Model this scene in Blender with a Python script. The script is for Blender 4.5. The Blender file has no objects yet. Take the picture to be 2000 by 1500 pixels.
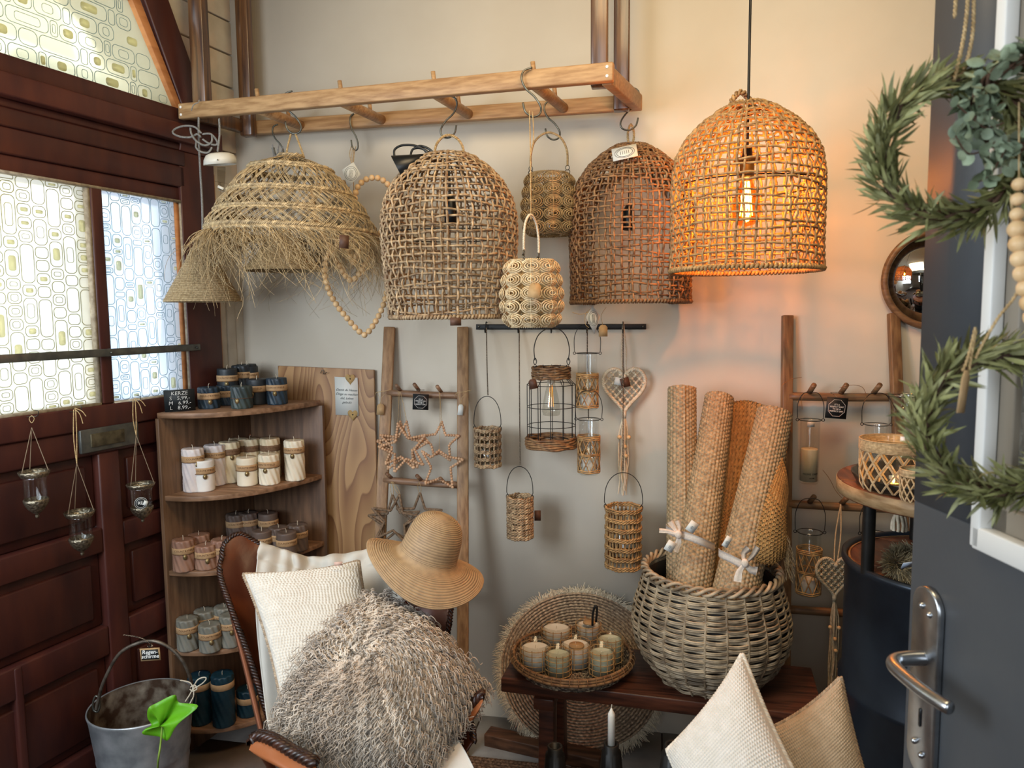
import bpy, math, random
import numpy as np
from mathutils import Vector, Matrix
random.seed(7); rng = np.random.default_rng(7)
PI = math.pi
#--CAM
F = 1450.0
YAW, PIT, ROL = math.radians(10.95), math.radians(5.48), math.radians(0.55)
CAM = np.array([0.0, 0.0, 1.5])
_z = np.array([0, 0, 1.0])
FH = np.array([-math.sin(YAW), math.cos(YAW), 0.0])
FW = FH*math.cos(PIT) - _z*math.sin(PIT)
R0 = np.array([math.cos(YAW), math.sin(YAW), 0.0])
U0 = np.cross(R0, FW)
RT = R0*math.cos(ROL) - U0*math.sin(ROL)
UP = U0*math.cos(ROL) + R0*math.sin(ROL)
def ray(px, py): return FW + (px-1000)/F*RT - (py-750)/F*UP
def D(px, py, d): return CAM + ray(px, py)*d
def onY(px, py, Y): r = ray(px, py); return CAM + r*((Y-CAM[1])/r[1])
def onZ(px, py, Z): r = ray(px, py); return CAM + r*((Z-CAM[2])/r[2])
def onP(px, py, P0, n): r = ray(px, py); return CAM + r*(np.dot(np.array(P0)-CAM, n)/np.dot(r, n))
def proj(p):
    v = np.array(p)-CAM; d = v@FW
    return (1000+F*(v@RT)/d, 750-F*(v@UP)/d, d)
#--CAMEND
WY = 2.585                                    # back wall plane
_c = onY(475, 611, WY); CORN = np.array([_c[0], WY, 0.0])
DDIR = ray(1600, 605).copy(); DDIR[2] = 0; DDIR /= np.linalg.norm(DDIR)      # along the red door wall, towards the corner
DN = np.array([DDIR[1], -DDIR[0], 0.0])       # its normal, into the room
def DP(px, py, off=0.0): return onP(px, py, CORN+DN*off, DN)
# ---------------------------------------------------------------- camera, world, lights, exposure
sc = bpy.context.scene
col = sc.collection
cd = bpy.data.cameras.new('camera'); cam = bpy.data.objects.new('camera', cd); col.objects.link(cam)
cd.sensor_fit = 'HORIZONTAL'; cd.sensor_width = 36; cd.lens = F/2000*36; cd.clip_start = 0.02
cam.matrix_world = Matrix(((RT[0], UP[0], -FW[0], CAM[0]), (RT[1], UP[1], -FW[1], CAM[1]), (RT[2], UP[2], -FW[2], CAM[2]), (0, 0, 0, 1)))
sc.camera = cam
sc.view_settings.view_transform = 'Standard'; sc.view_settings.look = 'None'; sc.view_settings.gamma = 1
sc.view_settings.use_curve_mapping = False; sc.view_settings.exposure = 0.14
w = bpy.data.worlds.new('world'); sc.world = w; w.use_nodes = True
wb = w.node_tree.nodes['Background']; wb.inputs[0].default_value = (0.86, 0.93, 1.0, 1); wb.inputs[1].default_value = 3.4
def area(name, loc, target, size, power, color, sy=None):
    l = bpy.data.lights.new(name, 'AREA'); l.energy = power; l.color = color
    l.shape = 'RECTANGLE'; l.size = size; l.size_y = sy or size
    o = bpy.data.objects.new(name, l); col.objects.link(o); o.location = loc
    o.rotation_euler = (Vector(target)-Vector(loc)).to_track_quat('-Z', 'Y').to_euler(); return o
area('shop_window_daylight', (-1.55, 0.15, 1.75), (0.25, 2.3, 0.75), 0.9, 40, (0.80, 0.90, 1.0), 1.1)
area('shop_front_daylight', (0.1, -1.6, 1.9), (0.1, 2.0, 0.9), 1.6, 28, (0.84, 0.92, 1.0), 1.2)
area('ceiling_lamp_glow', (0.05, 1.2, 2.93), (0.05, 2.6, 1.9), 1.1, 38, (1.0, 0.76, 0.44))
# ---------------------------------------------------------------- helpers
def lin(h):
    h = h.lstrip('#'); c = [int(h[i:i+2], 16)/255 for i in (0, 2, 4)]
    return tuple((x/12.92 if x <= 0.04045 else ((x+0.055)/1.055)**2.4) for x in c)+(1.0,)
MATS = {}
def mat(name, c1, c2=None, scale=(1, 1, 1), ns=20, rough=0.7, bump=0.0, bs=None, metal=0.0, v=0.5, detail=4,
        trans=0.0, ior=1.45, alpha=1.0, sub=0.0, emis=None, es=0.0, lo=0.35, hi=0.65, coat=0.0, tex='noise', sheen=0.0, bd=0.002, spec=0.5):
    if name in MATS: return MATS[name]
    m = bpy.data.materials.new(name); m.use_nodes = True; MATS[name] = m
    nt = m.node_tree; N = nt.nodes; L = nt.links; b = N['Principled BSDF']
    tc = N.new('ShaderNodeTexCoord'); mp = N.new('ShaderNodeMapping'); mp.inputs['Scale'].default_value = scale
    L.new(tc.outputs['Object'], mp.inputs['Vector'])
    if tex == 'wave':
        t = N.new('ShaderNodeTexWave'); t.inputs['Scale'].default_value = ns; t.inputs['Distortion'].default_value = 6; t.inputs['Detail'].default_value = detail; t.inputs['Detail Scale'].default_value = 0.6
    elif tex == 'voronoi':
        t = N.new('ShaderNodeTexVoronoi'); t.inputs['Scale'].default_value = ns
    else:
        t = N.new('ShaderNodeTexNoise'); t.inputs['Scale'].default_value = ns; t.inputs['Detail'].default_value = detail
    L.new(mp.outputs[0], t.inputs['Vector']); fo = t.outputs['Distance'] if tex == 'voronoi' else t.outputs['Fac']
    r = N.new('ShaderNodeValToRGB'); e = r.color_ramp.elements
    e[0].position = lo; e[1].position = hi; e[0].color = lin(c1); e[1].color = lin(c2 or c1)
    L.new(fo, r.inputs[0]); out = r.outputs[0]
    if v > 0:
        at = N.new('ShaderNodeAttribute'); at.attribute_name = 'v'
        mr = N.new('ShaderNodeMapRange'); mr.inputs['To Min'].default_value = 1-v; mr.inputs['To Max'].default_value = 1+v
        L.new(at.outputs['Fac'], mr.inputs['Value'])
        h = N.new('ShaderNodeHueSaturation'); L.new(out, h.inputs['Color']); L.new(mr.outputs[0], h.inputs['Value']); out = h.outputs[0]
    L.new(out, b.inputs['Base Color'])
    b.inputs['Roughness'].default_value = rough; b.inputs['Metallic'].default_value = metal; b.inputs['IOR'].default_value = ior
    b.inputs['Specular IOR Level'].default_value = spec
    if trans: b.inputs['Transmission Weight'].default_value = trans
    if alpha < 1: b.inputs['Alpha'].default_value = alpha
    if coat: b.inputs['Coat Weight'].default_value = coat; b.inputs['Coat Roughness'].default_value = 0.15
    if sheen: b.inputs['Sheen Weight'].default_value = sheen
    if sub: b.inputs['Subsurface Weight'].default_value = sub; b.inputs['Subsurface Scale'].default_value = 0.01
    if emis: b.inputs['Emission Color'].default_value = lin(emis); b.inputs['Emission Strength'].default_value = es
    if bump:
        bt = t
        if bs:
            bt = N.new('ShaderNodeTexNoise'); bt.inputs['Scale'].default_value = bs; bt.inputs['Detail'].default_value = 3; L.new(mp.outputs[0], bt.inputs['Vector']); fo = bt.outputs['Fac']
        bn = N.new('ShaderNodeBump'); bn.inputs['Strength'].default_value = bump; bn.inputs['Distance'].default_value = bd
        L.new(fo, bn.inputs['Height']); L.new(bn.outputs[0], b.inputs['Normal'])
    return m
def glassmat(name, tint='#ffffff', op=0.12, rough=0.03):
    """thin clear glass: mostly see-through with a fresnel sheen"""
    if name in MATS: return MATS[name]
    m = bpy.data.materials.new(name); m.use_nodes = True; MATS[name] = m; N = m.node_tree.nodes; L = m.node_tree.links
    N.remove(N['Principled BSDF']); o = N['Material Output']
    tr = N.new('ShaderNodeBsdfTransparent'); tr.inputs[0].default_value = lin(tint)
    gl = N.new('ShaderNodeBsdfGlossy'); gl.inputs['Roughness'].default_value = rough
    lw = N.new('ShaderNodeLayerWeight'); lw.inputs[0].default_value = 0.25
    pw = N.new('ShaderNodeMath'); pw.operation = 'POWER'; pw.inputs[1].default_value = 2.5
    ma = N.new('ShaderNodeMath'); ma.operation = 'MULTIPLY_ADD'; ma.inputs[1].default_value = 0.6; ma.inputs[2].default_value = op
    L.new(lw.outputs['Facing'], pw.inputs[0]); L.new(pw.outputs[0], ma.inputs[0])
    mx = N.new('ShaderNodeMixShader'); L.new(ma.outputs[0], mx.inputs[0]); L.new(tr.outputs[0], mx.inputs[1]); L.new(gl.outputs[0], mx.inputs[2]); L.new(mx.outputs[0], o.inputs[0])
    return m

def A(*p): return np.array(p, float)
def nrm(v): v = np.asarray(v, float); return v/(np.linalg.norm(v)+1e-12)
def rnd(a, b): return random.uniform(a, b)
class MB:
    def __init__(s): s.V = []; s.Fq = []; s.Ft = []; s.Fn = []; s.v = []; s.n = 0
    def add(s, V, quads=None, tris=None, ngons=None, v=0.5):
        V = np.asarray(V, float).reshape(-1, 3); s.V.append(V)
        if quads is not None and len(quads): s.Fq.append(np.asarray(quads, np.int64)+s.n)
        if tris is not None and len(tris): s.Ft.append(np.asarray(tris, np.int64)+s.n)
        if ngons:
            for g in ngons: s.Fn.append([i+s.n for i in g])
        s.v.append(np.broadcast_to(np.asarray(v, float), (len(V),)).copy()); s.n += len(V); return s
    def tubes(s, P, r, sides=5, closed=False, v=0.5, ref=None, caps=False, flat=1.0):
        P = np.asarray(P, float)
        if P.ndim == 2: P = P[None]
        K, N, _ = P.shape
        if closed: T = np.roll(P, -1, 1)-np.roll(P, 1, 1)
        else: T = np.empty_like(P); T[:, 1:-1] = P[:, 2:]-P[:, :-2]; T[:, 0] = P[:, 1]-P[:, 0]; T[:, -1] = P[:, -1]-P[:, -2]
        T /= np.linalg.norm(T, axis=2, keepdims=True)+1e-12
        if ref is None:
            mt = np.abs(T).mean(1); ref = np.eye(3)[np.argmin(mt, axis=1)][:, None, :]
        else:
            ref = np.asarray(ref, float); ref = ref if ref.ndim == 3 else ref.reshape(1, 1, 3)
        Bn = np.cross(T, np.broadcast_to(ref, T.shape)); Bn /= np.linalg.norm(Bn, axis=2, keepdims=True)+1e-9
        Nn = np.cross(Bn, T)
        a = np.arange(sides)*2*PI/sides
        r = np.asarray(r, float)
        if r.ndim == 1 and len(r) == N: r = r[None]
        elif r.ndim == 1: r = r[:, None]
        r = np.broadcast_to(r, (K, N))[:, :, None, None]
        V = P[:, :, None, :]+r*(np.cos(a)[None, None, :, None]*Bn[:, :, None, :]+flat*np.sin(a)[None, None, :, None]*Nn[:, :, None, :])
        i = np.arange(N if closed else N-1); j = np.arange(sides)
        I, J = np.meshgrid(i, j, indexing='ij'); I2 = (I+1) % N; J2 = (J+1) % sides
        q = np.stack([I*sides+J, I*sides+J2, I2*sides+J2, I2*sides+J], -1).reshape(-1, 4)
        Q = (q[None]+(np.arange(K)*N*sides)[:, None, None]).reshape(-1, 4)
        vv = np.asarray(v, float)
        if vv.ndim == 1 and len(vv) == K: vv = np.repeat(vv, N*sides)
        ng = []
        if caps and not closed:
            for k in range(K):
                b = k*N*sides; ng.append([b+x for x in range(sides)][::-1]); ng.append([b+(N-1)*sides+x for x in range(sides)])
        return s.add(V.reshape(-1, 3), Q, ngons=ng, v=vv)
    def box(s, c, size, ax=None, v=0.5):
        ax = np.eye(3) if ax is None else np.array([nrm(q) for q in ax]); c = A(*c); h = A(*size)/2
        S = A([-1, -1, -1], [1, -1, -1], [1, 1, -1], [-1, 1, -1], [-1, -1, 1], [1, -1, 1], [1, 1, 1], [-1, 1, 1])
        return s.add(c+(S*h)@ax, [[0, 3, 2, 1], [4, 5, 6, 7], [0, 1, 5, 4], [1, 2, 6, 5], [2, 3, 7, 6], [3, 0, 4, 7]], v=v)
    def beam(s, p0, p1, w, h, up=(0, 0, 1), v=0.5):
        p0, p1 = A(*p0), A(*p1); d = nrm(p1-p0); sd = nrm(np.cross(d, up)); u = np.cross(sd, d)
        return s.box((p0+p1)/2, (np.linalg.norm(p1-p0), w, h), (d, sd, u), v=v)
    def lathe(s, prof, n=32, c=(0, 0, 0), ax=None, v=0.5, tw=None):
        prof = A(*prof); a = np.arange(n)*2*PI/n; M = len(prof)
        R = np.broadcast_to(prof[:, 0][:, None], (M, n)).copy(); Zc = np.broadcast_to(prof[:, 1][:, None], (M, n)); TH = np.broadcast_to(a[None], (M, n))
        if tw is not None: R = R+tw(TH, Zc, R)
        V = np.stack([R*np.cos(TH), R*np.sin(TH), Zc], -1).reshape(-1, 3)
        if ax is not None: V = V@np.array([nrm(q) for q in ax])
        I, J = np.meshgrid(np.arange(M-1), np.arange(n), indexing='ij'); J2 = (J+1) % n
        q = np.stack([I*n+J, I*n+J2, (I+1)*n+J2, (I+1)*n+J], -1).reshape(-1, 4)
        return s.add(V+A(*c), q, v=v)
    def disc(s, r, n=32, c=(0, 0, 0), ax=None, v=0.5, flip=False):
        a = np.arange(n)*2*PI/n; V = np.stack([r*np.cos(a), r*np.sin(a), 0*a], -1)
        if ax is not None: V = V@np.array([nrm(q) for q in ax])
        g = list(range(n)); return s.add(V+A(*c), ngons=[g[::-1] if flip else g], v=v)
    def prism(s, out, th, o, ax, v=0.5):
        """2-D outline in (ax0, ax1), extruded along ax2 from o by th"""
        out = A(*out); n = len(out); ax = np.array([nrm(q) for q in ax])
        V0 = A(*o)+out[:, :1]*ax[0]+out[:, 1:2]*ax[1]; V1 = V0+ax[2]*th; i = np.arange(n)
        return s.add(np.vstack([V0, V1]), np.stack([i, (i+1) % n, (i+1) % n+n, i+n], -1), ngons=[list(range(n))[::-1], list(range(n, 2*n))], v=v)
    def spheres(s, C, r, seg=8, rings=6, sc=(1, 1, 1), v=0.5):
        C = np.asarray(C, float).reshape(-1, 3); K = len(C)
        ph = np.linspace(0.12, PI-0.12, rings); a = np.arange(seg)*2*PI/seg
        S = np.stack([np.sin(ph)[:, None]*np.cos(a), np.sin(ph)[:, None]*np.sin(a), np.broadcast_to(np.cos(ph)[:, None], (rings, seg))], -1).reshape(-1, 3)*A(*sc)
        S = np.vstack([S, A(0, 0, 1)*sc, A(0, 0, -1)*sc]); M = len(S)
        r = np.broadcast_to(np.asarray(r, float), (K,))
        V = C[:, None, :]+S[None]*r[:, None, None]
        I, J = np.meshgrid(np.arange(rings-1), np.arange(seg), indexing='ij'); J2 = (J+1) % seg
        q = np.stack([I*seg+J, (I+1)*seg+J, (I+1)*seg+J2, I*seg+J2], -1).reshape(-1, 4)
        j = np.arange(seg); t = np.vstack([np.stack([0*j+M-2, j, (j+1) % seg], -1), np.stack([0*j+M-1, (rings-1)*seg+(j+1) % seg, (rings-1)*seg+j], -1)])
        off = (np.arange(K)*M)[:, None, None]
        vv = np.asarray(v, float); vv = np.repeat(vv, M) if vv.ndim == 1 else vv
        return s.add(V.reshape(-1, 3), (q[None]+off).reshape(-1, 4), (t[None]+off).reshape(-1, 3), v=vv)
    def grid(s, P, closed=False, th=0.0, v=0.5):
        P = np.asarray(P, float); M, N, _ = P.shape
        I, J = np.meshgrid(np.arange(M-1), np.arange(N if closed else N-1), indexing='ij'); J2 = (J+1) % N
        q = np.stack([I*N+J, I*N+J2, (I+1)*N+J2, (I+1)*N+J], -1).reshape(-1, 4)
        if not th: return s.add(P.reshape(-1, 3), q, v=v)
        du = np.gradient(P, axis=0); dv = np.gradient(P, axis=1); nn = np.cross(du, dv); nn /= np.linalg.norm(nn, axis=2, keepdims=True)+1e-12
        P2 = P-nn*th; off = M*N; e = []
        idx = np.arange(M*N).reshape(M, N)
        bd = [idx[0, :], idx[-1, :]]+([] if closed else [idx[:, 0], idx[:, -1]])
        for b in bd:
            b1 = np.roll(b, -1) if closed else b[1:]; b0 = b if closed else b[:-1]
            e.append(np.stack([b0, b1, b1+off, b0+off], -1))
        return s.add(np.vstack([P.reshape(-1, 3), P2.reshape(-1, 3)]), np.vstack([q, q[:, ::-1]+off]+e), v=v)
    def build(s, name, m, parent=None, smooth=False, bevel=0, sub=0, solid=0, loc=None):
        V = np.vstack(s.V); me = bpy.data.meshes.new(name)
        root = parent
        while root is not None and root.parent is not None: root = root.parent
        if root is not None: off = np.array(root.location)
        elif loc is not None: off = A(*loc)
        else: lo, hi = V.min(0), V.max(0); off = np.array([(lo[0]+hi[0])/2, (lo[1]+hi[1])/2, lo[2]])
        V = V-off
        loops = []; starts = []; tot = 0
        for arr, k in ((s.Fq, 4), (s.Ft, 3)):
            if arr: f = np.vstack(arr); loops.append(f.ravel()); starts.append(tot+np.arange(len(f))*k); tot += f.size
        for g in s.Fn: loops.append(np.array(g)); starts.append(np.array([tot])); tot += len(g)
        loops = np.concatenate(loops).astype(np.int32); starts = np.concatenate(starts).astype(np.int32)
        me.vertices.add(len(V)); me.vertices.foreach_set('co', V.astype(np.float32).ravel())
        me.loops.add(len(loops)); me.loops.foreach_set('vertex_index', loops)
        me.polygons.add(len(starts)); me.polygons.foreach_set('loop_start', starts)
        me.update(calc_edges=True); me.validate()
        if smooth: me.polygons.foreach_set('use_smooth', np.ones(len(me.polygons), bool))
        at = me.attributes.new('v', 'FLOAT', 'POINT'); at.data.foreach_set('value', np.concatenate(s.v).astype(np.float32))
        me.materials.append(m)
        o = bpy.data.objects.new(name, me); col.objects.link(o)
        if parent is not None: o.parent = parent
        else: o.location = off
        if solid: q = o.modifiers.new('thickness', 'SOLIDIFY'); q.thickness = solid; q.offset = 0
        if bevel: q = o.modifiers.new('bevel', 'BEVEL'); q.width = bevel; q.segments = 2; q.limit_method = 'ANGLE'
        if sub: q = o.modifiers.new('sub', 'SUBSURF'); q.levels = sub; q.render_levels = sub
        return o
def tag(o, label, cat, group=None):
    o['label'] = label; o['category'] = cat
    if group: o['group'] = group
    return o
def thing(name, label, cat, loc=(0, 0, 0), group=None, rz=0):
    o = bpy.data.objects.new(name, None); col.objects.link(o); o.location = [float(x) for x in loc]; o.rotation_euler = (0, 0, rz); o.empty_display_size = 0.03
    return tag(o, label, cat, group)
def struct(o): o['kind'] = 'structure'; return o
def lab(o, t): o['label'] = t; return o
def dup(o, loc=None, rz=None, label=None, scale=None, parent=None, rot=None):
    c = o.copy(); col.objects.link(c); c.parent = parent
    if loc is not None: c.location = [float(x) for x in loc]
    if rz is not None: c.rotation_euler = (0, 0, rz)
    if rot is not None: c.rotation_euler = rot
    if scale is not None: c.scale = (scale,)*3 if not hasattr(scale, '__len__') else scale
    if label: c['label'] = label
    for ch in list(o.children): dup(ch, parent=c)
    return c
def spline(pts, n=40, closed=False):
    P = np.asarray(pts, float); K = len(P); out = []
    t = np.linspace(0, K if closed else K-1, n, endpoint=not closed)
    for x in t:
        i = int(math.floor(x)); f = x-i
        if not closed and i >= K-1: i = K-2; f = 1.0
        g = (lambda k: P[k % K]) if closed else (lambda k: P[min(max(k, 0), K-1)])
        p0, p1, p2, p3 = g(i-1), g(i), g(i+1), g(i+2)
        out.append(0.5*((2*p1)+(-p0+p2)*f+(2*p0-5*p1+4*p2-p3)*f*f+(-p0+3*p1-3*p2+p3)*f**3))
    return np.array(out)
def resample(P, step, closed=False):
    P = np.asarray(P, float)
    if closed: P = np.vstack([P, P[:1]])
    d = np.r_[0, np.cumsum(np.linalg.norm(np.diff(P, axis=0), axis=1))]; n = max(2, int(round(d[-1]/step)))
    t = np.linspace(0, d[-1], n+(0 if closed else 1), endpoint=not closed)
    return np.stack([np.interp(t, d, P[:, k]) for k in range(3)], -1)
def twist(mb, path, R, r, turns_per_m, strands=2, sides=5, v=0.5, closed=False, step=None, dv=0.3):
    """rope: strands wound round a path"""
    path = resample(path, step or 0.25/turns_per_m*0.5, closed)
    T = np.gradient(path, axis=0); T /= np.linalg.norm(T, axis=1, keepdims=True)+1e-12
    ref = np.eye(3)[np.argmin(np.abs(T).mean(0))]
    B = np.cross(T, ref); B /= np.linalg.norm(B, axis=1, keepdims=True)+1e-9; Nn = np.cross(B, T)
    d = np.r_[0, np.cumsum(np.linalg.norm(np.diff(path, axis=0), axis=1))]
    if closed: turns_per_m = max(1, round(turns_per_m*d[-1]))/d[-1]*(len(path)-1)/len(path)
    for k in range(strands):
        a = 2*PI*(d*turns_per_m+k/strands)[:, None]
        mb.tubes(path+R*(np.cos(a)*B+np.sin(a)*Nn), r, sides, closed, v=min(1, max(0, v+dv*(k/max(1, strands-1)-0.5))))
    return mb
def text(parent, s, size, o, ax, m, bend=None, align='CENTER', name='lettering', shear=0, space=1.0, line=1.0, th=0.0003, boldness=0.0):
    """flat lettering with real thickness, ax = (right, up, normal)"""
    c = bpy.data.curves.new(name, 'FONT'); c.body = s; c.size = size; c.align_x = align; c.align_y = 'CENTER'; c.extrude = th; c.shear = shear; c.space_character = space; c.space_line = line; c.offset = boldness; c.resolution_u = 2
    t = bpy.data.objects.new(name, c); col.objects.link(t)
    bpy.context.view_layer.update()
    me = bpy.data.meshes.new_from_object(t.evaluated_get(bpy.context.evaluated_depsgraph_get()))
    bpy.data.objects.remove(t); bpy.data.curves.remove(c)
    n = len(me.vertices); V = np.empty(n*3, np.float32); me.vertices.foreach_get('co', V); V = V.reshape(-1, 3).astype(float)
    root = parent
    while root is not None and root.parent is not None: root = root.parent
    off = np.array(root.location) if root is not None else np.zeros(3)
    if bend:
        a = V[:, 0]/bend; V2 = np.stack([(bend+V[:, 2])*np.sin(a), V[:, 1], (bend+V[:, 2])*np.cos(a)], -1)
    else: V2 = V
    V2 = V2@np.array([nrm(q) for q in ax])+A(*o)-off
    me.vertices.foreach_set('co', V2.astype(np.float32).ravel()); me.materials.clear(); me.materials.append(m); me.name = name; me.update()
    ob = bpy.data.objects.new(name, me); col.objects.link(ob); ob.parent = parent; return ob
def basis(n):
    """vertical plane axes facing n: (right as seen from the front, up, n)"""
    n = nrm(n); r = nrm(np.cross(_z, n)); return (r, np.cross(n, r), n)
WAX = basis((0, -1, 0))                       # things flat on the back wall
CAX = basis(-FH)                              # things turned towards the room's middle
DAX = basis(DN)                               # things flat on the red door
# ---------------------------------------------------------------- materials
m_plaster = mat('plaster', '#cfc4b2', '#d8cebd', ns=2.2, rough=0.85, bump=0.25, bs=9, v=0, bd=0.004)
m_ceil = mat('ceiling_paint', '#cbbfa8', v=0)
m_red = mat('red_brown_paint', '#3e1e1b', '#4e271e', scale=(2, 2, 0.5), ns=9, rough=0.42, bump=0.12, v=0.35)
m_raw = mat('orange_pine_edge', '#a5693c', '#c08350', scale=(1, 1, 6), ns=8, rough=0.5, v=0.3)
m_putty = mat('old_putty', '#8f8370', '#b5a993', ns=60, rough=0.9, bump=0.4, v=0)
m_plank = mat('painted_planks', '#b9ae9c', '#c9bfae', ns=12, rough=0.7, bump=0.15, v=0.15)
m_steelbar = mat('grey_steel', '#5d5f5c', '#74746c', ns=30, rough=0.45, metal=0.7, v=0.1)
m_brassplate = mat('aged_brass', '#4c4536', '#6e6650', ns=40, rough=0.5, metal=0.6, v=0)
m_tile = mat('floor_tile', '#8f8a86', '#a9a39d', ns=9, rough=0.4, v=0.15)
m_concrete = mat('floor_boards', '#4a3a30', '#5c4a3e', ns=5, rough=0.6, v=0)
m_pine = mat('pine_wood', '#8f6c48', '#b08e66', scale=(1.2, 14, 14), ns=7, rough=0.5, bump=0.15, v=0.25)
m_teak = mat('ladder_teak', '#7a5b3d', '#9c7b57', scale=(14, 14, 1.2), ns=7, rough=0.5, bump=0.15, v=0.25)
m_teakx = mat('rung_teak', '#6c4f3a', '#94745a', scale=(1.2, 14, 14), ns=7, rough=0.5, bump=0.15, v=0.3)
m_beam = mat('dark_stained_beam', '#38241a', '#6b4a2c', scale=(16, 16, 1.0), ns=5, rough=0.32, bump=0.1, v=0.3, coat=0.4)
m_shelfw = mat('shelf_teak', '#57402f', '#785a42', scale=(9, 9, 1.0), ns=6, rough=0.5, bump=0.12, v=0.3)  # side panels darker than the boards: interior shade put into the wood
m_shelfh = mat('shelf_board_teak', '#6e5038', '#98755a', scale=(1.0, 9, 9), ns=6, rough=0.5, bump=0.12, v=0.3)
m_bench = mat('dark_bench_wood', '#321a12', '#5c3424', scale=(1.0, 12, 12), ns=7, rough=0.38, bump=0.2, v=0.3)
m_black = mat('black_iron', '#121212', '#1c1b1a', ns=30, rough=0.45, metal=0.3, v=0)
m_blackp = mat('black_plastic', '#0d1013', ns=30, rough=0.35, v=0)
m_hook = mat('grey_iron', '#4a4a45', '#6a6a62', ns=60, rough=0.35, metal=0.8, v=0)
m_gold = mat('antique_brass', '#80704a', '#a8946a', ns=60, rough=0.4, metal=0.7, v=0.1)
m_whitep = mat('white_metal', '#d9d4c6', ns=20, rough=0.4, v=0)
m_cane = mat('water_hyacinth_cane', '#755b42', '#b39a78', ns=70, rough=0.62, bump=0.3, v=0.42)
m_caned = mat('dark_cane', '#65462e', '#92704c', ns=70, rough=0.62, bump=0.3, v=0.42)
m_canel = mat('amber_cane', '#84633f', '#b3905f', ns=70, rough=0.6, bump=0.3, v=0.4)
m_grass = mat('pale_seagrass', '#8c785a', '#bfa880', ns=90, rough=0.6, v=0.42)
m_jute = mat('jute_twine', '#9d8258', '#c1a679', ns=120, rough=0.85, v=0.3)
m_jutec = mat('plaited_jute', '#8d7653', '#b7a07a', ns=160, rough=0.85, bump=0.6, v=0.25)
m_knot = mat('pale_jute_cord', '#856d4a', '#b0966c', ns=120, rough=0.8, v=0.35)
m_cotton = mat('ecru_cotton', '#c9bda4', '#ddd2bc', ns=120, rough=0.85, v=0.2)
m_bead = mat('natural_wood_bead', '#c7a272', '#dcbc90', ns=50, rough=0.45, v=0.15)
m_wick = mat('grey_wicker', '#75644f', '#ad9b80', ns=30, rough=0.5, bump=0.2, v=0.4)
m_rope = mat('rug_jute', '#7b6a50', '#a4906f', ns=110, rough=0.55, bump=0.3, v=0.3)
m_rugb = mat('rug_back_jute', '#8a6b42', '#ad8854', ns=110, rough=0.85, bump=0.3, v=0.3)
m_greycord = mat('grey_textile_cord', '#6b6a67', '#918f8a', ns=300, rough=0.7, v=0.1)
m_paperw = mat('white_card', '#d5d6d0', ns=20, rough=0.8, v=0)
m_kraft = mat('kraft_card', '#a5855c', '#b3946b', ns=60, rough=0.85, v=0)
m_leatag = mat('brown_leather', '#4b3225', '#5d3f2f', ns=60, rough=0.6, v=0)
m_ink = mat('black_ink', '#1b1a19', ns=20, rough=0.7, v=0)
m_brownink = mat('brown_ink', '#5e4129', ns=20, rough=0.7, v=0)
m_white = mat('white_print', '#e6e6e2', ns=20, rough=0.7, v=0)
m_slate = mat('slate_board', '#15191b', '#1e2325', ns=30, rough=0.6, v=0)
m_glass = glassmat('clear_glass', '#fcfdfd', 0.05)
m_glassd = glassmat('smoky_glass', '#f3f3f0', 0.08)
m_linen = mat('ribbon_linen', '#cfc0b0', '#ddd2c6', ns=200, rough=0.9, bump=0.3, v=0.1)
# ---------------------------------------------------------------- the setting
def SP(s, z, off=0.0): return CORN+DDIR*s+DN*off+A(0, 0, z)
def wallprism(name, out, th, off, m, parent=None, bevel=0, v=0.5, ax=(DDIR, _z, -DN)):
    return MB().prism(out, th, CORN+DN*off, ax, v).build(name, m, parent, bevel=bevel)
b = MB().box((0.7, WY+0.06, 1.5), (4.8, 0.12, 3.2)); struct(b.build('wall_back', m_plaster))
fl = MB()
fl.box((0.6, 0.4, -0.03), (5.8, 5.0, 0.06)); struct(fl.build('floor', m_concrete))
tl = MB()                                                # stone tiles along the foot of the wall, bedded flush
for i in range(9):
    for j in range(3):
        tl.box((-1.45+i*0.33+0.03*(j % 2), 2.42-j*0.33, 0.0015), (0.324, 0.324, 0.003), v=rnd(.2, .8))
struct(tl.build('trim_1', m_tile)); 
struct(MB().box((0.6, 0.4, 3.06), (5.8, 5.0, 0.12)).build('ceiling', m_ceil))
struct(MB().box((3.1, 0.3, 1.5), (0.1, 4.6, 3.2)).build('wall_right', m_plaster)); struct(MB().box((0.35, -2.0, 1.5), (5.6, 0.1, 3.2)).build('wall_front', m_plaster))
sk = MB().box((-0.45, WY-0.006, 0.05), (2.1, 0.012, 0.10)); struct(sk.build('baseboard_back', m_plaster, bevel=0.002))
# red door wall: siding above and beside, planks in the corner
S0, S1 = -4.7, 0.0
sd = MB()
for k in range(9):                                       # horizontal boards over the door frame
    z0 = 1.98+0.118*k
    sd.prism([(S0, z0), (0.02, z0), (0.02, z0+0.112), (S0, z0+0.112)] if z0 > 2.6 else [(-0.30, z0), (0.02, z0), (0.02, z0+0.112), (-0.30, z0+0.112)], 0.03, CORN+DN*0.0, (DDIR, _z, -DN), v=rnd(.3, .7))
sd.prism([(S0, -0.05), (-1.35, -0.05), (-1.35, 2.7), (S0, 2.7)], 0.03, CORN, (DDIR, _z, -DN))
sd.prism([(S0, 2.62), (0.05, 2.62), (0.05, 3.1), (S0, 3.1)], 0.02, CORN-DN*0.02, (DDIR, _z, -DN))
sd.prism([(-.3, 1.95), (0.05, 1.95), (0.05, 3.1), (-.3, 3.1)], 0.02, CORN-DN*0.02, (DDIR, _z, -DN), v=.2)
struct(sd.build('wall_left', m_plank, bevel=0.003))
pk = MB()
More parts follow.
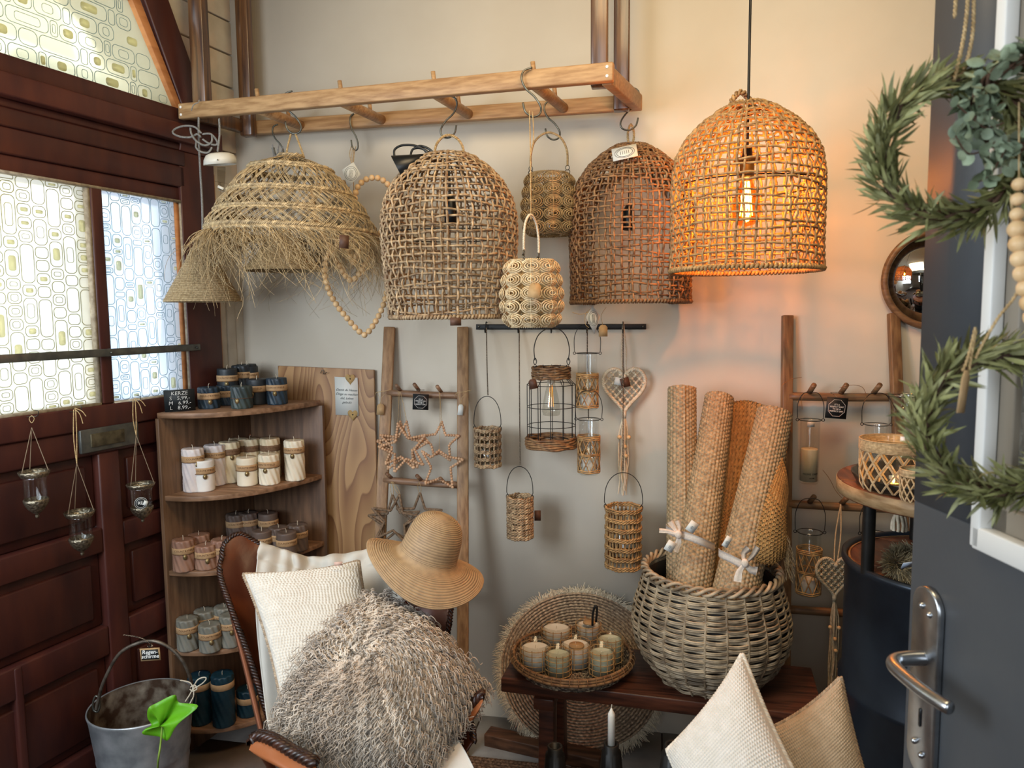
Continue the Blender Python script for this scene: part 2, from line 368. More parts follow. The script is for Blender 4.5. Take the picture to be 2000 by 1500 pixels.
for k, (a, c) in enumerate([(-0.128, -0.088), (-0.086, -0.045), (-0.043, 0.03)]):
    pk.prism([(a, -0.02), (c, -0.02), (c, 1.98), (a, 1.98)], 0.03, CORN+DN*0.004*(k % 2), (DDIR, _z, -DN), v=rnd(.3, .7))
struct(pk.build('trim_2', m_plank, bevel=0.003))
wallprism('trim_3', [(-0.146, -0.02), (-0.127, -0.02), (-0.127, 2.0), (-0.146, 2.0)], 0.05, 0.012, m_raw)['kind'] = 'structure'
# the door: frame, rails, panes, raised panels
door = bpy.data.objects.new('door_1', None); col.objects.link(door); door.location = SP(-0.62, 0, 0.03); door['kind'] = 'structure'
def rect(s0, s1, z0, z1): return [(s0, z0), (s1, z0), (s1, z1), (s0, z1)]
fr = MB()
for r_, off, th in [(rect(-0.30, -0.146, 0.0, 2.05), 0.03, 0.06), (rect(-1.35, -1.28, 0.0, 2.1), 0.03, 0.06)]:
    fr.prism(r_, th, CORN+DN*off, (DDIR, _z, -DN), v=rnd(.4, .6))
fr.prism([(-0.30, 2.05), (-0.146, 2.05), (-0.146, 2.14), (-0.17, 2.22), (-0.36, 2.62), (-0.46, 2.60), (-0.27, 2.18)], 0.05, CORN+DN*0.035, (DDIR, _z, -DN), v=.45)
fr.prism([(-1.35, 2.1), (-1.28, 2.1), (-1.10, 2.60), (-1.2, 2.62)], 0.05, CORN+DN*0.035, (DDIR, _z, -DN), v=.45)
fr.prism([(-1.2, 2.60), (-0.36, 2.60), (-0.36, 2.70), (-1.2, 2.70)], 0.05, CORN+DN*0.035, (DDIR, _z, -DN), v=.45)
fr.build('door_frame', m_red, door, bevel=0.004)
tr = MB()                                                # header: stacked mouldings between the transom and the leaf
for z0, z1, off, vv in [(2.134, 2.184, .045, .45), (2.074, 2.134, .06, .85), (2.05, 2.074, .03, .3), (2.0, 2.05, .035, .25), (1.93, 2.0, .03, .5), (1.884, 1.93, .02, .65)]:
    tr.prism(rect(-1.3, -0.13 if z0 > 2.07 else -0.28, z0, z1), off+0.03, CORN+DN*off, (DDIR, _z, -DN), v=vv)
tr.build('transom_rail', m_red, door, bevel=0.005)
e = MB(); e.prism([(-0.298, 2.184), (-0.272, 2.184), (-0.43, 2.50), (-0.455, 2.475)], 0.03, CORN+DN*0.03, (DDIR, _z, -DN)); e.prism([(-0.455, 2.475), (-0.43, 2.5), (-1.1, 2.5), (-1.08, 2.475)], 0.03, CORN+DN*0.03, (DDIR, _z, -DN)); e.build('glazing_bead', m_raw, door, bevel=0.002)
st = MB()
st.prism(rect(-0.640, -0.600, 1.236, 1.884), 0.05, CORN+DN*0.03, (DDIR, _z, -DN))       # mullion
st.prism(rect(-1.28, -0.28, 1.165, 1.236), 0.05, CORN+DN*0.034, (DDIR, _z, -DN), v=.75)     # window sill rail
st.prism(rect(-1.28, -0.28, 1.087, 1.165), 0.05, CORN+DN*0.024, (DDIR, _z, -DN))
st.prism(rect(-0.665, -0.592, 0.0, 1.09), 0.05, CORN+DN*0.026, (DDIR, _z, -DN), v=.62)
st.prism(rect(-0.96, -0.935, 0.0, 0.55), 0.05, CORN+DN*0.026, (DDIR, _z, -DN), v=.62)
for a, c in [(-1.28, -0.665), (-0.592, -0.28)]:
    for z0, z1 in [(.785, .862), (.46, .553), (.06, .20), (0, .06)]: st.prism(rect(a, c, z0, z1), 0.05, CORN+DN*0.024, (DDIR, _z, -DN), v=.6)
st.build('rail', m_red, door, bevel=0.006)
for a, c in [(-1.28, -0.665), (-0.592, -0.30)]:
    for z0, z1 in [(.862, 1.087), (.553, .785), (.2, .46)]:
        p = MB(); p.prism(rect(a, c, z0, z1), 0.02, CORN+DN*0.0, (DDIR, _z, -DN), v=.25)
        p.prism(rect(a+.035, c-.035, z0+.03, z1-.03), 0.02, CORN+DN*0.012, (DDIR, _z, -DN), v=.3); p.build('panel', m_red, door, bevel=0.006)
pt = MB()
for a in (-0.652, -0.303): pt.prism(rect(a, a+.012, 1.24, 1.884), 0.03, CORN+DN*0.026, (DDIR, _z, -DN))
pt.prism(rect(-1.28, -0.646, 1.232, 1.242), 0.02, CORN+DN*0.03, (DDIR, _z, -DN)); pt.prism(rect(-.6, -0.303, 1.232, 1.240), 0.02, CORN+DN*0.03, (DDIR, _z, -DN)); pt.prism(rect(-1.28, -0.303, 1.878, 1.886), 0.02, CORN+DN*0.03, (DDIR, _z, -DN))
pt.build('putty', m_putty, door)
MB().prism(rect(-.318, -.304, 1.24, 1.88), 0.03, CORN+DN*0.02, (DDIR, _z, -DN)).build('glazing_bead', m_raw, door)
# bar, letter box
q = MB(); q.prism([(-1.3, 1.381), (-0.268, 1.381), (-0.268, 1.404), (-1.3, 1.404)], 0.006, CORN+DN*0.05, (DDIR, _z, -DN)); bar = q.build('security_bar', m_steelbar, door, bevel=0.002)
q = MB().spheres([SP(-.285, 1.392, .052), SP(-.62, 1.392, .052)], .004, sc=(1, 1, 1)); q.build('screw', m_hook, bar)
q = MB().prism(rect(-.73, -.53, 1.10, 1.17), 0.012, CORN+DN*0.04, (DDIR, _z, -DN)); lb = q.build('letter_box', m_steelbar, door, bevel=.003)
MB().prism(rect(-.70, -.585, 1.115, 1.155), 0.006, CORN+DN*0.045, (DDIR, _z, -DN)).build('letter_flap', m_brassplate, lb, bevel=.002)
# panes: pressed glass with rounded cells in relief
def pane_mat(name, tint, rough):
    m = bpy.data.materials.new(name); m.use_nodes = True; N = m.node_tree.nodes; L = m.node_tree.links; N.remove(N['Principled BSDF'])
    t = N.new('ShaderNodeBsdfRefraction'); t.inputs[0].default_value = lin(tint); t.inputs['Roughness'].default_value = .22; t.inputs['IOR'].default_value = 1.12
    l = N.new('ShaderNodeBsdfTranslucent'); l.inputs[0].default_value = lin(tint)
    x = N.new('ShaderNodeMixShader'); x.inputs[0].default_value = rough; L.new(t.outputs[0], x.inputs[1]); L.new(l.outputs[0], x.inputs[2])
    g = N.new('ShaderNodeBsdfGlossy'); g.inputs['Roughness'].default_value = .15; y = N.new('ShaderNodeMixShader'); y.inputs[0].default_value = .06
    L.new(x.outputs[0], y.inputs[1]); L.new(g.outputs[0], y.inputs[2]); L.new(y.outputs[0], N['Material Output'].inputs[0]); return m
struct(MB().prism([(-4.5, 2.75), (1.8, 2.75), (1.8, 6), (-4.5, 6)], 0.2, CORN-DN*2.6, (DDIR, _z, -DN)).build('wall_outside', mat('beige_facade', '#bdb08a', '#cbbf9c', v=0)))
struct(MB().prism([(.75, -.1), (3.4, -.1), (3.4, 2.6), (.75, 2.6)], 0.2, CORN-DN*2.6, (DDIR, _z, -DN)).build('wall_outside', mat('pale_blue_facade', '#9db2bd', '#a9bcc6', v=0)))
q = MB()
for k in range(7): q.prism([(-.95+k*.2, .9), (-.82+k*.2, .9), (-.82+k*.2, 1.36), (-.95+k*.2, 1.36)], .05, CORN-DN*2.0, (DDIR, _z, -DN))
struct(q.build('added_slats', mat('blue_grey_slats', '#3d4c58', v=0)))  # slats added outside to put a dark band behind the left pane
m_pane = pane_mat('pressed_glass', '#f4f9ff', .35); m_relief = pane_mat('glass_relief', '#bccad0', .5); m_reliefw = pane_mat('amber_glass_relief', '#c3bfa4', .5)
m_cellfill = pane_mat('frosted_cell', '#e2dfc8', .6)
def rrect(cx, cz, hw, hh, n=28):
    r = min(hw, hh)*0.75; a = np.arange(n)*2*PI/n; x = np.cos(a); y = np.sin(a)
    return np.stack([cx+np.sign(x)*(hw-r)+r*x, cz+np.sign(y)*(hh-r)+r*y], -1)
m_panew = pane_mat('clear_pressed_glass', '#fffdf4', .35); m_panet = pane_mat('outside_tint_glass', '#f5f0dc', .4)  # light from outside put into the glass tint of transom and left pane
def pane(name, s0, s1, z0, z1, cw, mrel, hor=False, clip=None, mp_=None):
    o = MB().prism(clip or rect(s0, s1, z0, z1), 0.004, CORN+DN*0.012, (DDIR, _z, -DN)).build(name, mp_ or m_pane, door)
    rl = MB(); cf = MB(); random.seed(len(name)+int(s0*100))
    A0, A1, B0, B1 = (s0, s1, z0, z1) if not hor else (z0, z1, s0, s1)
    n = max(1, int(round((A1-A0)/cw))); w = (A1-A0)/n; pat = [random.choice([.45, .7, 1.0, 1.5, 2.2, 2.6]) for _ in range(7)]
    for i in range(n):
        y = B0+rnd(-.5, .3)*cw; k = i*2
        while y < B1:
            h = w*pat[k % 7]*1.15; k += 1; a, c = y, y+h; y = c+.002
            if a < B0+.002 or c > B1-.002: a = max(a, B0+.003); c = min(c, B1-.003)
            if c-a < .012: continue
            cx, cy = A0+w*(i+.5), (a+c)/2; hw, hh = w*.44, (c-a)/2-.002
            for kk, f in enumerate((1.0, .55)):
                if kk and random.random() < .35: continue
                o2 = rrect(cx, cy, hw*f, hh*f if f == 1 else hh*rnd(.3, .6))
                P = np.array([SP(q[1] if hor else q[0], q[0] if hor else q[1], .0125) for q in o2])
                if clip is not None and not all(inside(clip, (q[1], q[0]) if hor else q) for q in o2): continue
                if kk and random.random() < .5: cf.prism([(q[1], q[0]) if hor else tuple(q) for q in o2], 0.0015, CORN+DN*0.014, (DDIR, _z, -DN))
                else: rl.tubes(P, .0011 if kk == 0 else .0009, 5, True, ref=DN)
    rl.build('glass_relief', mrel, o, smooth=True)
    if cf.V: cf.build('frosted_cell', m_cellfill, o)
    return o
def inside(poly, p):
    c = False; n = len(poly)
    for i in range(n):
        a, d = poly[i], poly[i-1]
        if (a[1] > p[1]) != (d[1] > p[1]) and p[0] < (d[0]-a[0])*(p[1]-a[1])/(d[1]-a[1])+a[0]: c = not c
    return c
pane('window_pane', -1.28, -0.64, 1.236, 1.884, .044, m_reliefw, mp_=m_panew); pane('window_pane', -0.600, -0.303, 1.236, 1.884, .038, m_relief)
pane('transom_pane', -1.1, -0.29, 2.184, 2.475, .050, m_relief, True, [(-1.1, 2.184), (-0.295, 2.184), (-0.452, 2.475), (-1.1, 2.475)], m_panet)
# ---------------------------------------------------------------- hanging ladder rack
def pxseg(P0, P1, px):
    lo, hi = 0.0, 1.0; f = lambda t: proj(P0+(P1-P0)*t)[0]-px
    for _ in range(40):
        m = (lo+hi)/2
        if f(lo)*f(m) <= 0: hi = m
        else: lo = m
    return P0+(P1-P0)*lo
FR0, FR1, BR0, BR1 = D(353, 219, 2.45), D(1199, 141, 2.0), D(472, 252, 2.70), D(1254, 200, 2.38)
rack = thing('hanging_ladder', 'light wooden ladder hung flat from the ceiling as a display rack', 'ladder', (FR0+BR1)/2)
for a, c, hh in ((FR0, FR1, .050), (BR0, BR1, .048)): MB().beam(a, c, .026, hh).build('rail', m_pine, rack, bevel=.004)
FRi = nrm(FR1-FR0)
MB().beam(FR1-FRi*.02+A(0, .012, -.003), BR1-nrm(BR1-BR0)*.015, .030, .05, v=.25).build('end_board', m_pine, rack, bevel=.004)
MB().beam(FR0+FRi*.03+A(0, .012, 0), BR0+nrm(BR1-BR0)*.03, .030, .045, v=.25).build('end_board', m_beam, rack, bevel=.004)
for i, (x0, x1) in enumerate([(500, 590), (662, 748), (845, 917), (1040, 1102)]):
    a, c = pxseg(FR0, FR1, x0), pxseg(BR0, BR1, x1); a = a+A(0, 0, -.008); c = c+A(0, 0, -.003); d_ = nrm(c-a)
    MB().tubes([a+d_*.01, c-d_*.01], .0165, 14, caps=True, v=.4).build('rung', m_pine, rack, smooth=False)
    for t in (.07, .70):
        p = a+(c-a)*t; MB().tubes([p, p+A(-.006, -.004, .062)], .0068, 10, caps=True, v=rnd(.4, .8)).build('peg', m_pine, rack)
for a, n_ in ((FR0+FRi*.012, 1), (FR1-FRi*.016, -1)):
    for dz in (.012, -.012):
        MB().spheres([a+nrm(np.cross(FRi, _z))*.0135+A(0, 0, dz)], .0045, sc=(1, .4, 1)).build('screw', m_white, rack, smooth=True)
TOPZ = 2.98
for px, py, d_, wd, dz in [(396, 215, 2.47, .050, -.02), (485, 250, 2.66, .046, -.03), (1171, 150, 2.075, .047, -.03), (1214, 195, 2.345, .049, -.035)]:
    p = D(px, py, d_); MB().box(((p[0], p[1], (p[2]+dz+TOPZ)/2)), (wd, wd*.8, TOPZ-p[2]-dz), v=rnd(.4, .6)).build('post', m_beam, rack, bevel=.004)
def shook(px, y0, y1, d_, label, mir=False, wd=1.0, deg=0, r=.0028):
    P = A((3, 0), (-11, 5), (-15, 18), (-8, 34), (7, 48), (17, 64), (15, 76), (3, 80), (-9, 72), (-13, 57))/80*(y1-y0)
    if mir: P[:, 0] *= -1
    C0 = D(px, y0, d_); k = d_/F; a = math.radians(deg); h = R0*math.cos(a)+FH*math.sin(a)
    pts = spline([C0+h*q[0]*k*wd-_z*q[1]*k for q in P], 40)
    return tag(MB().tubes(pts, r, 8, caps=True).build('s_hook', m_hook, smooth=True), label, 'hook', 'iron s hooks on the ladder rack')
shook(568, 178, 259, 2.33, 'large iron s hook on the front rail above the seagrass shade')
shook(541, 243, 305, 2.60, 'iron s hook on the back rail hidden behind the seagrass shade top', wd=.8)
shook(690, 222, 292, 2.58, 'thin iron s hook on the back rail holding the bead hearts', wd=.5)
shook(877, 186, 267, 2.20, 'iron s hook over the third rung above the large rattan shade with black canopy', mir=True)
shook(1036, 132, 225, 2.05, 'iron s hook on the front rail holding a long twine')
shook(1077, 196, 271, 2.38, 'iron s hook on the back rail above the upper knotted jute lantern')
shook(1232, 170, 252, 2.36, 'iron s hook at the right end of the ladder rack', mir=True, wd=1.1)
# ---------------------------------------------------------------- small tags
def card(parent, c, ax, w, h, m, th=.0012, shape='rect', name='price_tag'):
    o = {'rect': [(-.5, -.5), (.5, -.5), (.5, .5), (-.5, .5)], 'tag': [(-.5, -.5), (.5, -.5), (.5, .3), (.25, .5), (-.25, .5), (-.5, .3)],
         'diamond': [(0, -.5), (.5, .12), (0, .5), (-.5, .12)]}[shape]
    return MB().prism([(x*w, y*h) for x, y in o], th, A(*c)-np.array(ax[2])*th/2, ax).build(name, m, parent)
def rot_ax(ax, roll=0, yaw=0, tilt=0):
    r, u, n = [np.array(q) for q in ax]; a = math.radians(roll); r, u = r*math.cos(a)+u*math.sin(a), u*math.cos(a)-r*math.sin(a)
    a = math.radians(yaw); r, n = r*math.cos(a)-n*math.sin(a), n*math.cos(a)+r*math.sin(a)
    a = math.radians(tilt); u, n = u*math.cos(a)+n*math.sin(a), n*math.cos(a)-u*math.sin(a)
    return (r, u, n)
def maker_tag(parent, c, ax, w, h, s=1.0):
    """white diamond swing tag with an oval line emblem"""
    t = card(parent, c, ax, w, h, m_paperw, shape='diamond', name='swing_tag'); r, u, n = ax; a = np.arange(24)*2*PI/24; mb = MB()
    for f in (.26, .33): mb.tubes([A(*c)+n*.001+r*w*f*math.cos(q)+u*(h*f*math.sin(q)*.8+h*.06) for q in a], .0005*s, 4, True)
    for q in (-.08, -.03, .02, .08): mb.tubes([A(*c)+n*.001+r*w*q+u*h*(-.1), A(*c)+n*.001+r*w*q+u*h*.2], .0005*s, 4)
    mb.build('emblem', m_ink, t); return t
# ---------------------------------------------------------------- woven cane pendant shades
def prof_r(prof, t): return np.interp(t, [p[0] for p in prof], [p[1] for p in prof])
def cane_weave(R, H, prof, rows, cols, r, seed, wob=1.0, gap=.0):
    g = np.random.default_rng(seed); mb = MB(); n = cols*4
    th = np.arange(n)*2*PI/n
    tt = np.linspace(.02, .985, 400); rr = prof_r(prof, tt)*R; ds = np.hypot(np.gradient(tt)*H, np.gradient(rr)); cum = np.cumsum(ds); cum /= cum[-1]
    tr = np.interp((np.arange(rows)+.5)/rows, cum, tt)
    colw = g.normal(0, .16, cols)
    for i in range(rows):
        z = tr[i]*H; amp = .0035*wob
        dz = sum(g.normal(0, amp)/(k+.6)*np.sin(th*(k+1)*g.integers(1, 4)+g.uniform(0, 6)) for k in range(4))+np.repeat(g.normal(0, .0012*wob, cols), 4)
        zz = z+np.convolve(np.r_[dz[-2:], dz, dz[:2]], np.ones(5)/5, 'valid')
        rad = prof_r(prof, np.clip(zz/H, 0, 1))*R+r*1.0*np.cos(th*cols/2+PI*i)
        a0 = g.uniform(0, 2*PI); thk = th*.997+a0; thk = th
        mb.tubes(np.stack([rad*np.cos(thk), rad*np.sin(thk), zz], -1), r*g.uniform(.8, 1.15), 5, True, v=np.clip(g.normal(.5, .2), 0, 1), ref=(0, 0, 1))
    nz = 90; m = np.arange(nz)
    for j in range(cols):
        top = .985 if j % 2 == 0 else g.uniform(.9, .96)
        if j % 4 == 3: top = g.uniform(.82, .9)
        c = np.interp(m/(nz-1), [0, 1], [0, np.interp(top, tt, cum)]); t = np.interp(c, cum, tt)
        ph = np.interp(t, tr, np.arange(rows)); a = (j+colw[j])*2*PI/cols+np.convolve(np.r_[[0]*4, g.normal(0, .016*wob, nz), [0]*4], np.ones(9)/9, 'valid')*1.6
        rad = prof_r(prof, t)*R-r*1.0*np.cos(PI*(j+ph))
        mb.tubes(np.stack([rad*np.cos(a), rad*np.sin(a), t*H], -1), r*g.uniform(.85, 1.25), 5, v=np.clip(g.normal(.5, .22), 0, 1))
    return mb
def wrapped_ring(mb, R, z, r, wraps, seed=1, c=(0, 0)):
    g = np.random.default_rng(seed); n = wraps*6; a = np.arange(n)*2*PI/n; w = a*wraps
    rr = r*(1+.12*np.repeat(g.normal(0, 1, wraps), 6)*.5)
    P = np.stack([(R+rr*.55*np.cos(w))*np.cos(a)+c[0], (R+rr*.55*np.cos(w))*np.sin(a)+c[1], z+rr*.55*np.sin(w)], -1)
    mb.tubes(P, r*.62, 5, True, v=.55); return mb
PR_A = [(0, .90), (.12, .925), (.3, .97), (.5, 1.0), (.62, .99), (.72, .93), (.82, .80), (.9, .62), (.96, .42), (1, .20)]
PR_C = [(0, 1.0), (.15, .985), (.35, .99), (.55, .985), (.68, .94), (.78, .82), (.87, .62), (.94, .40), (1, .12)]
PR_B = [(0, .97), (.15, .965), (.35, .985), (.55, 1.0), (.66, .96), (.76, .86), (.86, .68), (.94, .44), (1, .16)]
def cane_shade(px, ybot, ytop, wpx, d_, prof, m, seed, label, rows=27, cols=58):
    c = D(px, ybot, d_); H = (ybot-ytop)*d_/F*1.0; R = wpx/2*d_/F*.985; loc = (c[0], c[1], c[2])
    t = thing('pendant_shade', label, 'lamp shade', (0, 0, 0))
    cane_weave(R, H, prof, rows, cols, .0032, seed, .8).build('woven_shade', m, t, smooth=True)
    mb = wrapped_ring(MB(), R*prof[0][1], .002, .0075, 110, seed); mb.build('rim', m, t, smooth=True)
    a = np.arange(48)*2*PI/48
    for k in (.5, .97): MB().tubes(np.stack([prof_r(prof, k)*R*.985*np.cos(a), prof_r(prof, k)*R*.985*np.sin(a), 0*a+k*H], -1), .0018, 5, True, ref=(0, 0, 1)).build('wire_hoop', m_black, t)
    t.location = [float(q) for q in loc]; return t, R, H, c
def socket(t, c0, cord_top, m=None):
    c0 = A(*c0); MB().lathe([(.002, .05), (.010, .048), (.018, .03), (.019, .0), (.019, -.03), (.016, -.032), (.015, -.01)], 20, c0).build('lamp_socket', m_blackp, t, smooth=True)
    MB().tubes(cord_top, .003, 8).build('cord', m_blackp, t, smooth=True)
# left cane shade, with its black cone canopy resting on top
tA, RA, HA, cA = cane_shade(881, 620, 305, 264, 2.2, PR_A, m_cane, 11, 'large unlit woven rattan bell shade with a black cone canopy on top')
k = 2.2/F
def la(px, py, base, c, d_, back=0.0): return D(px, py, d_+back)
hp = spline([D(848, 303, 2.2), D(852, 283, 2.2), D(864, 268, 2.2), D(878, 264, 2.2), D(893, 271, 2.2), D(903, 286, 2.2), D(906, 303, 2.2)], 40)
mb = MB(); twist(mb, hp, .0022, .0022, 90, 2); twist(mb, spline([D(903, 296, 2.2), D(911, 303, 2.2), D(905, 309, 2.2), D(900, 303, 2.2)], 20, True), .001, .0018, 60, 2); mb.build('handle', m_jute, tA, smooth=True)
socket(tA, D(880, 415, 2.2), spline([D(880, 400, 2.2), D(878, 350, 2.2), D(874, 318, 2.2), D(855, 300, 2.19), D(830, 296, 2.16)], 24))
an = nrm(D(823, 307, 2.12)-D(777, 331, 2.12)); b1 = nrm(np.cross(an, FH)); cc = D(777, 331, 2.10)
cone = MB(); cone.lathe([(.002, .085), (.006, .083), (.041, .002), (.040, 0), (.0395, .001), (.004, .078)], 40, cc, (b1, np.cross(an, b1), an)); cone.build('cone_canopy', m_blackp, tA, smooth=True)
mb = MB()
for pts in ([(770, 304), (771, 292), (785, 284), (808, 284), (828, 292), (840, 306)], [(802, 303), (806, 292), (818, 289), (832, 294), (838, 304)], [(806, 292), (820, 285), (838, 291), (852, 305)]): mb.tubes(spline([D(x, y, 2.12) for x, y in pts], 30), .0034, 8)
mb.build('cord', m_blackp, tA, smooth=True)
card(tA, D(890, 628, 2.02), rot_ax(CAX, 0, 10), .030, .022, m_leatag)
# middle cane shade
tB, RB, HB, cB = cane_shade(1231, 591, 287, 240, 2.40, PR_B, m_caned, 23, 'darker unlit rattan bell shade behind the lit lamp with a white card tag', rows=33, cols=64)
mb = MB(); twist(mb, spline([D(1229, 290, 2.4), D(1226, 262, 2.4), D(1232, 243, 2.4), D(1238, 262, 2.4), D(1234, 290, 2.4)], 40), .0022, .0022, 80, 2); mb.build('handle', m_jute, tB, smooth=True)
socket(tB, D(1228, 430, 2.4), [D(1228, 420, 2.4), D(1230, 300, 2.4)])
ax = rot_ax(CAX, 10, -12, -30); tg = card(tB, D(1220, 298, 2.21), ax, .074, .046, m_paperw, name='swing_tag')
mb = MB(); a = np.arange(26)*2*PI/26
for f in (.32, .40): mb.tubes([D(1220, 298, 2.21)+ax[2]*.001+ax[0]*.074*f*math.cos(q)+ax[1]*.046*f*math.sin(q) for q in a], .0006, 4, True)
for q in (-.012, -.006, 0, .006, .012): mb.tubes([D(1220, 298, 2.21)+ax[2]*.001+ax[0]*q-ax[1]*.006, D(1220, 298, 2.21)+ax[2]*.001+ax[0]*q+ax[1]*.006], .0006, 4)
mb.build('emblem', m_ink, tg)
# lit shade
tC, RC, HC, cC = cane_shade(1455, 529, 207, 288, 2.0, PR_C, m_canel, 37, 'lit rattan bell pendant lamp glowing amber on a thin black cord', rows=26, cols=56)
mb = MB(); twist(mb, spline([D(1428, 212, 1.99), D(1430, 196, 1.99), D(1440, 183, 1.99), D(1449, 180, 1.99), D(1460, 190, 2.0), D(1472, 208, 2.01)], 40), .0045, .0045, 45, 2); mb.build('handle', m_canel, tC, smooth=True)
BL = A(cC[0], cC[1], 0); bz = D(1453, 390, 2.0)[2]
MB().tubes([A(cC[0], cC[1], bz+.11), A(cC[0], cC[1], 3.0)], .0035, 8).build('cord', m_black, tC, smooth=True)
MB().lathe([(.002, .135), (.012, .133), (.014, .11), (.034, .104), (.034, .098), (.019, .094), (.019, .055), (.015, .053)], 24, BL+A(0, 0, bz)).build('lamp_socket', m_blackp, tC, smooth=True)
m_bulb = glassmat('amber_bulb_glass', '#ffcf8a', .05); m_fil = mat('glowing_filament', '#ff9a2e', v=0, emis='#ffb24a', es=60)
lb_ = MB().lathe([(.013, .058), (.014, .045), (.020, .03), (.033, .0), (.038, -.025), (.034, -.05), (.022, -.068), (.001, -.074)], 28, BL+A(0, 0, bz)).build('light_bulb', m_bulb, tC, smooth=True)
fm = MB()
for q in range(6):
    a = q*PI/3; fm.tubes([BL+A(.006*math.cos(a), .006*math.sin(a), bz+.045), BL+A(.016*math.cos(a), .016*math.sin(a), bz-.045)], .0014, 5)
fm.build('filament', m_fil, lb_, smooth=True)
pl = bpy.data.lights.new('bulb_light', 'POINT'); pl.energy = 15; pl.color = (1.0, .43, .10); pl.shadow_soft_size = .018
po = bpy.data.objects.new('bulb_light', pl); col.objects.link(po); po.location = (cC[0], cC[1], bz-.005)
# ---------------------------------------------------------------- seagrass shade with fringe
tG = thing('pendant_shade', 'pale seagrass dome shade with four plaited bands and a long loose fringe', 'lamp shade', D(573, 440, 2.32))
GC = D(573, 440, 2.32); g = np.random.default_rng(5)
rings = [(.035, 1.985), (.125, 1.944), (.188, 1.868), (.228, 1.809), (.256, 1.752)]
def tilt(P):                                            # the shade hangs a little lower on its right
    P = np.asarray(P, float); dx = (P-GC)@R0; P = P.copy(); P[..., 2] -= dx*.035; return P
def gp(R_, a, z): return np.stack([GC[0]+R_*np.cos(a), GC[1]+R_*np.sin(a), z+0*a], -1)
bands = MB(); lat = MB()
for i, (R_, z) in enumerate(rings):
    n = int(2*PI*R_/.0062); th = .0024 if i else .002; hgt = .010 if i < 4 else .014
    for row in (0, 1):
        a = (np.arange(n)+.5*row)*2*PI/n; da = 2*PI/n
        sg = 1 if row else -1
        P = np.stack([gp(R_+.001, a, z), gp(R_+.0055, a+1.0*da, z+sg*hgt*.35+g.normal(0, .0006, n)), gp(R_+.001, a+2.3*da, z+sg*hgt*.8+g.normal(0, .001, n))], 1)
        bands.tubes(tilt(P), th*1.15, 4, v=np.clip(g.normal(.55, .25, n), 0, 1))
    if i < 4:
        R2, z2 = rings[i+1]
        for sgn in (1, -1):
            m = [20, 60, 74, 84][i]; a = np.arange(m)*2*PI/m+g.normal(0, .25, m)*2*PI/m; ex = sgn*(.34+g.normal(0, .05, m))*(.8 if i else 1.2)
            t = np.linspace(0, 1, 5)[None]; aa = a[:, None]+ex[:, None]*t; RR = R_+(R2-R_)*t+.012*np.sin(PI*t)+g.normal(0, .0015, (m, 5)); zz = z+(z2-z)*t+0*aa
            for pair in (0, .022):
                P = np.stack([GC[0]+RR*np.cos(aa+pair), GC[1]+RR*np.sin(aa+pair), zz], -1); lat.tubes(tilt(P), .00115, 4, v=np.clip(g.normal(.5, .25, m), 0, 1))
bands.build('plaited_band', m_grass, tG, smooth=True); lat.build('open_netting', m_grass, tG, smooth=True)
fr = MB(); R_, z = rings[4]
for layer, (m, L0, L1, dr, rr_) in enumerate([(560, .05, .12, .55, .0011), (420, .09, .18, .45, .0009), (110, .16, .26, .3, .0008)]):
    a = g.uniform(0, 2*PI, m); L_ = g.uniform(L0, L1, m); K = 12; t = np.linspace(0, 1, K)[None]
    sw = g.normal(.5, .45, m); out = np.clip(g.normal(dr, .3, m), -.3, 1.1); cu = g.normal(0, .5, m); cz = g.normal(0, .35, m)
    # strands fan outwards, droop and curl
    rad = R_+L_[:, None]*(out[:, None]*t*(1-.35*t)+.12*cu[:, None]*np.sin(PI*t*1.6)); tang = L_[:, None]*(sw[:, None]*t+.25*cu[:, None]*np.sin(2.2*PI*t)*t)
    dz = -L_[:, None]*((1-.5*out[:, None]**2)*t*.85+.15*t*t)+L_[:, None]*.15*cz[:, None]*np.sin(PI*2*t)
    aa = a[:, None]+tang/np.maximum(rad, .1)
    fr.tubes(tilt(np.stack([GC[0]+rad*np.cos(aa), GC[1]+rad*np.sin(aa), z-.006+dz], -1)), rr_*np.linspace(1, .6, K), 3, v=np.clip(g.normal(.6, .25, m), 0, 1))
fr.build('fringe', m_grass, tG, smooth=True)
mb = MB()
for pts in ([(558, 308), (562, 285), (568, 262)], [(594, 308), (585, 283), (577, 262)]): twist(mb, spline([D(x, y, 2.32) for x, y in pts], 20), .0018, .0018, 90, 2)
mb.build('handle', m_jute, tG, smooth=True)
ax = rot_ax(CAX, -5, 20); card(tG, D(672, 472, 2.05), ax, .026, .036, m_leatag)
# ---------------------------------------------------------------- braided cone shades
def cone_shade(px, yap, ybot, wpx, d_, label, group=None):
    c = D(px, ybot, d_); R_ = wpx/2*d_/F; H = (ybot-yap)*d_/F; t = thing('cone_shade', label, 'lamp shade', c, group); mb = MB()
    n = 34
    for k in range(n):
        s = k/(n-1); r_ = R_*(1-.86*s); z = c[2]+H*s; m = max(30, int(2*PI*r_/.006)); a = np.arange(m)*2*PI/m
        b_ = .0013*np.cos(np.arange(m)*PI*.98+k*1.3)
        mb.tubes(np.stack([c[0]+(r_+b_)*np.cos(a), c[1]+(r_+b_)*np.sin(a), z+0*a], -1), H/n*.62, 5, True, v=.5+.22*np.repeat(np.cos(np.arange(m)*PI+k), 5), ref=(0, 0, 1))
    mb.build('braided_cone', m_jutec, t, smooth=True); return t, c, H
tK, cK, HK = cone_shade(397, 478, 588, 140, 2.42, 'small plaited jute cone shade on a grey textile cord beside the door')
MB().lathe([(.004, .03), (.016, .026), (.018, 0), (.015, -.01)], 16, D(396, 480, 2.42)).build('lamp_socket', m_blackp, tK, smooth=True)
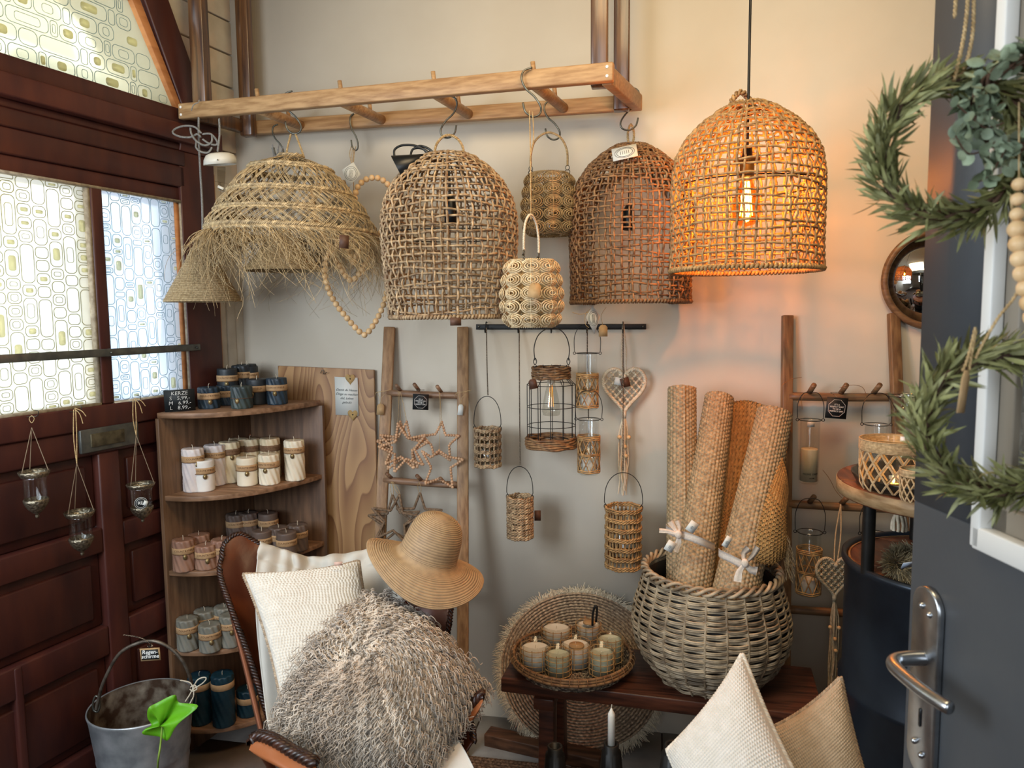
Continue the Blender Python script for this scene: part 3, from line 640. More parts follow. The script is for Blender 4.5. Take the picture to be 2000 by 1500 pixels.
mb = MB(); twist(mb, spline([D(389, 196, 2.42), D(388, 260, 2.42), D(391, 330, 2.42), D(395, 400, 2.42), D(396, 470, 2.42)], 60), .0017, .0022, 160, 2, dv=.2); mb.build('cord', m_greycord, tK, smooth=True)
ax = rot_ax(CAX, -8, -10, -20); tg = card(tK, D(378, 520, 2.36), ax, .034, .078, mat('pale_blue_card', '#b9c3c9', '#cfd6d8', v=0), name='swing_tag')
card(tg, D(378, 518, 2.355), ax, .017, .022, mat('tag_picture', '#a58258', '#cdb99a', ns=90, v=0), name='printed_panel')
tL, cL_, HL = cone_shade(553, 452, 528, 146, 2.48, 'plaited jute cone shade half hidden below the seagrass fringe')
mb = MB(); twist(mb, spline([D(545, 300, 2.5), D(549, 350, 2.5), D(551, 400, 2.5), D(553, 455, 2.48)], 40), .0016, .0016, 160, 2, dv=.2); mb.build('cord', m_greycord, tL, smooth=True)
MB().lathe([(.001, .03), (.03, .028), (.034, .015), (.034, 0), (.030, 0)], 24, D(546, 392, 2.47)).build('ceiling_canopy', m_whitep, tL, smooth=True)
mb = MB()
for q in range(5):
    a0 = q*1.2; mb.tubes(spline([D(541, 286, 2.55)+R0*.02*math.cos(a0)+A(0, 0, .01*math.sin(a0)), D(541+8*math.cos(a0), 300, 2.55), D(541+12*math.sin(a0), 325, 2.53), D(548, 345, 2.5)], 16), .002, 5)
mb.build('cord_bundle', m_greycord, tL, smooth=True)
# white canopy with knotted grey cord
tW = thing('ceiling_canopy', 'white metal ceiling canopy dangling from knotted grey cord at the rack corner', 'lamp part', D(431, 312, 2.40))
axc = rot_ax(CAX, 3, 0, 8); cw = D(430, 318, 2.40)
MB().lathe([(.002, .031), (.03, .030), (.043, .024), (.050, .010), (.051, -.006), (.049, -.006), (.047, .008), (.04, .022), (.002, .027)], 36, cw, (axc[0], -axc[2], nrm(axc[1]+axc[0]*.12))).build('canopy_cup', m_whitep, tW, smooth=True)
MB().spheres([D(425, 312, 2.347)], .0022).build('screw', m_hook, tW, smooth=True)
m_pv = glassmat('clear_plastic', '#f2f2ee', .16, .1)
pb = MB(); pp = spline([D(424, 326, 2.4), D(424, 345, 2.4), D(427, 372, 2.4)], 12); qq = spline([D(440, 326, 2.4), D(440, 345, 2.4), D(437, 375, 2.4)], 12); pb.grid(np.stack([pp, qq, ], 1), th=.004); bag = pb.build('plastic_sleeve', m_pv, tW)
MB().beam(D(426, 364, 2.39), D(437, 369, 2.39), .006, .008).build('strain_relief', m_whitep, bag)
mb = MB()
for pts in ([(388, 200), (378, 205), (374, 216)],): mb.tubes(spline([D(x, y, 2.385) for x, y in pts], 12), .002, 6)
for pts in ([(393, 260), (380, 248), (360, 246), (342, 252), (338, 260), (352, 267), (372, 268), (385, 262), (392, 268)], [(428, 232), (429, 262), (425, 296)], [(372, 250), (374, 262), (384, 276), (400, 284), (413, 278), (414, 264)],
            [(396, 262), (412, 262), (424, 276), (422, 283), (408, 280), (396, 272)], [(384, 276), (383, 288), (392, 296), (406, 298), (414, 288)]):
    twist(mb, spline([D(x, y, 2.395+.004*math.sin(x)) for x, y in pts], 40), .0016, .0021, 160, 2, dv=.2)
mb.build('knotted_cord', m_greycord, tW, smooth=True)
# ---------------------------------------------------------------- knotted jute basket lanterns
def knot_lantern(c, k, label, group):
    t = thing('knotted_lantern', label, 'lantern', (0, 0, 0), group); rows = 5; n = 9; H = .176; mb = MB(); core = MB()
    R_ = lambda z: np.interp(z/H, [0, .12, .35, .6, .85, 1], [.058, .068, .076, .073, .066, .056])
    K = 20; u = np.arange(K)*2*PI/K
    for i in range(rows):
        z0 = H*(i+.5)/rows
        for j in range(n):
            a0 = (j+.5*(i % 2)*0)*2*PI/n+random.uniform(-.03, .03)
            for q, f in enumerate((1.0, .78, .56, .32)):
                w_ = .0265*f; h_ = .0175*f; bu = .004+.010*(1-f)**.7
                aa = a0+w_*np.cos(u)/R_(z0); zz = z0+h_*np.sin(u); rr = R_(zz)+bu
                mb.tubes(np.stack([rr*np.cos(aa), rr*np.sin(aa), zz], -1), .0019, 5, True, v=np.clip(random.gauss(.5, .2), 0, 1))
    for j in range(n):
        a = j*2*PI/n; z = np.linspace(0, H, 40); rr = R_(z)+.013*np.abs(np.sin(PI*rows*z/H))**.5; mb.tubes(np.stack([rr*math.cos(a), rr*math.sin(a), z], -1), .0016, 5, v=.6)
    wrapped_ring(mb, .056, H, .003, 60); wrapped_ring(mb, .056, 0, .003, 60); wrapped_ring(mb, .074, H*.4, .0015, 60)
    mb.build('knotted_jute', m_knot, t, smooth=True)
    MB().lathe([(.0, .004), (.044, .004), (.045, .02), (.045, .12), (.0435, .12), (.0435, .02), (.0, .008)], 28).build('glass_insert', m_glassd, t, smooth=True)
    h = MB()
    for s in (-1, 1):
        for q, zz in enumerate((H+.006, H+.018)): aa = np.arange(14)*2*PI/14; h.tubes(np.stack([s*.054+.007*np.cos(aa)*(1-q*.2), (0*aa) if q else .004*np.sin(aa), zz+.007*np.sin(aa)], -1), .0013, 5, True)
    wr = h.build('handle_ring', m_hook, t, smooth=True)
    hb = MB(); twist(hb, spline([(-.054, 0, H+.024), (-.053, 0, H+.06), (-.04, 0, H+.098), (-.005, 0, H+.12), (.033, 0, H+.105), (.052, 0, H+.068), (.054, 0, H+.024)], 60), .0016, .0021, 110, 2); hb.build('handle', m_jute, t, smooth=True)
    t.location = [float(q) for q in c]; t.scale = (k, k, k); t.rotation_euler = (0, 0, .1); return t
random.seed(3)
k1 = knot_lantern(D(1073, 459, 2.38), 1.08, 'upper knotted jute lantern hanging between the two dark rattan shades', 'knotted jute lanterns')
k2 = dup(k1, D(1039, 638, 2.06), 1.36, 'lower pale knotted jute lantern on a long twine with brown tag', scale=1.03); 
m_knotp = mat('cream_jute_cord', '#b39a72', '#d8c4a0', ns=120, rough=0.8, v=0.3)
for ch in k2.children:
    if ch.name.startswith('knotted_jute'): ch.material_slots[0].link = 'OBJECT'; ch.material_slots[0].material = m_knotp
    if ch.name.startswith('handle') and 'ring' not in ch.name: ch.material_slots[0].link = 'OBJECT'; ch.material_slots[0].material = m_cotton
# long twine with the tag
tw = thing('twine', 'long thin jute twine looped from hook to lower knotted lantern', 'twine', D(1036, 230, 2.06))
mb = MB(); twist(mb, spline([D(1034, 216, 2.06), D(1036, 300, 2.06), D(1036.5, 380, 2.06), D(1037, 428, 2.06)], 60), .0008, .0012, 150, 2); twist(mb, spline([D(1040, 218, 2.055), D(1042, 255, 2.06), D(1041, 280, 2.06), D(1037, 300, 2.06)], 30), .0007, .001, 150, 2)
mb.build('twine_strand', m_jute, tw, smooth=True)
tg = thing('swing_tag', 'brown card swing tag on the front of the lower knotted lantern', 'tag', D(1044, 567, 1.94))
card(tg, D(1044, 567, 1.945), ax, .032, .042, m_kraft, shape='tag', name='card')
MB().tubes([D(1044, 553, 1.945), D(1042, 520, 1.955)], .0008, 5).build('string', m_jute, tg)
# ---------------------------------------------------------------- wooden bead hearts
def bead_chain(path, step, r, nm, label, m, cat='garland', group=None, string=None, v=.5):
    P = resample(path, step, True); t = thing(nm, label, cat, P.mean(0), group)
    MB().spheres(P, r, 10, 7, v=np.clip(rng.normal(.5, .25, len(P)), 0, 1)).build('beads', m, t, smooth=True)
    if string is not None: MB().tubes(string, .0008, 5).build('string', m_jute, t)
    return t
h1 = [(690, 398), (697, 368), (712, 352), (730, 347), (748, 352), (763, 370), (767, 400), (757, 428), (743, 455), (728, 490), (712, 520), (697, 540), (686, 548), (674, 538), (655, 505), (630, 455), (612, 415), (612, 380), (628, 355), (652, 348), (675, 362)]
h2 = [(690, 512), (700, 490), (720, 478), (740, 482), (755, 505), (758, 545), (752, 585), (738, 620), (722, 645), (712, 654), (698, 644), (675, 618), (655, 592), (640, 562), (634, 530), (640, 498), (658, 480), (678, 488)]
bead_chain(spline([D(x, y, 2.45) for x, y in h1], 140, True), .0195, .0102, 'bead_heart', 'upper pale wooden bead heart hanging behind the large rattan shade', m_bead, group='bead hearts', string=[D(690, 398, 2.45), D(690, 292, 2.55)])
bead_chain(spline([D(x, y, 2.40) for x, y in h2], 140, True), .0195, .0102, 'bead_heart', 'lower pale wooden bead heart dangling below the seagrass fringe', m_bead, group='bead hearts', string=[D(690, 512, 2.40), D(691, 292, 2.54)])
mt = thing('swing_tag', 'white diamond card tag hanging from the thin hook beside the seagrass shade', 'tag', D(685, 342, 2.42))
maker_tag(mt, D(685, 342, 2.42), rot_ax(CAX, -14), .062, .085)
mb = MB()
for dx in (-4, 0, 5): twist(mb, spline([D(690+dx, 286, 2.46), D(687+dx, 300, 2.45), D(688+dx*.5, 318, 2.43)], 14), .0006, .0009, 160, 2)
mb.build('twine_tie', m_jute, mt, smooth=True)
# ---------------------------------------------------------------- iron rail on the wall and what hangs from it
a, c = onY(930, 638.5, WY-.012), onY(1262, 638, WY-.012)
rail = tag(MB().beam(a, c, .007, .019).build('wall_rail', m_black, bevel=.001), 'flat black iron hanging rail screwed to the plaster wall', 'rail')
for px in (935, 1256): MB().spheres([onY(px, 638, WY-.017)], .0045, sc=(1, .4, 1)).build('screw', m_hook, rail, smooth=True)
for px in (950, 1014, 1078, 1147, 1217):
    p = onY(px, 638, WY-.018); mb = MB(); mb.tubes(spline([p+A(0, .012, .014), p+A(0, -.004, .016), p+A(0, -.008, 0), p+A(0, -.012, -.018), p+A(0, -.022, -.02), p+A(0, -.026, -.008)], 20), .002, 6)
    mb.build('hook', m_black, rail, smooth=True)
def arc_handle(c, R_, z0, h, foot=.007):
    """wire bail with curled feet; c = centre of the rim"""
    mb = MB(); a = np.linspace(0, PI, 32)
    P = np.stack([R_*1.08*np.cos(a), 0*a, z0+.018+h*np.sin(a)**.8], -1); P = np.vstack([[R_*1.0, 0, z0+.010], P, [-R_*1.0, 0, z0+.010]])
    mb.tubes(P+A(*c), .0013, 6); q = np.arange(10)*2*PI/10
    for s in (-1, 1): mb.tubes(A(*c)+np.stack([s*R_*1.02+.0045*np.cos(q), 0*q, z0+.004+.007*np.sin(q)], -1), .0013, 5, True)
    return mb
def weave_lantern(px, y0, y1, wpx, d_, style, label, handle_y, twine_y, hook_px):
    c = D(px, y1, d_); R_ = wpx/2*d_/F*.93; H = (y1-y0)*d_/F; t = thing('woven_lantern', label, 'lantern', c, 'woven lanterns hanging from the iron rail'); mb = MB()
    c = A(*c)
    if style == 0:
        n, rows, rv, rb = 16, 5, .0030, .0028
    elif style == 1: n, rows, rv, rb = 14, 7, .0032, .0032
    else: n, rows, rv, rb = 26, 6, .0022, .0028
    z = np.linspace(0, H, 30)
    for j in range(n):
        a_ = j*2*PI/n; rr = R_*(1+.03*np.sin(z/H*PI))-.001+.0012*np.cos(PI*(z/H*rows*2+j)); mb.tubes(c+np.stack([rr*np.cos(a_+.03*np.sin(z*60+j)), rr*np.sin(a_+.03*np.sin(z*60+j)), z], -1), rv, 5, v=rnd(.2, .9))
        if style == 2: mb.tubes(c+np.stack([rr*np.cos(a_+.05), rr*np.sin(a_+.05), z], -1), rv*.8, 5, v=rnd(.2, .9))
    for i in range(rows+1):
        zz = min(H-.001, max(.001, H*i/rows)); pth = np.stack([R_*1.03*np.cos(np.arange(60)*PI/30), R_*1.03*np.sin(np.arange(60)*PI/30), zz+.0015*np.sin(np.arange(60)*.7+i)], -1)
        for dz in ((-.0035, .0035) if style else (-.002, .003)): twist(mb, c+pth+A(0, 0, dz), rb*.8, rb, 42, 2, closed=True, v=rnd(.35, .75), dv=.3, step=.003)
    if style == 1:                                     # chevron plaiting
        for i in range(rows):
            for j in range(n):
                a0 = j*2*PI/n; a1 = (j+.9)*2*PI/n; z0 = H*i/rows; z1 = H*(i+1)/rows
                for q in ((a0, z0, a1, z1), (a0, z1, a1, z0)):
                    tt = np.linspace(0, 1, 5); aa = q[0]+(q[2]-q[0])*tt; zz = q[1]+(q[3]-q[1])*tt
                    if (i+j) % 2 == (q[1] > q[3]): mb.tubes(c+np.stack([(R_*1.04)*np.cos(aa), (R_*1.04)*np.sin(aa), zz], -1), .0026, 5, v=rnd(.2, .9))
    mb.build('woven_wall', m_cane if style != 2 else m_canel, t, smooth=True)
    MB().lathe([(.0, .003), (R_*.82, .003), (R_*.84, .01), (R_*.84, H*.93), (R_*.82, H*.93), (R_*.82, .012), (0, .008)], 28, c).build('glass_insert', m_glassd, t, smooth=True)
    hz = (y0-handle_y)*d_/F-.02
    arc_handle(c, R_*1.03, H, hz).build('handle', m_black, t, smooth=True)
    tw = tag(twist(MB(), spline([D(hook_px, twine_y, 2.6 if d_ > 2.5 else d_+.06), D((hook_px*2+px)/3, (twine_y+handle_y)/2, d_+.02), D(px, handle_y, d_)], 60), .0011, .0013, 110, 2, dv=.8).build('twine', m_twine, smooth=True),
             'speckled twine holding the %s woven lantern' % label.split(' ')[0], 'twine'); return t
m_twine = mat('speckled_twine', '#1f1b18', '#8b7a66', ns=300, rough=.9, v=.5)
def wl(*a): random.seed(a[0]); return weave_lantern(*a)
wl(953, 838, 908, 52, 2.55, 0, 'upper-left cream woven cylinder lantern with black bail handle', 772, 640, 950)
L2 = wl(1016, 971, 1046, 50, 2.52, 1, 'lower-middle chevron plaited cylinder lantern with dark leather tag', 908, 645, 1014)
card(L2, D(1050, 1007, 2.53), CAX, .022, .036, m_leatag)
wl(1217, 990, 1103, 71, 2.46, 2, 'lower-right tall openwork woven lantern with six rope bands', 919, 640, 1217)
# wire cage lantern with a bulb
c = D(1077, 872, 2.48); k = 2.48/F; R_ = .080; t = thing('wire_lantern', 'black wire cage lantern with wicker collar and base and a clear bulb', 'lantern', c); c = A(*c)
Z = lambda y: (872-y)*k
mb = MB(); a_ = np.arange(48)*2*PI/48
for y in (862, 830, 793, 750): mb.tubes(c+np.stack([R_*np.cos(a_), R_*np.sin(a_), 0*a_+Z(y)], -1), .0013, 6, True, ref=(0, 0, 1))
mb.tubes(c+np.stack([.058*np.cos(a_), .058*np.sin(a_), 0*a_+Z(716)], -1), .0013, 6, True, ref=(0, 0, 1))
for j in range(12):
    q = j*2*PI/12+.1; cr = A(math.cos(q), math.sin(q), 0); mb.tubes([c+cr*.058+_z*Z(714), c+cr*.058+_z*Z(738), c+cr*R_+_z*Z(751), c+cr*R_+_z*Z(868)], .0014, 6)
mb.build('wire_cage', m_black, t, smooth=True)
for zt, n, rr in ((714, 5, .059), (737, 0, 0)):
    pass
mb = MB(); random.seed(4)
for i in range(5): aa = np.arange(60)*2*PI/60; mb.tubes(c+np.stack([(.061+.002*np.sin(9*aa+i*2))*np.cos(aa), (.061+.002*np.sin(9*aa+i*2))*np.sin(aa), Z(737)+i*.0082+.0015*np.sin(7*aa+i)], -1), .0044, 6, True, v=rnd(.2, .8), ref=(0, 0, 1))
mb.build('wicker_collar', m_caned, t, smooth=True)
mb = MB()
for i in range(5): aa = np.arange(60)*2*PI/60; mb.tubes(c+np.stack([(.084+.0025*np.sin(9*aa+i*2))*np.cos(aa), (.084+.0025*np.sin(9*aa+i*2))*np.sin(aa), .002+i*.0072+.0015*np.sin(6*aa+i)], -1), .0042, 6, True, v=rnd(.2, .8), ref=(0, 0, 1))
mb.disc(.084, 40, c+A(0, 0, .004), v=.3); mb.build('wicker_base', m_caned, t, smooth=True)
h = MB(); hp = [D(x, y, 2.48) for x, y in [(1045, 704), (1043, 680), (1050, 657), (1064, 644), (1079, 640), (1095, 645), (1107, 660), (1112, 682), (1110, 704)]]; h.tubes(spline(hp, 50), .0017, 6)
for x in (1045, 1110): h.tubes(spline([D(x-3, 706, 2.48), D(x, 699, 2.48), D(x+3, 706, 2.48), D(x, 713, 2.48)], 14, True), .0015, 5, True)
h.build('handle', m_black, t, smooth=True)
bb = MB().lathe([(.012, .052), (.014, .04), (.020, .02), (.028, -.02), (.031, -.045), (.027, -.058), (.001, -.062)], 28, c+_z*Z(776)).build('light_bulb', m_glassd, t, smooth=True)
MB().lathe([(.001, .075), (.012, .073), (.013, .05), (.010, .048)], 18, c+_z*Z(776)).build('bulb_cap', m_whitep, bb, smooth=True)
mb = MB(); [mb.tubes([c+A(.004*s, 0, Z(776)+.04), c+A(.007*s, 0, Z(776)-.03)], .0006, 4) for s in (-1, 0, 1)]; mb.build('filament', mat('brass_filament', '#d8a24a', v=0, metal=.5, rough=.3, emis='#ff9a30', es=2.5), bb)
card(t, D(1041, 750, 2.38), rot_ax(CAX, 12, 0), .026, .032, m_leatag, shape='tag')
# glass bottle lanterns in rattan net
def bottle_lantern(c, R_, H, label, group, zlo=.06, zhi=.6, deep=0, hh=.075, name='bottle_lantern', wicker=True, handle=True):
    t = thing(name, label, 'lantern', c, group); c = A(*c)
    MB().lathe([(0, 0), (R_*.9, 0), (R_, .006), (R_, H*.95), (R_*1.06, H), (R_*1.0, H), (R_*.93, H*.95), (R_*.93, .01), (0, .007)], 32, c).build('glass_jar', m_glass, t, smooth=True)
    if wicker:
        mb = MB(); z0, z1 = H*zlo, H*zhi; a_ = np.arange(40)*2*PI/40
        for zz in (z0, z0+.006, (z0+z1)/2, (z0+z1)/2+.004, z1-.006, z1, z1+.005):
            mb.tubes(c+np.stack([(R_+.003)*np.cos(a_), (R_+.003)*np.sin(a_), zz+.001*np.sin(5*a_)], -1), .0022, 5, True, v=rnd(.3, .9), ref=(0, 0, 1))
        n = 9
        for j in range(n):
            for s in (-1, 1):
                for (q0, q1) in ((z0, (z0+z1)/2), ((z0+z1)/2, z1)):
                    aa = np.linspace(j*2*PI/n, (j+s*1.0)*2*PI/n, 6); mb.tubes(c+np.stack([(R_+.003)*np.cos(aa), (R_+.003)*np.sin(aa), np.linspace(q0, q1, 6)], -1), .0019, 4, v=rnd(.3, .9))
        mb.build('rattan_net', m_canel, t, smooth=True)
        MB().lathe([(0, .008), (R_*.6, .008), (R_*.68, .012), (R_*.72, .05), (R_*.6, .05), (0, .045)], 24, c).build('votive_candle', m_waxw, t, smooth=True)
    if handle:
        mb = MB(); a_ = np.arange(32)*2*PI/32; mb.tubes(c+np.stack([(R_*1.1)*np.cos(a_), (R_*1.1)*np.sin(a_), 0*a_+H*.985], -1), .0013, 5, True, ref=(0, 0, 1)); w_ = R_*1.28
        for s in (-1, 1): q = np.arange(10)*2*PI/10; mb.tubes(c+np.stack([s*w_+.0042*np.cos(q), 0*q, H*.985+.0042*np.sin(q)], -1), .0012, 5, True)
        hp = spline([(-w_, 0, H+.003), (-w_, 0, H+hh*.55), (-w_*.62, 0, H+hh*.93), (0, 0, H+hh), (w_*.62, 0, H+hh*.93), (w_, 0, H+hh*.55), (w_, 0, H+.003)], 40); mb.tubes(c+hp, .0012, 5)
        mb.build('handle', m_black, t, smooth=True)
    return t
m_waxw = mat('white_wax', '#d9d4c8', '#e4dfd4', ns=20, rough=.45, sub=.2, v=0)
bottle_lantern(D(1147, 800, 2.46), .033, 112*2.46/F, 'upper glass jar lantern in rattan net below the wall rail', 'glass jar lanterns', .05, .60, hh=.09)
bottle_lantern(D(1150, 926, 2.44), .033, 110*2.44/F, 'lower glass jar lantern in rattan net beside the wire cage lantern', 'glass jar lanterns', .05, .66, hh=.09)
tag(twist(MB(), [D(1147, 640, 2.53), D(1147, 700, 2.51), D(1149, 800, 2.50), D(1150, 845, 2.5)], .0011, .0013, 110, 2, dv=.8).build('twine', m_twine, smooth=True), 'speckled twine running behind the two glass jar lanterns', 'twine')
# macrame hearts
def heart_xy(n):
    u = np.arange(n)*2*PI/n; x = 16*np.sin(u)**3/17.0; y = (13*np.cos(u)-5*np.cos(2*u)-2*np.cos(3*u)-np.cos(4*u))/14.5; return np.stack([x, y], -1)
def macrame(c, ax, w, label, tas, loop, seed, m, drop=0):
    t = thing('macrame_heart', label, 'wall hanging', c, 'macrame hearts'); g = np.random.default_rng(seed); r_, u_, n_ = [np.array(q) for q in ax]; c = A(*c); s = w/2
    to = lambda q, o=0.0: c+r_*q[0]*s+u_*q[1]*s+n_*o
    H_ = heart_xy(90); H_[:, 1] = H_[:, 1]*1.02
    mb = MB(); twist(mb, np.array([to(q) for q in H_]), s*.035, s*.055, 1.0/(s*.30), 3, closed=True, step=s*.03, dv=.3); mb.build('wrapped_frame', m, t, smooth=True)
    net = MB(); kn = []; poly = [tuple(q*.95) for q in H_]; st = .27
    for i in range(-7, 8):
        for sg in (1, -1):
            x = np.linspace(-1.3, 1.3, 160); y = sg*x*1.1+i*st*1.4; run = []
            for p in zip(x, y):
                if inside(poly, p): run.append(p)
                elif run:
                    if len(run) > 4: P = np.array([to(q, .002*math.sin(60*q[0])) for q in run]); net.tubes(P+r_*.0022, .0017, 4, v=g.uniform(.3, .8)); net.tubes(P-r_*.0022, .0017, 4, v=g.uniform(.3, .8))
                    run = []
    for i in range(-7, 8):
        for j in range(-7, 8):
            x = (i-j)*st*1.4/2.2; y = (i+j)*st*1.4/2
            if inside(poly, (x, y)): kn.append(to((x, y), .003))
    net.spheres(kn, s*.062, 8, 5, v=.5); net.build('knotted_net', m, t, smooth=True)
    tip = to((0, -1.16)); ts = MB(); ts.lathe([(s*.09, s*.14), (s*.11, 0), (s*.10, -s*.2), (s*.02, -s*.22)], 12, tip)
    for i in range(16):
        L_ = tas*g.uniform(.8, 1.08); K = 26; tt = np.linspace(0, 1, K); ph = g.uniform(0, 6, 2); am = s*.05
        P = tip[None]+np.stack([s*g.normal(0, .10)*np.minimum(1, tt*4)+am*np.sin(tt*9+ph[0])*tt, s*g.normal(0, .08)*np.minimum(1, tt*4)+am*np.sin(tt*8+ph[1])*tt, -L_*tt], -1); ts.tubes(P, .0024, 5, v=g.uniform(.3, .8))
    ts.build('tassel', m, t, smooth=True)
    bs = [tip+A(s*q[0], -.012, -tas*q[1]) for q in ((-.2, .3), (.22, .3), (.05, .42), (.1, .54))]; MB().spheres(bs, s*.10, 10, 7).build('bead', m_bead, t, smooth=True)
    ln = MB()
    for o_ in (-.004, .004): twist(ln, spline([to((0, .45))+r_*o_, (to((0, .45))+A(*loop))/2+r_*o_*2, A(*loop)], 24), .0009, .0014, 120, 2)
    ln.spheres([to((0, .5), .004)], s*.12, 8, 6); ln.build('hanging_cord', m, t, smooth=True); return t
mh = macrame(D(1219, 757, 2.52), CAX, 87*2.52/F, 'cream macrame heart with beaded tassel hanging from the iron rail', .27, D(1217, 628, 2.53), 3, m_cotton)
card(mh, D(1209, 745, 2.50), rot_ax(CAX, -12), .03, .026, m_paperw); q = card(mh, D(1221, 747, 2.495), rot_ax(CAX, 15), .030, .032, m_leatag)
# card tags below the dark shade
mt = thing('swing_tag', 'white diamond card tag dangling below the darker rattan shade', 'tag', D(1159, 625, 2.3)); maker_tag(mt, D(1159, 625, 2.3), rot_ax(CAX, 4), .045, .088)
mb = MB(); mb.tubes(spline([D(1158, 600, 2.3), D(1144, 612, 2.3), D(1143, 632, 2.3), D(1150, 640, 2.3)], 14), .0008, 5); mb.tubes(spline([D(1118, 610, 2.3), D(1135, 614, 2.3), D(1158, 606, 2.3)], 10), .001, 5); mb.build('string', m_jute, mt)
mt = thing('swing_tag', 'small kraft card tag hanging right of the white diamond tag', 'tag', D(1178, 646, 2.3)); card(mt, D(1178, 646, 2.3), CAX, .027, .036, m_kraft, shape='tag', name='card')
MB().tubes(spline([D(1177, 634, 2.3), D(1175, 615, 2.3), D(1184, 600, 2.3)], 12), .0008, 5).build('string', m_jute, mt)
# ---------------------------------------------------------------- plywood board with a card
pa, pb_, = onY(544, 714, WY-.016), onY(731, 722, WY-.016); u = nrm(pb_-pa); wdt = np.linalg.norm(pb_-pa); zt = pa[2]
m_ply = bpy.data.materials.new('pine_plywood'); m_ply.use_nodes = True
N = m_ply.node_tree.nodes; L = m_ply.node_tree.links; bs_ = N['Principled BSDF']; tc = N.new('ShaderNodeTexCoord'); mp = N.new('ShaderNodeMapping'); mp.inputs['Scale'].default_value = (1, 1, .22); L.new(tc.outputs['Object'], mp.inputs[0])
n1 = N.new('ShaderNodeTexNoise'); n1.inputs['Scale'].default_value = 5.5; n1.inputs['Detail'].default_value = 1.2; L.new(mp.outputs[0], n1.inputs['Vector'])
mm = N.new('ShaderNodeMath'); mm.operation = 'MULTIPLY'; mm.inputs[1].default_value = 22; L.new(n1.outputs['Fac'], mm.inputs[0]); fc = N.new('ShaderNodeMath'); fc.operation = 'FRACT'; L.new(mm.outputs[0], fc.inputs[0])
rp = N.new('ShaderNodeValToRGB'); e = rp.color_ramp.elements; e[0].color = lin('#a98358'); e[1].color = lin('#8c6540'); e[0].position = .1; e[1].position = .8; e2 = rp.color_ramp.elements.new(.95); e2.color = lin('#7b5434'); e3 = rp.color_ramp.elements.new(1.0); e3.color = lin('#a98358')
L.new(fc.outputs[0], rp.inputs[0]); L.new(rp.outputs[0], bs_.inputs['Base Color']); bs_.inputs['Roughness'].default_value = .55
lean = nrm(A(0, .004, 1)-A(0, 0, 0)); nn = np.cross(u, lean)
pc = (pa+pb_)/2-lean*(zt/2*1.001)
ply = thing('plywood_board', 'tall pine plywood board leaning on the wall behind the corner shelf', 'board', (pc[0], pc[1], 0))
MB().box(pc, (wdt, .012, np.linalg.norm(lean*zt)), (u, np.cross(lean, u), lean)).build('board', m_ply, ply, bevel=.001)
PAX = (u, lean, np.cross(u, lean)); PN = A(0, 0, 0)+PAX[2]
bo = lambda px, py, o=.007: onP(px, py, pc+PN*o, PN)
MB().tubes(spline([bo(626, 729, .012), bo(629, 723, .016), bo(633, 726, .016), bo(631, 731, .014), bo(639, 727, .02)], 16), .0012, 5).build('bent_nail', m_hook, ply)
nc = thing('note_card', 'white card with handwritten lines stuck on the plywood board', 'card', bo(677, 774))
q = card(nc, bo(677, 774, .0105), PAX, .090, .141, m_paperw, name='card')
text(q, 'Damit du Hexen\nDinge zu machen\ndeL Leben\ngelockt', .0122, bo(677, 774, .0115), PAX, m_ink, shear=.45, line=1.25, name='handwriting')
for x, y, s_ in ((684, 740, .020), (689, 810, .0205)):
    ht = tag(MB().prism([tuple(p*s_) for p in heart_xy(40)], .0012, bo(x, y, .0112), PAX).build('heart_sticker', mat('gold_kraft_sticker', '#a98a58', '#b99b68', v=0)), 'brown heart sticker on the %s edge of the white note card' % ('top' if y < 770 else 'bottom'), 'sticker', 'heart stickers')
    MB().prism([tuple(p*.0032) for p in heart_xy(20)], .0006, bo(x, y, .0126), PAX).build('tiny_heart', m_ink, ht); ht_ = None
# ---------------------------------------------------------------- left ladder with hanging stars
def lean_line(tx, ty, bx, by, yb, off=.015):
    p = onY(tx, ty, WY-off); q = onY(bx, by, WY-yb); return p, p+(q-p)*(p[2]/(p[2]-q[2]))
lt, lbm = lean_line(761, 639, 745, 1001, .13); rt_, rbm = lean_line(904, 639, 904, 1001, .13)
lad = thing('wooden_ladder', 'narrow wooden ladder leaning on the wall beside the plywood board hung with stars', 'ladder', (lbm+rbm)/2)
for a, c in ((lt, lbm), (rt_, rbm)): MB().beam(a, c, .022, .040, up=R0).build('rail', m_teak, lad, bevel=.003)
def on_lad(px, py, P0, P1, Q0): n_ = nrm(np.cross(P1-P0, Q0-P0)); return onP(px, py, P0, n_)
lp = lambda px, py: on_lad(px, py, lt, lbm, rt_)
nlad = nrm(np.cross(rt_-lt, lt-lbm)); nlad = nlad if nlad[1] < 0 else -nlad
for (x0, y0, x1, y1) in ((757, 767, 905, 773), (750, 937, 905, 948), (742, 1130, 905, 1145)):
    r0_, r1_ = lp(x0, y0), lp(x1, y1); MB().tubes(spline([r0_, (r0_+r1_)/2+A(0, 0, -.002), r1_], 8), .0125, 12, caps=True, v=.45).build('rung', m_teakx, lad, smooth=True)
for (x, y) in ((783, 764), (818, 762), (862, 766), (765, 934), (823, 938), (868, 943)):
    p = lp(x, y); MB().tubes([p, p+nlad*.038+A(-.004, 0, .018)], .0068, 10, caps=True, v=rnd(.3, .9)).build('peg', m_teakx, lad)
tg = thing('slate_tag', 'black square tag with white lettering on the left ladder', 'tag', lp(827, 785)+nlad*.03)
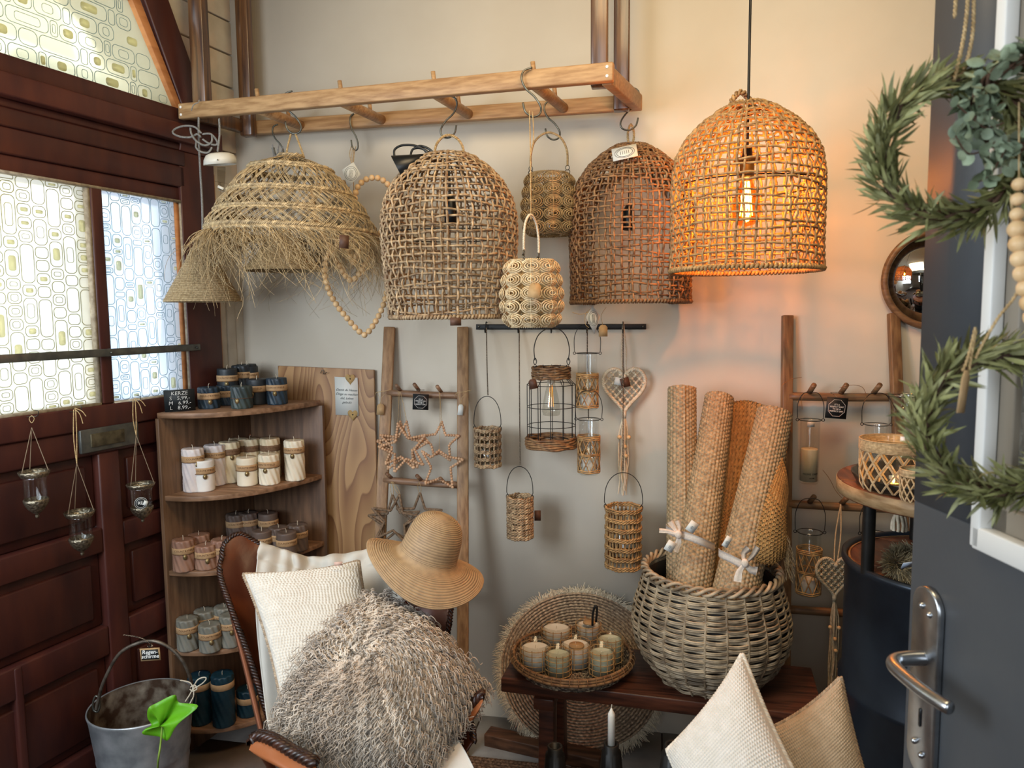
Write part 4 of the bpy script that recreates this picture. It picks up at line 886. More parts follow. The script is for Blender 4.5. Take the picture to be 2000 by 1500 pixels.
def day_tag(tg, c, ax, w):
    q = card(tg, c, ax, w, w, m_slate, name='card'); a_ = np.arange(8)*2*PI/8+PI/8; r_, u_, n_ = ax; MB().tubes([A(*c)+n_*.0012+r_*w*.42*math.cos(b)+u_*w*.42*math.sin(b) for b in a_], w*.008, 4, True).build('outline', m_white, q)
    text(q, "IT'S A\nPERFECT DAY\nTO BE A\nPERFECT DAY", w*.105, A(*c)+np.array(n_)*.001, ax, m_white, line=1.0)
    MB().tubes(spline([A(*c)+u_*w*.45, A(*c)+u_*w*.6-r_*w*.1-n_*.01, A(*c)+u_*w*.7-r_*w*.3-n_*.01, A(*c)+u_*w*.75+r_*w*.2-n_*.01], 16), .001, 5).build('string', m_twine, q)
day_tag(tg, lp(827, 786)+nlad*.032, rot_ax(CAX, -3), .056)
for (x, y, w_, h_, m_, lb2) in ((748, 800, .026, .040, m_kraft, 'brown card tag tied to the left rail of the ladder'), (903, 801, .019, .038, m_paperw, 'off-white card tag tied to the right rail of the ladder')):
    tg = thing('swing_tag', lb2, 'tag', lp(x, y)+nlad*.02); card(tg, lp(x, y)+nlad*.025, rot_ax(CAX, -6), w_, h_, m_, shape='tag', name='card')
    mb = MB(); p = lp(x, y)+nlad*.025+A(0, 0, h_*.4); mb.tubes([p, p+A(-.004, 0, .03), p+A(-.01, 0, .045)], .0008, 4); mb.tubes([p, p+A(.006, 0, .028), p+A(.018, 0, .04)], .0008, 4); mb.tubes(spline([p+A(-.02, 0, .03), p+A(-.01, -.01, .045), p+A(.02, -.01, .05), p+A(.04, .0, .055)], 14), .001, 5); mb.build('string', m_jute, tg)
def star_pts(cx, cy, R_, rot=0, sq=.42, sx=1.0):
    o = []
    for k in range(10): a_ = math.radians(90+rot+36*k); r_ = R_*(1 if k % 2 == 0 else sq); o.append((cx+sx*r_*math.cos(a_), cy-r_*math.sin(a_)))
    return o
m_bead2 = mat('pink_wood_bead', '#b58b68', '#cfa986', ns=50, rough=.5, v=.2)
def bstar(pts, dd, label, peg):
    P = np.array([lp(x, y)+nlad*dd for x, y in pts]); top = P[0]
    bead_chain(P, .0098, .0053, 'bead_star', label, m_bead2, 'ornament', 'bead stars on the left ladder', string=spline([top, (top+peg)/2+A(.002, 0, 0), peg], 12))
pg = lambda x, y: lp(x, y)+nlad*.03
bstar(star_pts(788, 874, 50, 3), .02, 'front bead star of the left-hand cluster on the ladder', pg(785, 765))
bstar(star_pts(792, 872, 48, -9), .03, 'tilted bead star behind the front star of the left-hand cluster', pg(787, 765))
bstar(star_pts(796, 876, 49, 14), .04, 'most turned bead star of the left-hand cluster', pg(783, 765))
bstar([(866, 825), (873, 850), (899, 851), (880, 869), (882, 899), (863, 885), (850, 888), (846, 870), (829, 852), (854, 848)], .02, 'upper bead star of the right-hand pair on the ladder', pg(862, 766))
bstar([(863, 880), (880, 892), (910, 897), (885, 913), (889, 951), (863, 934), (836, 944), (848, 913), (830, 881), (848, 893)], .035, 'lower bead star of the right-hand pair on the ladder', pg(864, 768))
m_twig = mat('grey_brown_rope', '#5b4a39', '#87705a', ns=120, rough=.9, v=.4)
for pts, dd, lb2, pgp in ((star_pts(774, 1018, 52, 4, .4), .02, 'left rope star hanging from the second ladder rung', (770, 940)), (star_pts(778, 1014, 50, -10, .4), .035, 'turned rope star behind the left rope star', (772, 940)),
                     (star_pts(822, 1008, 46, -2, .4), .02, 'right rope star half covered by the straw hat', (823, 940))):
    P = np.array([lp(x, y)+nlad*dd for x, y in pts]); t = thing('rope_star', lb2, 'ornament', P.mean(0), 'rope stars'); mb = MB(); twist(mb, np.vstack([P, P[:1]]), .0022, .0028, 75, 3, step=.002); mb.build('rope_outline', m_twig, t, smooth=True)
    mb = MB(); [mb.tubes(spline([P[0]+A(o, 0, 0), (P[0]+pg(*pgp))/2+A(o*2, 0, 0), pg(*pgp)], 10), .0009, 4) for o in (-.003, .003)]; mb.build('string', m_jute, t)
# ---------------------------------------------------------------- corner shelf and candles
Lf, Rf = A(-1.585, 2.125, 0), A(-1.200, 2.515, 0); BK = A(-1.50, 2.525, 0); Bz = [.10, .372, .645, .897, 1.170]
shf = thing('corner_shelf', 'brown wooden quarter-round corner shelf filled with pillar candles', 'shelf', (BK+Lf+Rf)/3)
t_ = np.linspace(0, 1, 20)[:, None]; cv = (1-t_)**2*Lf+2*t_*(1-t_)*A(-1.30, 2.09, 0)+t_**2*Rf
for i, z in enumerate(Bz):
    o = [tuple(q[:2]) for q in cv]+[tuple(BK[:2])]; MB().prism(o, .017 if i < 4 else .018, A(0, 0, z), (A(1, 0, 0), A(0, 1, 0), _z), v=rnd(.4, .7)).build('shelf_board', m_shelfh, shf, bevel=.002)
dl = nrm(BK-Lf); MB().prism([tuple((Lf-dl*.008)[:2]), tuple((Lf-dl*.008+DN*.014)[:2]), tuple((BK+DN*.012)[:2]), tuple((BK-A(0.004, 0, 0))[:2])], 1.17, A(0, 0, 0), (A(1, 0, 0), A(0, 1, 0), _z), v=.5).build('side_panel', m_shelfw, shf, bevel=.002)
dr = nrm(BK-Rf); MB().prism([tuple((Rf-dr*.010+A(0, .008, 0))[:2]), tuple((Rf-dr*.010-A(0, .008, 0))[:2]), tuple((BK-A(0, .0, 0))[:2]), tuple((BK+A(0, .012, 0))[:2])][::-1], 1.17, A(0, 0, 0), (A(1, 0, 0), A(0, 1, 0), _z), v=.35).build('side_panel', m_shelfw, shf, bevel=.002)
CR = .034
_lt = text(None, 'COUNTRYFIELD', .0092, (0, 0, 0), (A(1, 0, 0), _z, A(0, -1, 0)), m_brownink, bend=CR+.0022, space=1.05); lettermesh = _lt.data; bpy.data.objects.remove(_lt)
waxes = {}
def wax(c1, c2):
    k_ = c1
    if k_ not in waxes: waxes[k_] = mat('wax_'+c1[1:], c1, c2, ns=15, rough=.45, sub=.08, v=0)
    return waxes[k_]
def candle(px, yb, yt, z, c1, c2, twisted, label, grp, band=True, med=True, words=True, yaw=0, R_=CR, m_b=None, dpt=None):
    p = onZ(px, yb, z) if dpt is None else A(*dpt); d_ = proj(p)[2]; H = (yb-yt)*d_/F*1.0; t = thing('pillar_candle', label, 'candle', p, grp)
    # front edge of the base sits on the given pixel: shift to the centre
    off = nrm(A(p[0], p[1], 0)-A(0, 0, 0))*R_*.9; p = p+off; sdx = (p-Lf)@DN-.016-R_; p = p+DN*max(0, -sdx); p[1] = min(p[1], 2.50-R_); t.location = [float(q) for q in p]
    pr = [(0, 0), (R_*.97, 0), (R_, .003)]+[(R_, q) for q in np.linspace(.006, H-.004, 14)]+[(R_*.97, H), (R_*.6, H-.0015), (0, H-.003)]
    tw = (lambda TH, Z_, RR: np.where(RR > R_*.985, .0019*np.cos(11*TH+Z_*120), 0)) if twisted else (lambda TH, Z_, RR: np.where(RR > R_*.99, .0003*np.sin(7*TH)*np.sin(Z_*90), 0))
    MB().lathe(pr, 88 if twisted else 32, p, tw=tw).build('wax_body', wax(c1, c2), t, smooth=True)
    wk = MB(); a_ = rnd(0, 6); wk.tubes([p+A(0, 0, H-.004), p+A(0, 0, H+.006), p+A(.003*math.cos(a_), .003*math.sin(a_), H+.012)], .0009, 5); wk.build('wick', m_cotton, t)
    yw = math.atan2(p[0], p[1])*-1+math.radians(yaw)            # turn the label to the room
    zb = H-.030 if H < .08 else H-.034
    if band:
        bm = MB(); bm.lathe([(R_+.0012, zb-.011), (R_+.0019, zb-.0105), (R_+.0019, zb+.0105), (R_+.0012, zb+.011)], 40, p); bd = bm.build('paper_band', m_b or m_kraftband, t, smooth=True)
        if words: l_ = bpy.data.objects.new('lettering', lettermesh); col.objects.link(l_); l_.parent = bd; l_.rotation_euler = (0, 0, yw); l_.location = (0, 0, zb+.002)
    if med:
        f = A(math.sin(-yw), -math.cos(yw), 0); f = A(-math.sin(-yw)*-1, -math.cos(yw), 0); f = A(math.sin(yw), -math.cos(yw), 0); zc = zb-.018
        ax = (nrm(np.cross(f, _z))*-1, _z, f); a2 = np.arange(18)*2*PI/18
        MB().tubes(np.stack([(R_+.0028)*np.cos(np.arange(32)*PI/16), (R_+.0028)*np.sin(np.arange(32)*PI/16), 0*np.arange(32)+zb-.0095], -1)+p, .0009, 4, True, ref=(0, 0, 1)).build('cord', m_brownink, t)
        md = MB().prism([(.0070*math.cos(q), .0088*math.sin(q)) for q in a2], .0014, p+f*(R_+.0022)+_z*zc, (np.cross(_z, f), _z, f)).build('medallion', m_gold, t)
        mb = MB(); mb.tubes([p+f*(R_+.0037)+np.cross(_z, f)*.0048*math.cos(q)+_z*(zc+.0062*math.sin(q)) for q in a2], .0004, 4, True); mb.build('engraved_ring', m_brownink, md)
    return t
m_kraftband = mat('kraft_paper_band', '#a88660', '#b8956d', ns=60, rough=.8, v=0)
m_darkband = mat('brown_paper_band', '#6b4f38', '#7a5c42', ns=60, rough=.8, v=0)
random.seed(8)
blk = ('#22262a', '#2b3034'); nvy = ('#1f2c38', '#2a3a46'); grn = ('#2b3436', '#38433f')
T = 1.188; G1 = 'dark candles on top of the corner shelf'
for px, yb, yt, cc, tw_, bnd, med, lb2, yaw in [
    (390, 788, 719, blk, 0, 1, 1, 'tall smooth black pillar candle behind the price board', -5), (429, 784, 713, blk, 1, 1, 0, 'tall twisted black candle second from the left at the back of the shelf top', 0),
    (467, 783, 711, blk, 1, 1, 0, 'tall twisted black candle third from the left at the back of the shelf top', 5), (500, 782, 714, blk, 0, 1, 0, 'tall smooth black candle at the right end of the back row', 0),
    (409, 799, 757, nvy, 1, 1, 1, 'short twisted navy candle with brown band right of the price board', 5), (444, 792, 753, nvy, 1, 1, 0, 'short twisted navy candle between the two front candles on the shelf top', 0),
    (473, 799, 755, grn, 1, 0, 1, 'short twisted grey-green candle without paper band', -25), (503, 791, 741, blk, 0, 1, 1, 'short smooth black candle second from the right on the shelf top', -28), (542, 791, 739, nvy, 1, 1, 1, 'short twisted dark candle at the right end of the shelf top', -12)]:
    candle(px, yb, yt, T, *cc, tw_, lb2, G1, band=bnd, med=med, yaw=yaw)
wht = ('#cfc4c2', '#dcd3cf'); ivo = ('#cdbb98', '#d8c8a8'); crm = ('#d8ccb4', '#e2d8c2')
T = .915; G2 = 'white and ivory candles on the second shelf'
for px, yb, yt, cc, tw_, b2, lb2, yaw, med in [
    (355, 959, 875, wht, 1, 0, 'tall pale pink-white candle at the left end of the second shelf', 20, 1), (409, 948, 869, wht, 1, 0, 'tall pale twisted candle behind the short white candle', 5, 0),
    (400, 961, 900, ('#dcd8d2', '#e6e2dc'), 0, 0, 'short smooth white candle second from the left in the second shelf', 5, 1), (451, 944, 864, ivo, 1, 1, 'tall ivory twisted candle with dark brown band', 12, 1),
    (456, 934, 857, ivo, 1, 1, 'ivory candle mostly hidden behind the tall one with dark band', 0, 0), (491, 934, 858, ivo, 1, 1, 'tall ivory candle in the back row above the short smooth ivory candle', 0, 0), (530, 934, 857, ivo, 1, 1, 'tall ivory candle in the back row above the short twisted ivory candle', 0, 0),
    (484, 950, 895, crm, 0, 0, 'short smooth ivory candle in front on the second shelf', -2, 1), (527, 948, 889, crm, 1, 0, 'short twisted ivory candle in front on the second shelf', -22, 1), (577, 940, 861, crm, 1, 0, 'tall ivory twisted candle alone at the right end of the second shelf', -12, 1)]:
    candle(px, yb, yt, T, *cc, tw_, lb2, G2, m_b=m_darkband if b2 else None, yaw=yaw, med=med)
sal = ('#8e6a58', '#9c7864'); brn = ('#5f5048', '#6d5d54')
T = .663; G3 = 'brown candles on the third shelf'
for px, yb, yt, cc, tw_, lb2, med in [
    (390, 1104, 1046, sal, 1, 'salmon brown candle at the back left of the third shelf', 0), (361, 1118, 1056, sal, 1, 'larger salmon brown twisted candle at the left end of the third shelf', 1), (404, 1114, 1067, sal, 1, 'shorter brown twisted candle with band second from the left on the third shelf', 1), (436, 1108, 1056, sal, 1, 'brown candle on the third shelf partly behind the leather chair wing', 0),
    (450, 1072, 1004, brn, 1, 'dark taupe candle left in the back row of the third shelf', 0), (488, 1071, 1003, brn, 1, 'dark taupe twisted candle in the middle of the back row of the third shelf', 0), (526, 1070, 1004, brn, 0, 'smooth dark taupe candle right in the back row of the third shelf', 0),
    (513, 1088, 1039, brn, 0, 'short smooth dark taupe candle above the linen throw', 0), (546, 1082, 1032, brn, 1, 'short dark taupe candle behind the front one at the right of the third shelf', 0), (583, 1078, 1027, brn, 1, 'dark taupe candle at the right end of the third shelf', 0), (561, 1092, 1042, brn, 0, 'front smooth taupe candle with pale band near the throw', 0)]:
    candle(px, yb, yt, T, *cc, tw_, lb2, G3, med=med, yaw=5)
gry = ('#77756a', '#86847a'); T = .390; G4 = 'grey green candles on the fourth shelf'
for px, yb, yt, tw_, lb2, med in [(400, 1254, 1195, 1, 'grey green candle at the back of the fourth shelf', 0), (441, 1250, 1188, 1, 'grey green candle at the back right of the fourth shelf', 0), (369, 1273, 1211, 1, 'taller grey green candle at the left end of the fourth shelf', 1), (412, 1276, 1223, 1, 'short smooth topped grey candle in front on the fourth shelf', 1), (452, 1266, 1204, 1, 'grey green twisted candle beside the chair frame on the fourth shelf', 1)]:
    candle(px, yb, yt, T, *gry, tw_, lb2, G4, med=med, yaw=5)
tea = ('#122c38', '#183844'); T = .118
for px, yb, yt, lb2 in [(394, 1418, 1322, 'tall dark teal twisted candle partly behind the bucket'), (439, 1422, 1320, 'tall dark teal twisted candle in the middle of the lowest shelf'), (486, 1402, 1350, 'shorter dark teal candle in shadow behind the chair leg')]:
    candle(px, yb, yt, T, *tea, 1, lb2, 'dark teal candles on the lowest shelf', med=False, words=False, R_=.036)
ps = thing('price_board', 'small black chalk price board standing on the shelf top', 'sign', onZ(351, 803, 1.189)); SA = rot_ax(basis(-nrm(ray(351, 611)*A(1, 1, 0))), 1, 0, 8); pcn = D(351, 782, proj(onZ(351, 804, 1.19))[2])
q = card(ps, pcn, SA, .092, .072, m_slate, th=.003, name='slate'); text(q, 'KERZE\nS   5,99,-\nM   6,99,-\nL   8,99,-', .0175, pcn+SA[2]*.0018, SA, m_white, shear=.1, line=.92, boldness=-.0003)
MB().beam(pcn+_z*.02-SA[2]*.002, pcn-_z*.036-SA[2]*.03, .02, .003).build('foot', m_slate, ps)
# ---------------------------------------------------------------- glass tulip lanterns on the door
m_pewter = mat('pewter_filigree', '#6b6254', '#b3a78f', ns=140, rough=.35, metal=.9, bump=.8, v=.2, bd=.004)
def pxline(pts, d_, n=24): return spline([D(x, y, d_) if not hasattr(d_, '__len__') else D(x, y, d_[i]) for i, (x, y) in enumerate(pts)], n)
for i, (cx, yr, yb, ytop, hx, hy, lb2) in enumerate([(73, 918, 1012, 835, 62, 815, 'leftmost of the three glass tulip lanterns hanging on the red door'), (161, 996, 1085, 905, 146, 805, 'lowest middle glass tulip lantern hanging on the red door'), (279, 942, 1020, 850, 262, 785, 'right-hand glass tulip lantern with black emblem on the red door')]):
    hk = DP(hx, hy, .055); dd = proj(hk)[2]-.03; c = D(cx, yb, dd); k = dd/F; H = (yb-yr)*k; R_ = 22*k*(1.0 if i < 2 else .95)
    t = thing('hanging_tealight_glass', lb2, 'lantern', c, 'glass tulip lanterns on the door'); c = A(*c)
    MB().lathe([(R_*.75, H*.30), (R_*.92, H*.42), (R_*.93, H*.8), (R_*1.05, H*.98), (R_*1.0, H*.98), (R_*.88, H*.8), (R_*.87, H*.44), (R_*.7, H*.33)], 28, c).build('glass_cup', m_glass, t, smooth=True)
    mb = MB(); mb.lathe([(R_*1.02, H*.88), (R_*1.14, H*.93), (R_*1.22, H*.99), (R_*1.12, H*1.0), (R_*1.0, H*.95)], 36, c, tw=lambda TH, Z_, RR: .0012*np.cos(18*TH)); mb.build('ornate_rim', m_pewter, t, smooth=True)
    mb = MB(); mb.lathe([(0, 0), (R_*.10, .001), (R_*.14, H*.05), (R_*.08, H*.08), (R_*.35, H*.13), (R_*.62, H*.19), (R_*.80, H*.26), (R_*.95, H*.34), (R_*.98, H*.40), (R_*.9, H*.42), (R_*.7, H*.32), (0, H*.28)], 36, c, tw=lambda TH, Z_, RR: .0014*np.cos(14*TH)*np.sin(Z_*260)); mb.build('metal_cup', m_pewter, t, smooth=True)
    mb = MB(); top = D(hx if i == 0 else hx+4, ytop, dd)
    for a_ in (.4, 2.6, 4.6): p = c+A(R_*1.15*math.cos(a_), R_*1.15*math.sin(a_), H); mb.tubes(spline([p, (p+top)/2, top], 8), .0011, 5)
    mb.build('hanger_wire', mat('tan_wire', '#7c6a55', ns=30, rough=.6, v=0), t, smooth=True)
    mb = MB()
    if i == 0: mb.tubes(spline([D(hx, 812, dd), D(hx+5, 818, dd), D(hx, 826, dd), D(hx-5, 818, dd)], 16, True), .001, 5, True)
    else:
        for o in (-2, 2): twist(mb, pxline([(hx+o, hy-5), (hx+o*1.5+1, (hy+ytop)/2), (hx+4, ytop)], dd), .0006, .0011, 150, 2)
        for e_ in ([(hx, hy-8), (hx+14, hy-2), (hx+22, hy+8)], [(hx, hy-6), (hx+10, hy+4), (hx+16, hy+22)]): twist(mb, pxline(e_, dd, 10), .0005, .0009, 150, 2)
    mb.build('twine_loop', m_jute, t, smooth=True)
    hkm = MB(); hkm.tubes(spline([hk-DN*.02, hk+DN*.02+A(0, 0, .004), hk+DN*.028+A(0, 0, .018), hk+DN*.014+A(0, 0, .020)], 14), .0012, 5); tag(hkm.build('cup_hook', m_hook, smooth=True), 'small cup hook screwed into the sill above the %s' % lb2.split(' hanging')[0].split(' with')[0], 'hook')
    if i == 2:
        f = nrm(CAM-c); f[2] = 0; ax = basis(f); o = c+f*R_*.98+_z*H*.55-ax[0]*.002
        e_ = MB().prism([(.019*math.cos(q), .019*math.sin(q)) for q in np.arange(28)*2*PI/28], .001, o, ax).build('round_emblem', m_slate, t)
        mb = MB(); [mb.tubes([o+ax[2]*.0013+ax[0]*r_*math.cos(q)+ax[1]*r_*math.sin(q) for q in np.arange(28)*2*PI/28], .0005, 4, True) for r_ in (.0135, .0175)]; mb.build('white_ring', m_white, e_); text(e_, 'RE', .013, o+ax[2]*.0013-ax[0]*.002, ax, m_white)
        card(t, o+ax[0]*.012-ax[1]*.001+ax[2]*.004, rot_ax(ax, -25), .012, .014, m_paperw)
# ---------------------------------------------------------------- zinc bucket
m_zinc = mat('galvanised_zinc', '#8b9196', '#b9bec2', ns=14, rough=.4, metal=.6, bump=.12, v=0, bs=60)
m_rust = mat('rusty_zinc', '#3f2c1e', '#8b8172', ns=22, rough=.7, metal=.4, bump=.4, v=0, lo=.4, hi=.7)
bc = onZ(277, 1372, .36); BR_ = .143
bk = thing('zinc_bucket', 'galvanised zinc bucket with a rusty inside standing between door and corner shelf', 'bucket', A(bc[0], bc[1], 0)); c = A(bc[0], bc[1], 0)
MB().lathe([(0, .006), (.095, .006), (.098, 0), (.104, .004), (.104, .03), (.121, .17), (.123, .178), (.122, .184), (.1255, .205), (.1275, .213), (.1265, .22), (.140, .335), (.144, .352), (.1455, .357), (.144, .362), (.141, .360)], 64, c, tw=lambda TH, Z_, RR: .0012*np.sin(3*TH+Z_*9)*(RR > .05)).build('bucket_body', m_zinc, bk, smooth=True)
MB().lathe([(.1405, .360), (.138, .335), (.122, .2), (.101, .02), (0, .018)], 64, c).build('bucket_inside', m_rust, bk, smooth=True)
hp = [D(x, y, d_) for x, y, d_ in [(188, 1386, 2.12), (192, 1368, 2.11), (203, 1330, 2.09), (232, 1278, 2.08), (270, 1256, 2.08), (305, 1253, 2.08), (338, 1270, 2.09), (362, 1300, 2.10), (374, 1335, 2.13), (375, 1362, 2.16)]]
MB().tubes(spline(hp, 60), .0048, 8, caps=True).build('bail_handle', mat('worn_iron', '#4e453d', '#7d7468', ns=50, rough=.45, metal=.6, v=0), bk, smooth=True)
for x, y, d_ in ((188, 1375, 2.12), (376, 1366, 2.17)):
    er = MB(); er.tubes(spline([D(x, y-16, d_), D(x+7, y-4, d_), D(x+4, y+14, d_), D(x-5, y+12, d_), D(x-6, y-4, d_)], 18, True), .0032, 6, True); er.build('ear', m_hook, bk, smooth=True)
tg = thing('chalk_tag', 'small framed chalk tag clipped to the bucket handle', 'sign', D(294, 1278, 2.05)); p = D(293.5, 1278, 2.06); ax = rot_ax(CAX, 3)
q = card(tg, p, ax, .055, .036, m_kraft, th=.002, name='frame'); q2 = card(q, p+ax[2]*.0012, ax, .047, .028, m_slate, name='slate'); text(q2, 'Regen-\nschirme', .0155, p+ax[2]*.002+ax[1]*.001, ax, m_white, shear=.2, line=.8, boldness=.0002)
mb = MB(); mb.tubes(spline([p+ax[1]*.018, p+ax[1]*.028-ax[0]*.004, p+ax[1]*.038+ax[2]*.004, p+ax[1]*.03+ax[0]*.004, p+ax[1]*.018], 16), .001, 5); mb.build('clip', m_black, q)
mb = MB(); twist(mb, pxline([(241, 1240), (262, 1243), (280, 1248), (292, 1256), (298, 1262), (288, 1262)], 2.06), .0007, .0011, 140, 2, dv=.9); mb.build('speckled_string', m_twine, q)
mb = MB()
for pts in ([(378, 1342), (386, 1328), (398, 1323), (403, 1326), (394, 1336), (378, 1345)], [(378, 1345), (372, 1334), (360, 1330), (352, 1329)], [(377, 1345), (370, 1358), (362, 1370)], [(378, 1345), (378, 1360), (371, 1374)], [(372, 1342), (380, 1338), (385, 1345), (377, 1350), (371, 1346)]): twist(mb, pxline(pts, 2.10, 20), .0008, .0013, 150, 2)
tag(mb.build('twine_bow', m_cotton, smooth=True), 'pale twine bow tied to the right side of the bucket handle', 'twine')
# ivy leaf in the foreground
m_leaf = mat('bright_ivy_leaf', '#4f8f12', '#62a81a', ns=9, rough=.45, sub=.1, v=0, bump=.05)
pl_ = thing('potted_ivy', 'bright green ivy leaf on a thin stem in front of the zinc bucket', 'plant', A(*onZ(307, 1560, .16))*A(1, 1, 0)); dlf = 1.75
def fill(outline, mid, dm=0.0, th=.0008): P = np.array(outline); return P
ol = [(341, 1357), (350, 1372), (387, 1379), (347, 1415), (328, 1446), (312, 1439), (279, 1434), (283, 1424), (296, 1416), (288, 1402), (290, 1383), (306, 1373)]
ols = spline([D(x, y, dlf+.012*math.sin(i*1.7)) for i, (x, y) in enumerate(ol)], 60, True); ctr = D(317, 1413, dlf+.01)
mb = MB(); rr = np.linspace(0.02, 1, 6)[:, None, None]; G = ctr+(ols-ctr)[None]*rr; G = G+FH*(.012*(1-rr)*np.sin(np.linspace(0, 6*PI, 60))[None, :, None]); mb.grid(G, closed=True); mb.build('leaf', m_leaf, pl_, smooth=True, solid=.0006)
b0 = A(*onZ(307, 1560, .16)); st_ = spline([ctr, D(314, 1450, dlf), D(308, 1500, dlf+.02), A(b0[0], b0[1], .14)], 24); MB().tubes(st_, .0022, 6, v=.8).build('stem', mat('ivy_stem', '#6d8a2a', '#7e9a3c', ns=20, v=0), pl_, smooth=True)
MB().lathe([(0, .001), (.04, 0), (.052, .1), (.056, .12), (.052, .12), (.048, .1), (0, .1)], 28, (b0[0], b0[1], 0)).build('pot', mat('clay_pot', '#7c4a33', '#8b573d', v=0), pl_, smooth=True)
# ---------------------------------------------------------------- leather butterfly chair
m_lea = mat('cognac_leather', '#4a2213', '#7b3f20', ns=5, rough=.38, bump=.15, bs=90, v=.3, detail=6)
m_braid = mat('dark_leather_braid', '#1c0f0a', '#3a2015', ns=60, rough=.35, v=.4)
m_copper = mat('copper_tube', '#8a5a46', '#a06a52', ns=10, rough=.3, metal=.8, v=0)
ch = thing('butterfly_chair', 'cognac leather butterfly chair with braided edges and copper frame', 'chair', A(-.75, 1.55, 0))
def surf(rows, M=40, N=60):
    """rows of (px, py, depth) control points splined both ways"""
    R_ = np.array([spline([D(*q) for q in r_], N) for r_ in rows]); return np.stack([spline(R_[:, j], M) for j in range(N)], 1)
rows = [[(433, 1090, 1.94), (440, 1060, 1.97), (470, 1043, 2.0), (520, 1068, 2.02), (660, 1112, 2.04), (790, 1095, 2.02), (845, 1085, 2.0), (874, 1098, 1.97), (884, 1130, 1.94)],
        [(430, 1125, 1.91), (450, 1110, 1.94), (480, 1105, 1.97), (540, 1120, 1.99), (670, 1150, 2.01), (790, 1135, 1.99), (840, 1135, 1.97), (865, 1140, 1.95), (884, 1165, 1.91)],
        [(452, 1190, 1.85), (468, 1190, 1.88), (495, 1190, 1.91), (550, 1200, 1.93), (670, 1220, 1.95), (790, 1200, 1.93), (835, 1195, 1.92), (860, 1200, 1.9), (878, 1215, 1.87)],
        [(487, 1285, 1.78), (500, 1285, 1.81), (525, 1290, 1.84), (570, 1300, 1.87), (680, 1320, 1.88), (790, 1300, 1.87), (830, 1290, 1.86), (855, 1285, 1.84), (868, 1285, 1.82)],
        [(536, 1436, 1.66), (550, 1430, 1.69), (570, 1430, 1.71), (610, 1440, 1.73), (690, 1460, 1.74), (780, 1440, 1.73), (820, 1420, 1.72), (850, 1400, 1.71), (870, 1380, 1.70)],
        [(560, 1500, 1.56), (575, 1510, 1.57), (600, 1525, 1.58), (640, 1545, 1.59), (700, 1560, 1.60), (780, 1530, 1.60), (830, 1490, 1.60), (880, 1440, 1.60), (915, 1405, 1.60)],
        [(570, 1560, 1.46), (590, 1575, 1.46), (620, 1590, 1.46), (660, 1610, 1.46), (720, 1620, 1.46), (790, 1600, 1.48), (840, 1560, 1.50), (890, 1500, 1.53), (925, 1450, 1.55)]]
SL = surf(rows); MB().grid(SL, th=-.004).build('leather_sling', m_lea, ch, smooth=True)
edge = np.vstack([SL[::-1, 0][:-1], SL[0], SL[1:, -1]]); mb = MB(); twist(mb, edge, .0045, .0042, 38, 3, step=.004, dv=.5); mb.build('braided_edge', m_braid, ch, smooth=True)
hl = MB(); hl.spheres(resample(SL[:32, 2]*.6+SL[:32, 1]*.4-FH*.0035, .012), .0017, 6, 4); hl.build('stitch_holes', m_braid, ch, smooth=True)
def pocket(top, bot, name='arm_pocket'):
    T_ = spline([D(*q) for q in top], 30); B_ = spline([D(*q) for q in bot], 30); t4 = np.linspace(0, 1, 10)[:, None, None]
    G = T_[None]*(1-t4)+B_[None]*t4-FH*(.018*np.sin(PI*t4)); G2 = G+FH*.012*np.sin(PI*np.clip(np.linspace(0, 1, 30), .12, .88))[None, :, None]
    mb = MB(); mb.grid(G); mb.grid(G2[:, ::-1]); p_ = mb.build(name, m_lea2, ch, smooth=True); mb = MB(); twist(mb, T_-FH*.004, .0055, .006, 26, 3, step=.004, dv=.5); twist(mb, T_+FH*.006, .005, .005, 26, 3, step=.004, dv=.5); mb.build('braided_edge', m_braid, p_, smooth=True)
m_lea2 = mat('tan_orange_leather', '#7e4526', '#9c5c35', ns=6, rough=.35, bump=.1, v=.2)
pocket([(492, 1452, 1.42), (497, 1439, 1.43), (515, 1438, 1.42), (540, 1448, 1.39), (572, 1468, 1.36), (600, 1482, 1.33), (618, 1492, 1.32)], [(493, 1456, 1.42), (495, 1468, 1.41), (505, 1478, 1.39), (530, 1492, 1.36), (565, 1510, 1.33), (600, 1530, 1.31), (620, 1540, 1.30)])
pocket([(880, 1418, 1.58), (893, 1404, 1.575), (910, 1388, 1.57), (928, 1370, 1.565), (940, 1357, 1.56), (944, 1358, 1.56)], [(884, 1424, 1.57), (892, 1436, 1.56), (903, 1432, 1.55), (920, 1412, 1.55), (936, 1388, 1.55), (943, 1366, 1.555)])
fr = []
for pts in ([(440, 1090, 1.96), (450, 1180, 1.88), (482, 1310, 1.76), (513, 1438, 1.64), (545, 1570, 1.52)], [(878, 1110, 1.95), (868, 1300, 1.86), (850, 1560, 1.66)], [(505, 1460, 1.40), (620, 1640, 1.65), (660, 1700, 1.85)], [(930, 1380, 1.58), (850, 1560, 1.75), (800, 1640, 1.95)]):
    P = [D(*q) for q in pts]; e_ = P[-1].copy(); e_ = e_+(P[-1]-P[-2])*((P[-1][2]-.01)/max(.05, (P[-2][2]-P[-1][2]))) if P[-1][2] > .02 else e_; P.append(A(e_[0], e_[1], .008))
    fr.append(P[-1]); MB().tubes(spline(P, 40), .0068, 10, caps=True).build('frame_tube', m_copper, ch, smooth=True)
MB().tubes([fr[0], fr[1]], .006, 8, caps=True).build('base_tube', m_copper, ch, smooth=True); MB().tubes([fr[2], fr[3]], .006, 8, caps=True).build('base_tube', m_copper, ch, smooth=True)
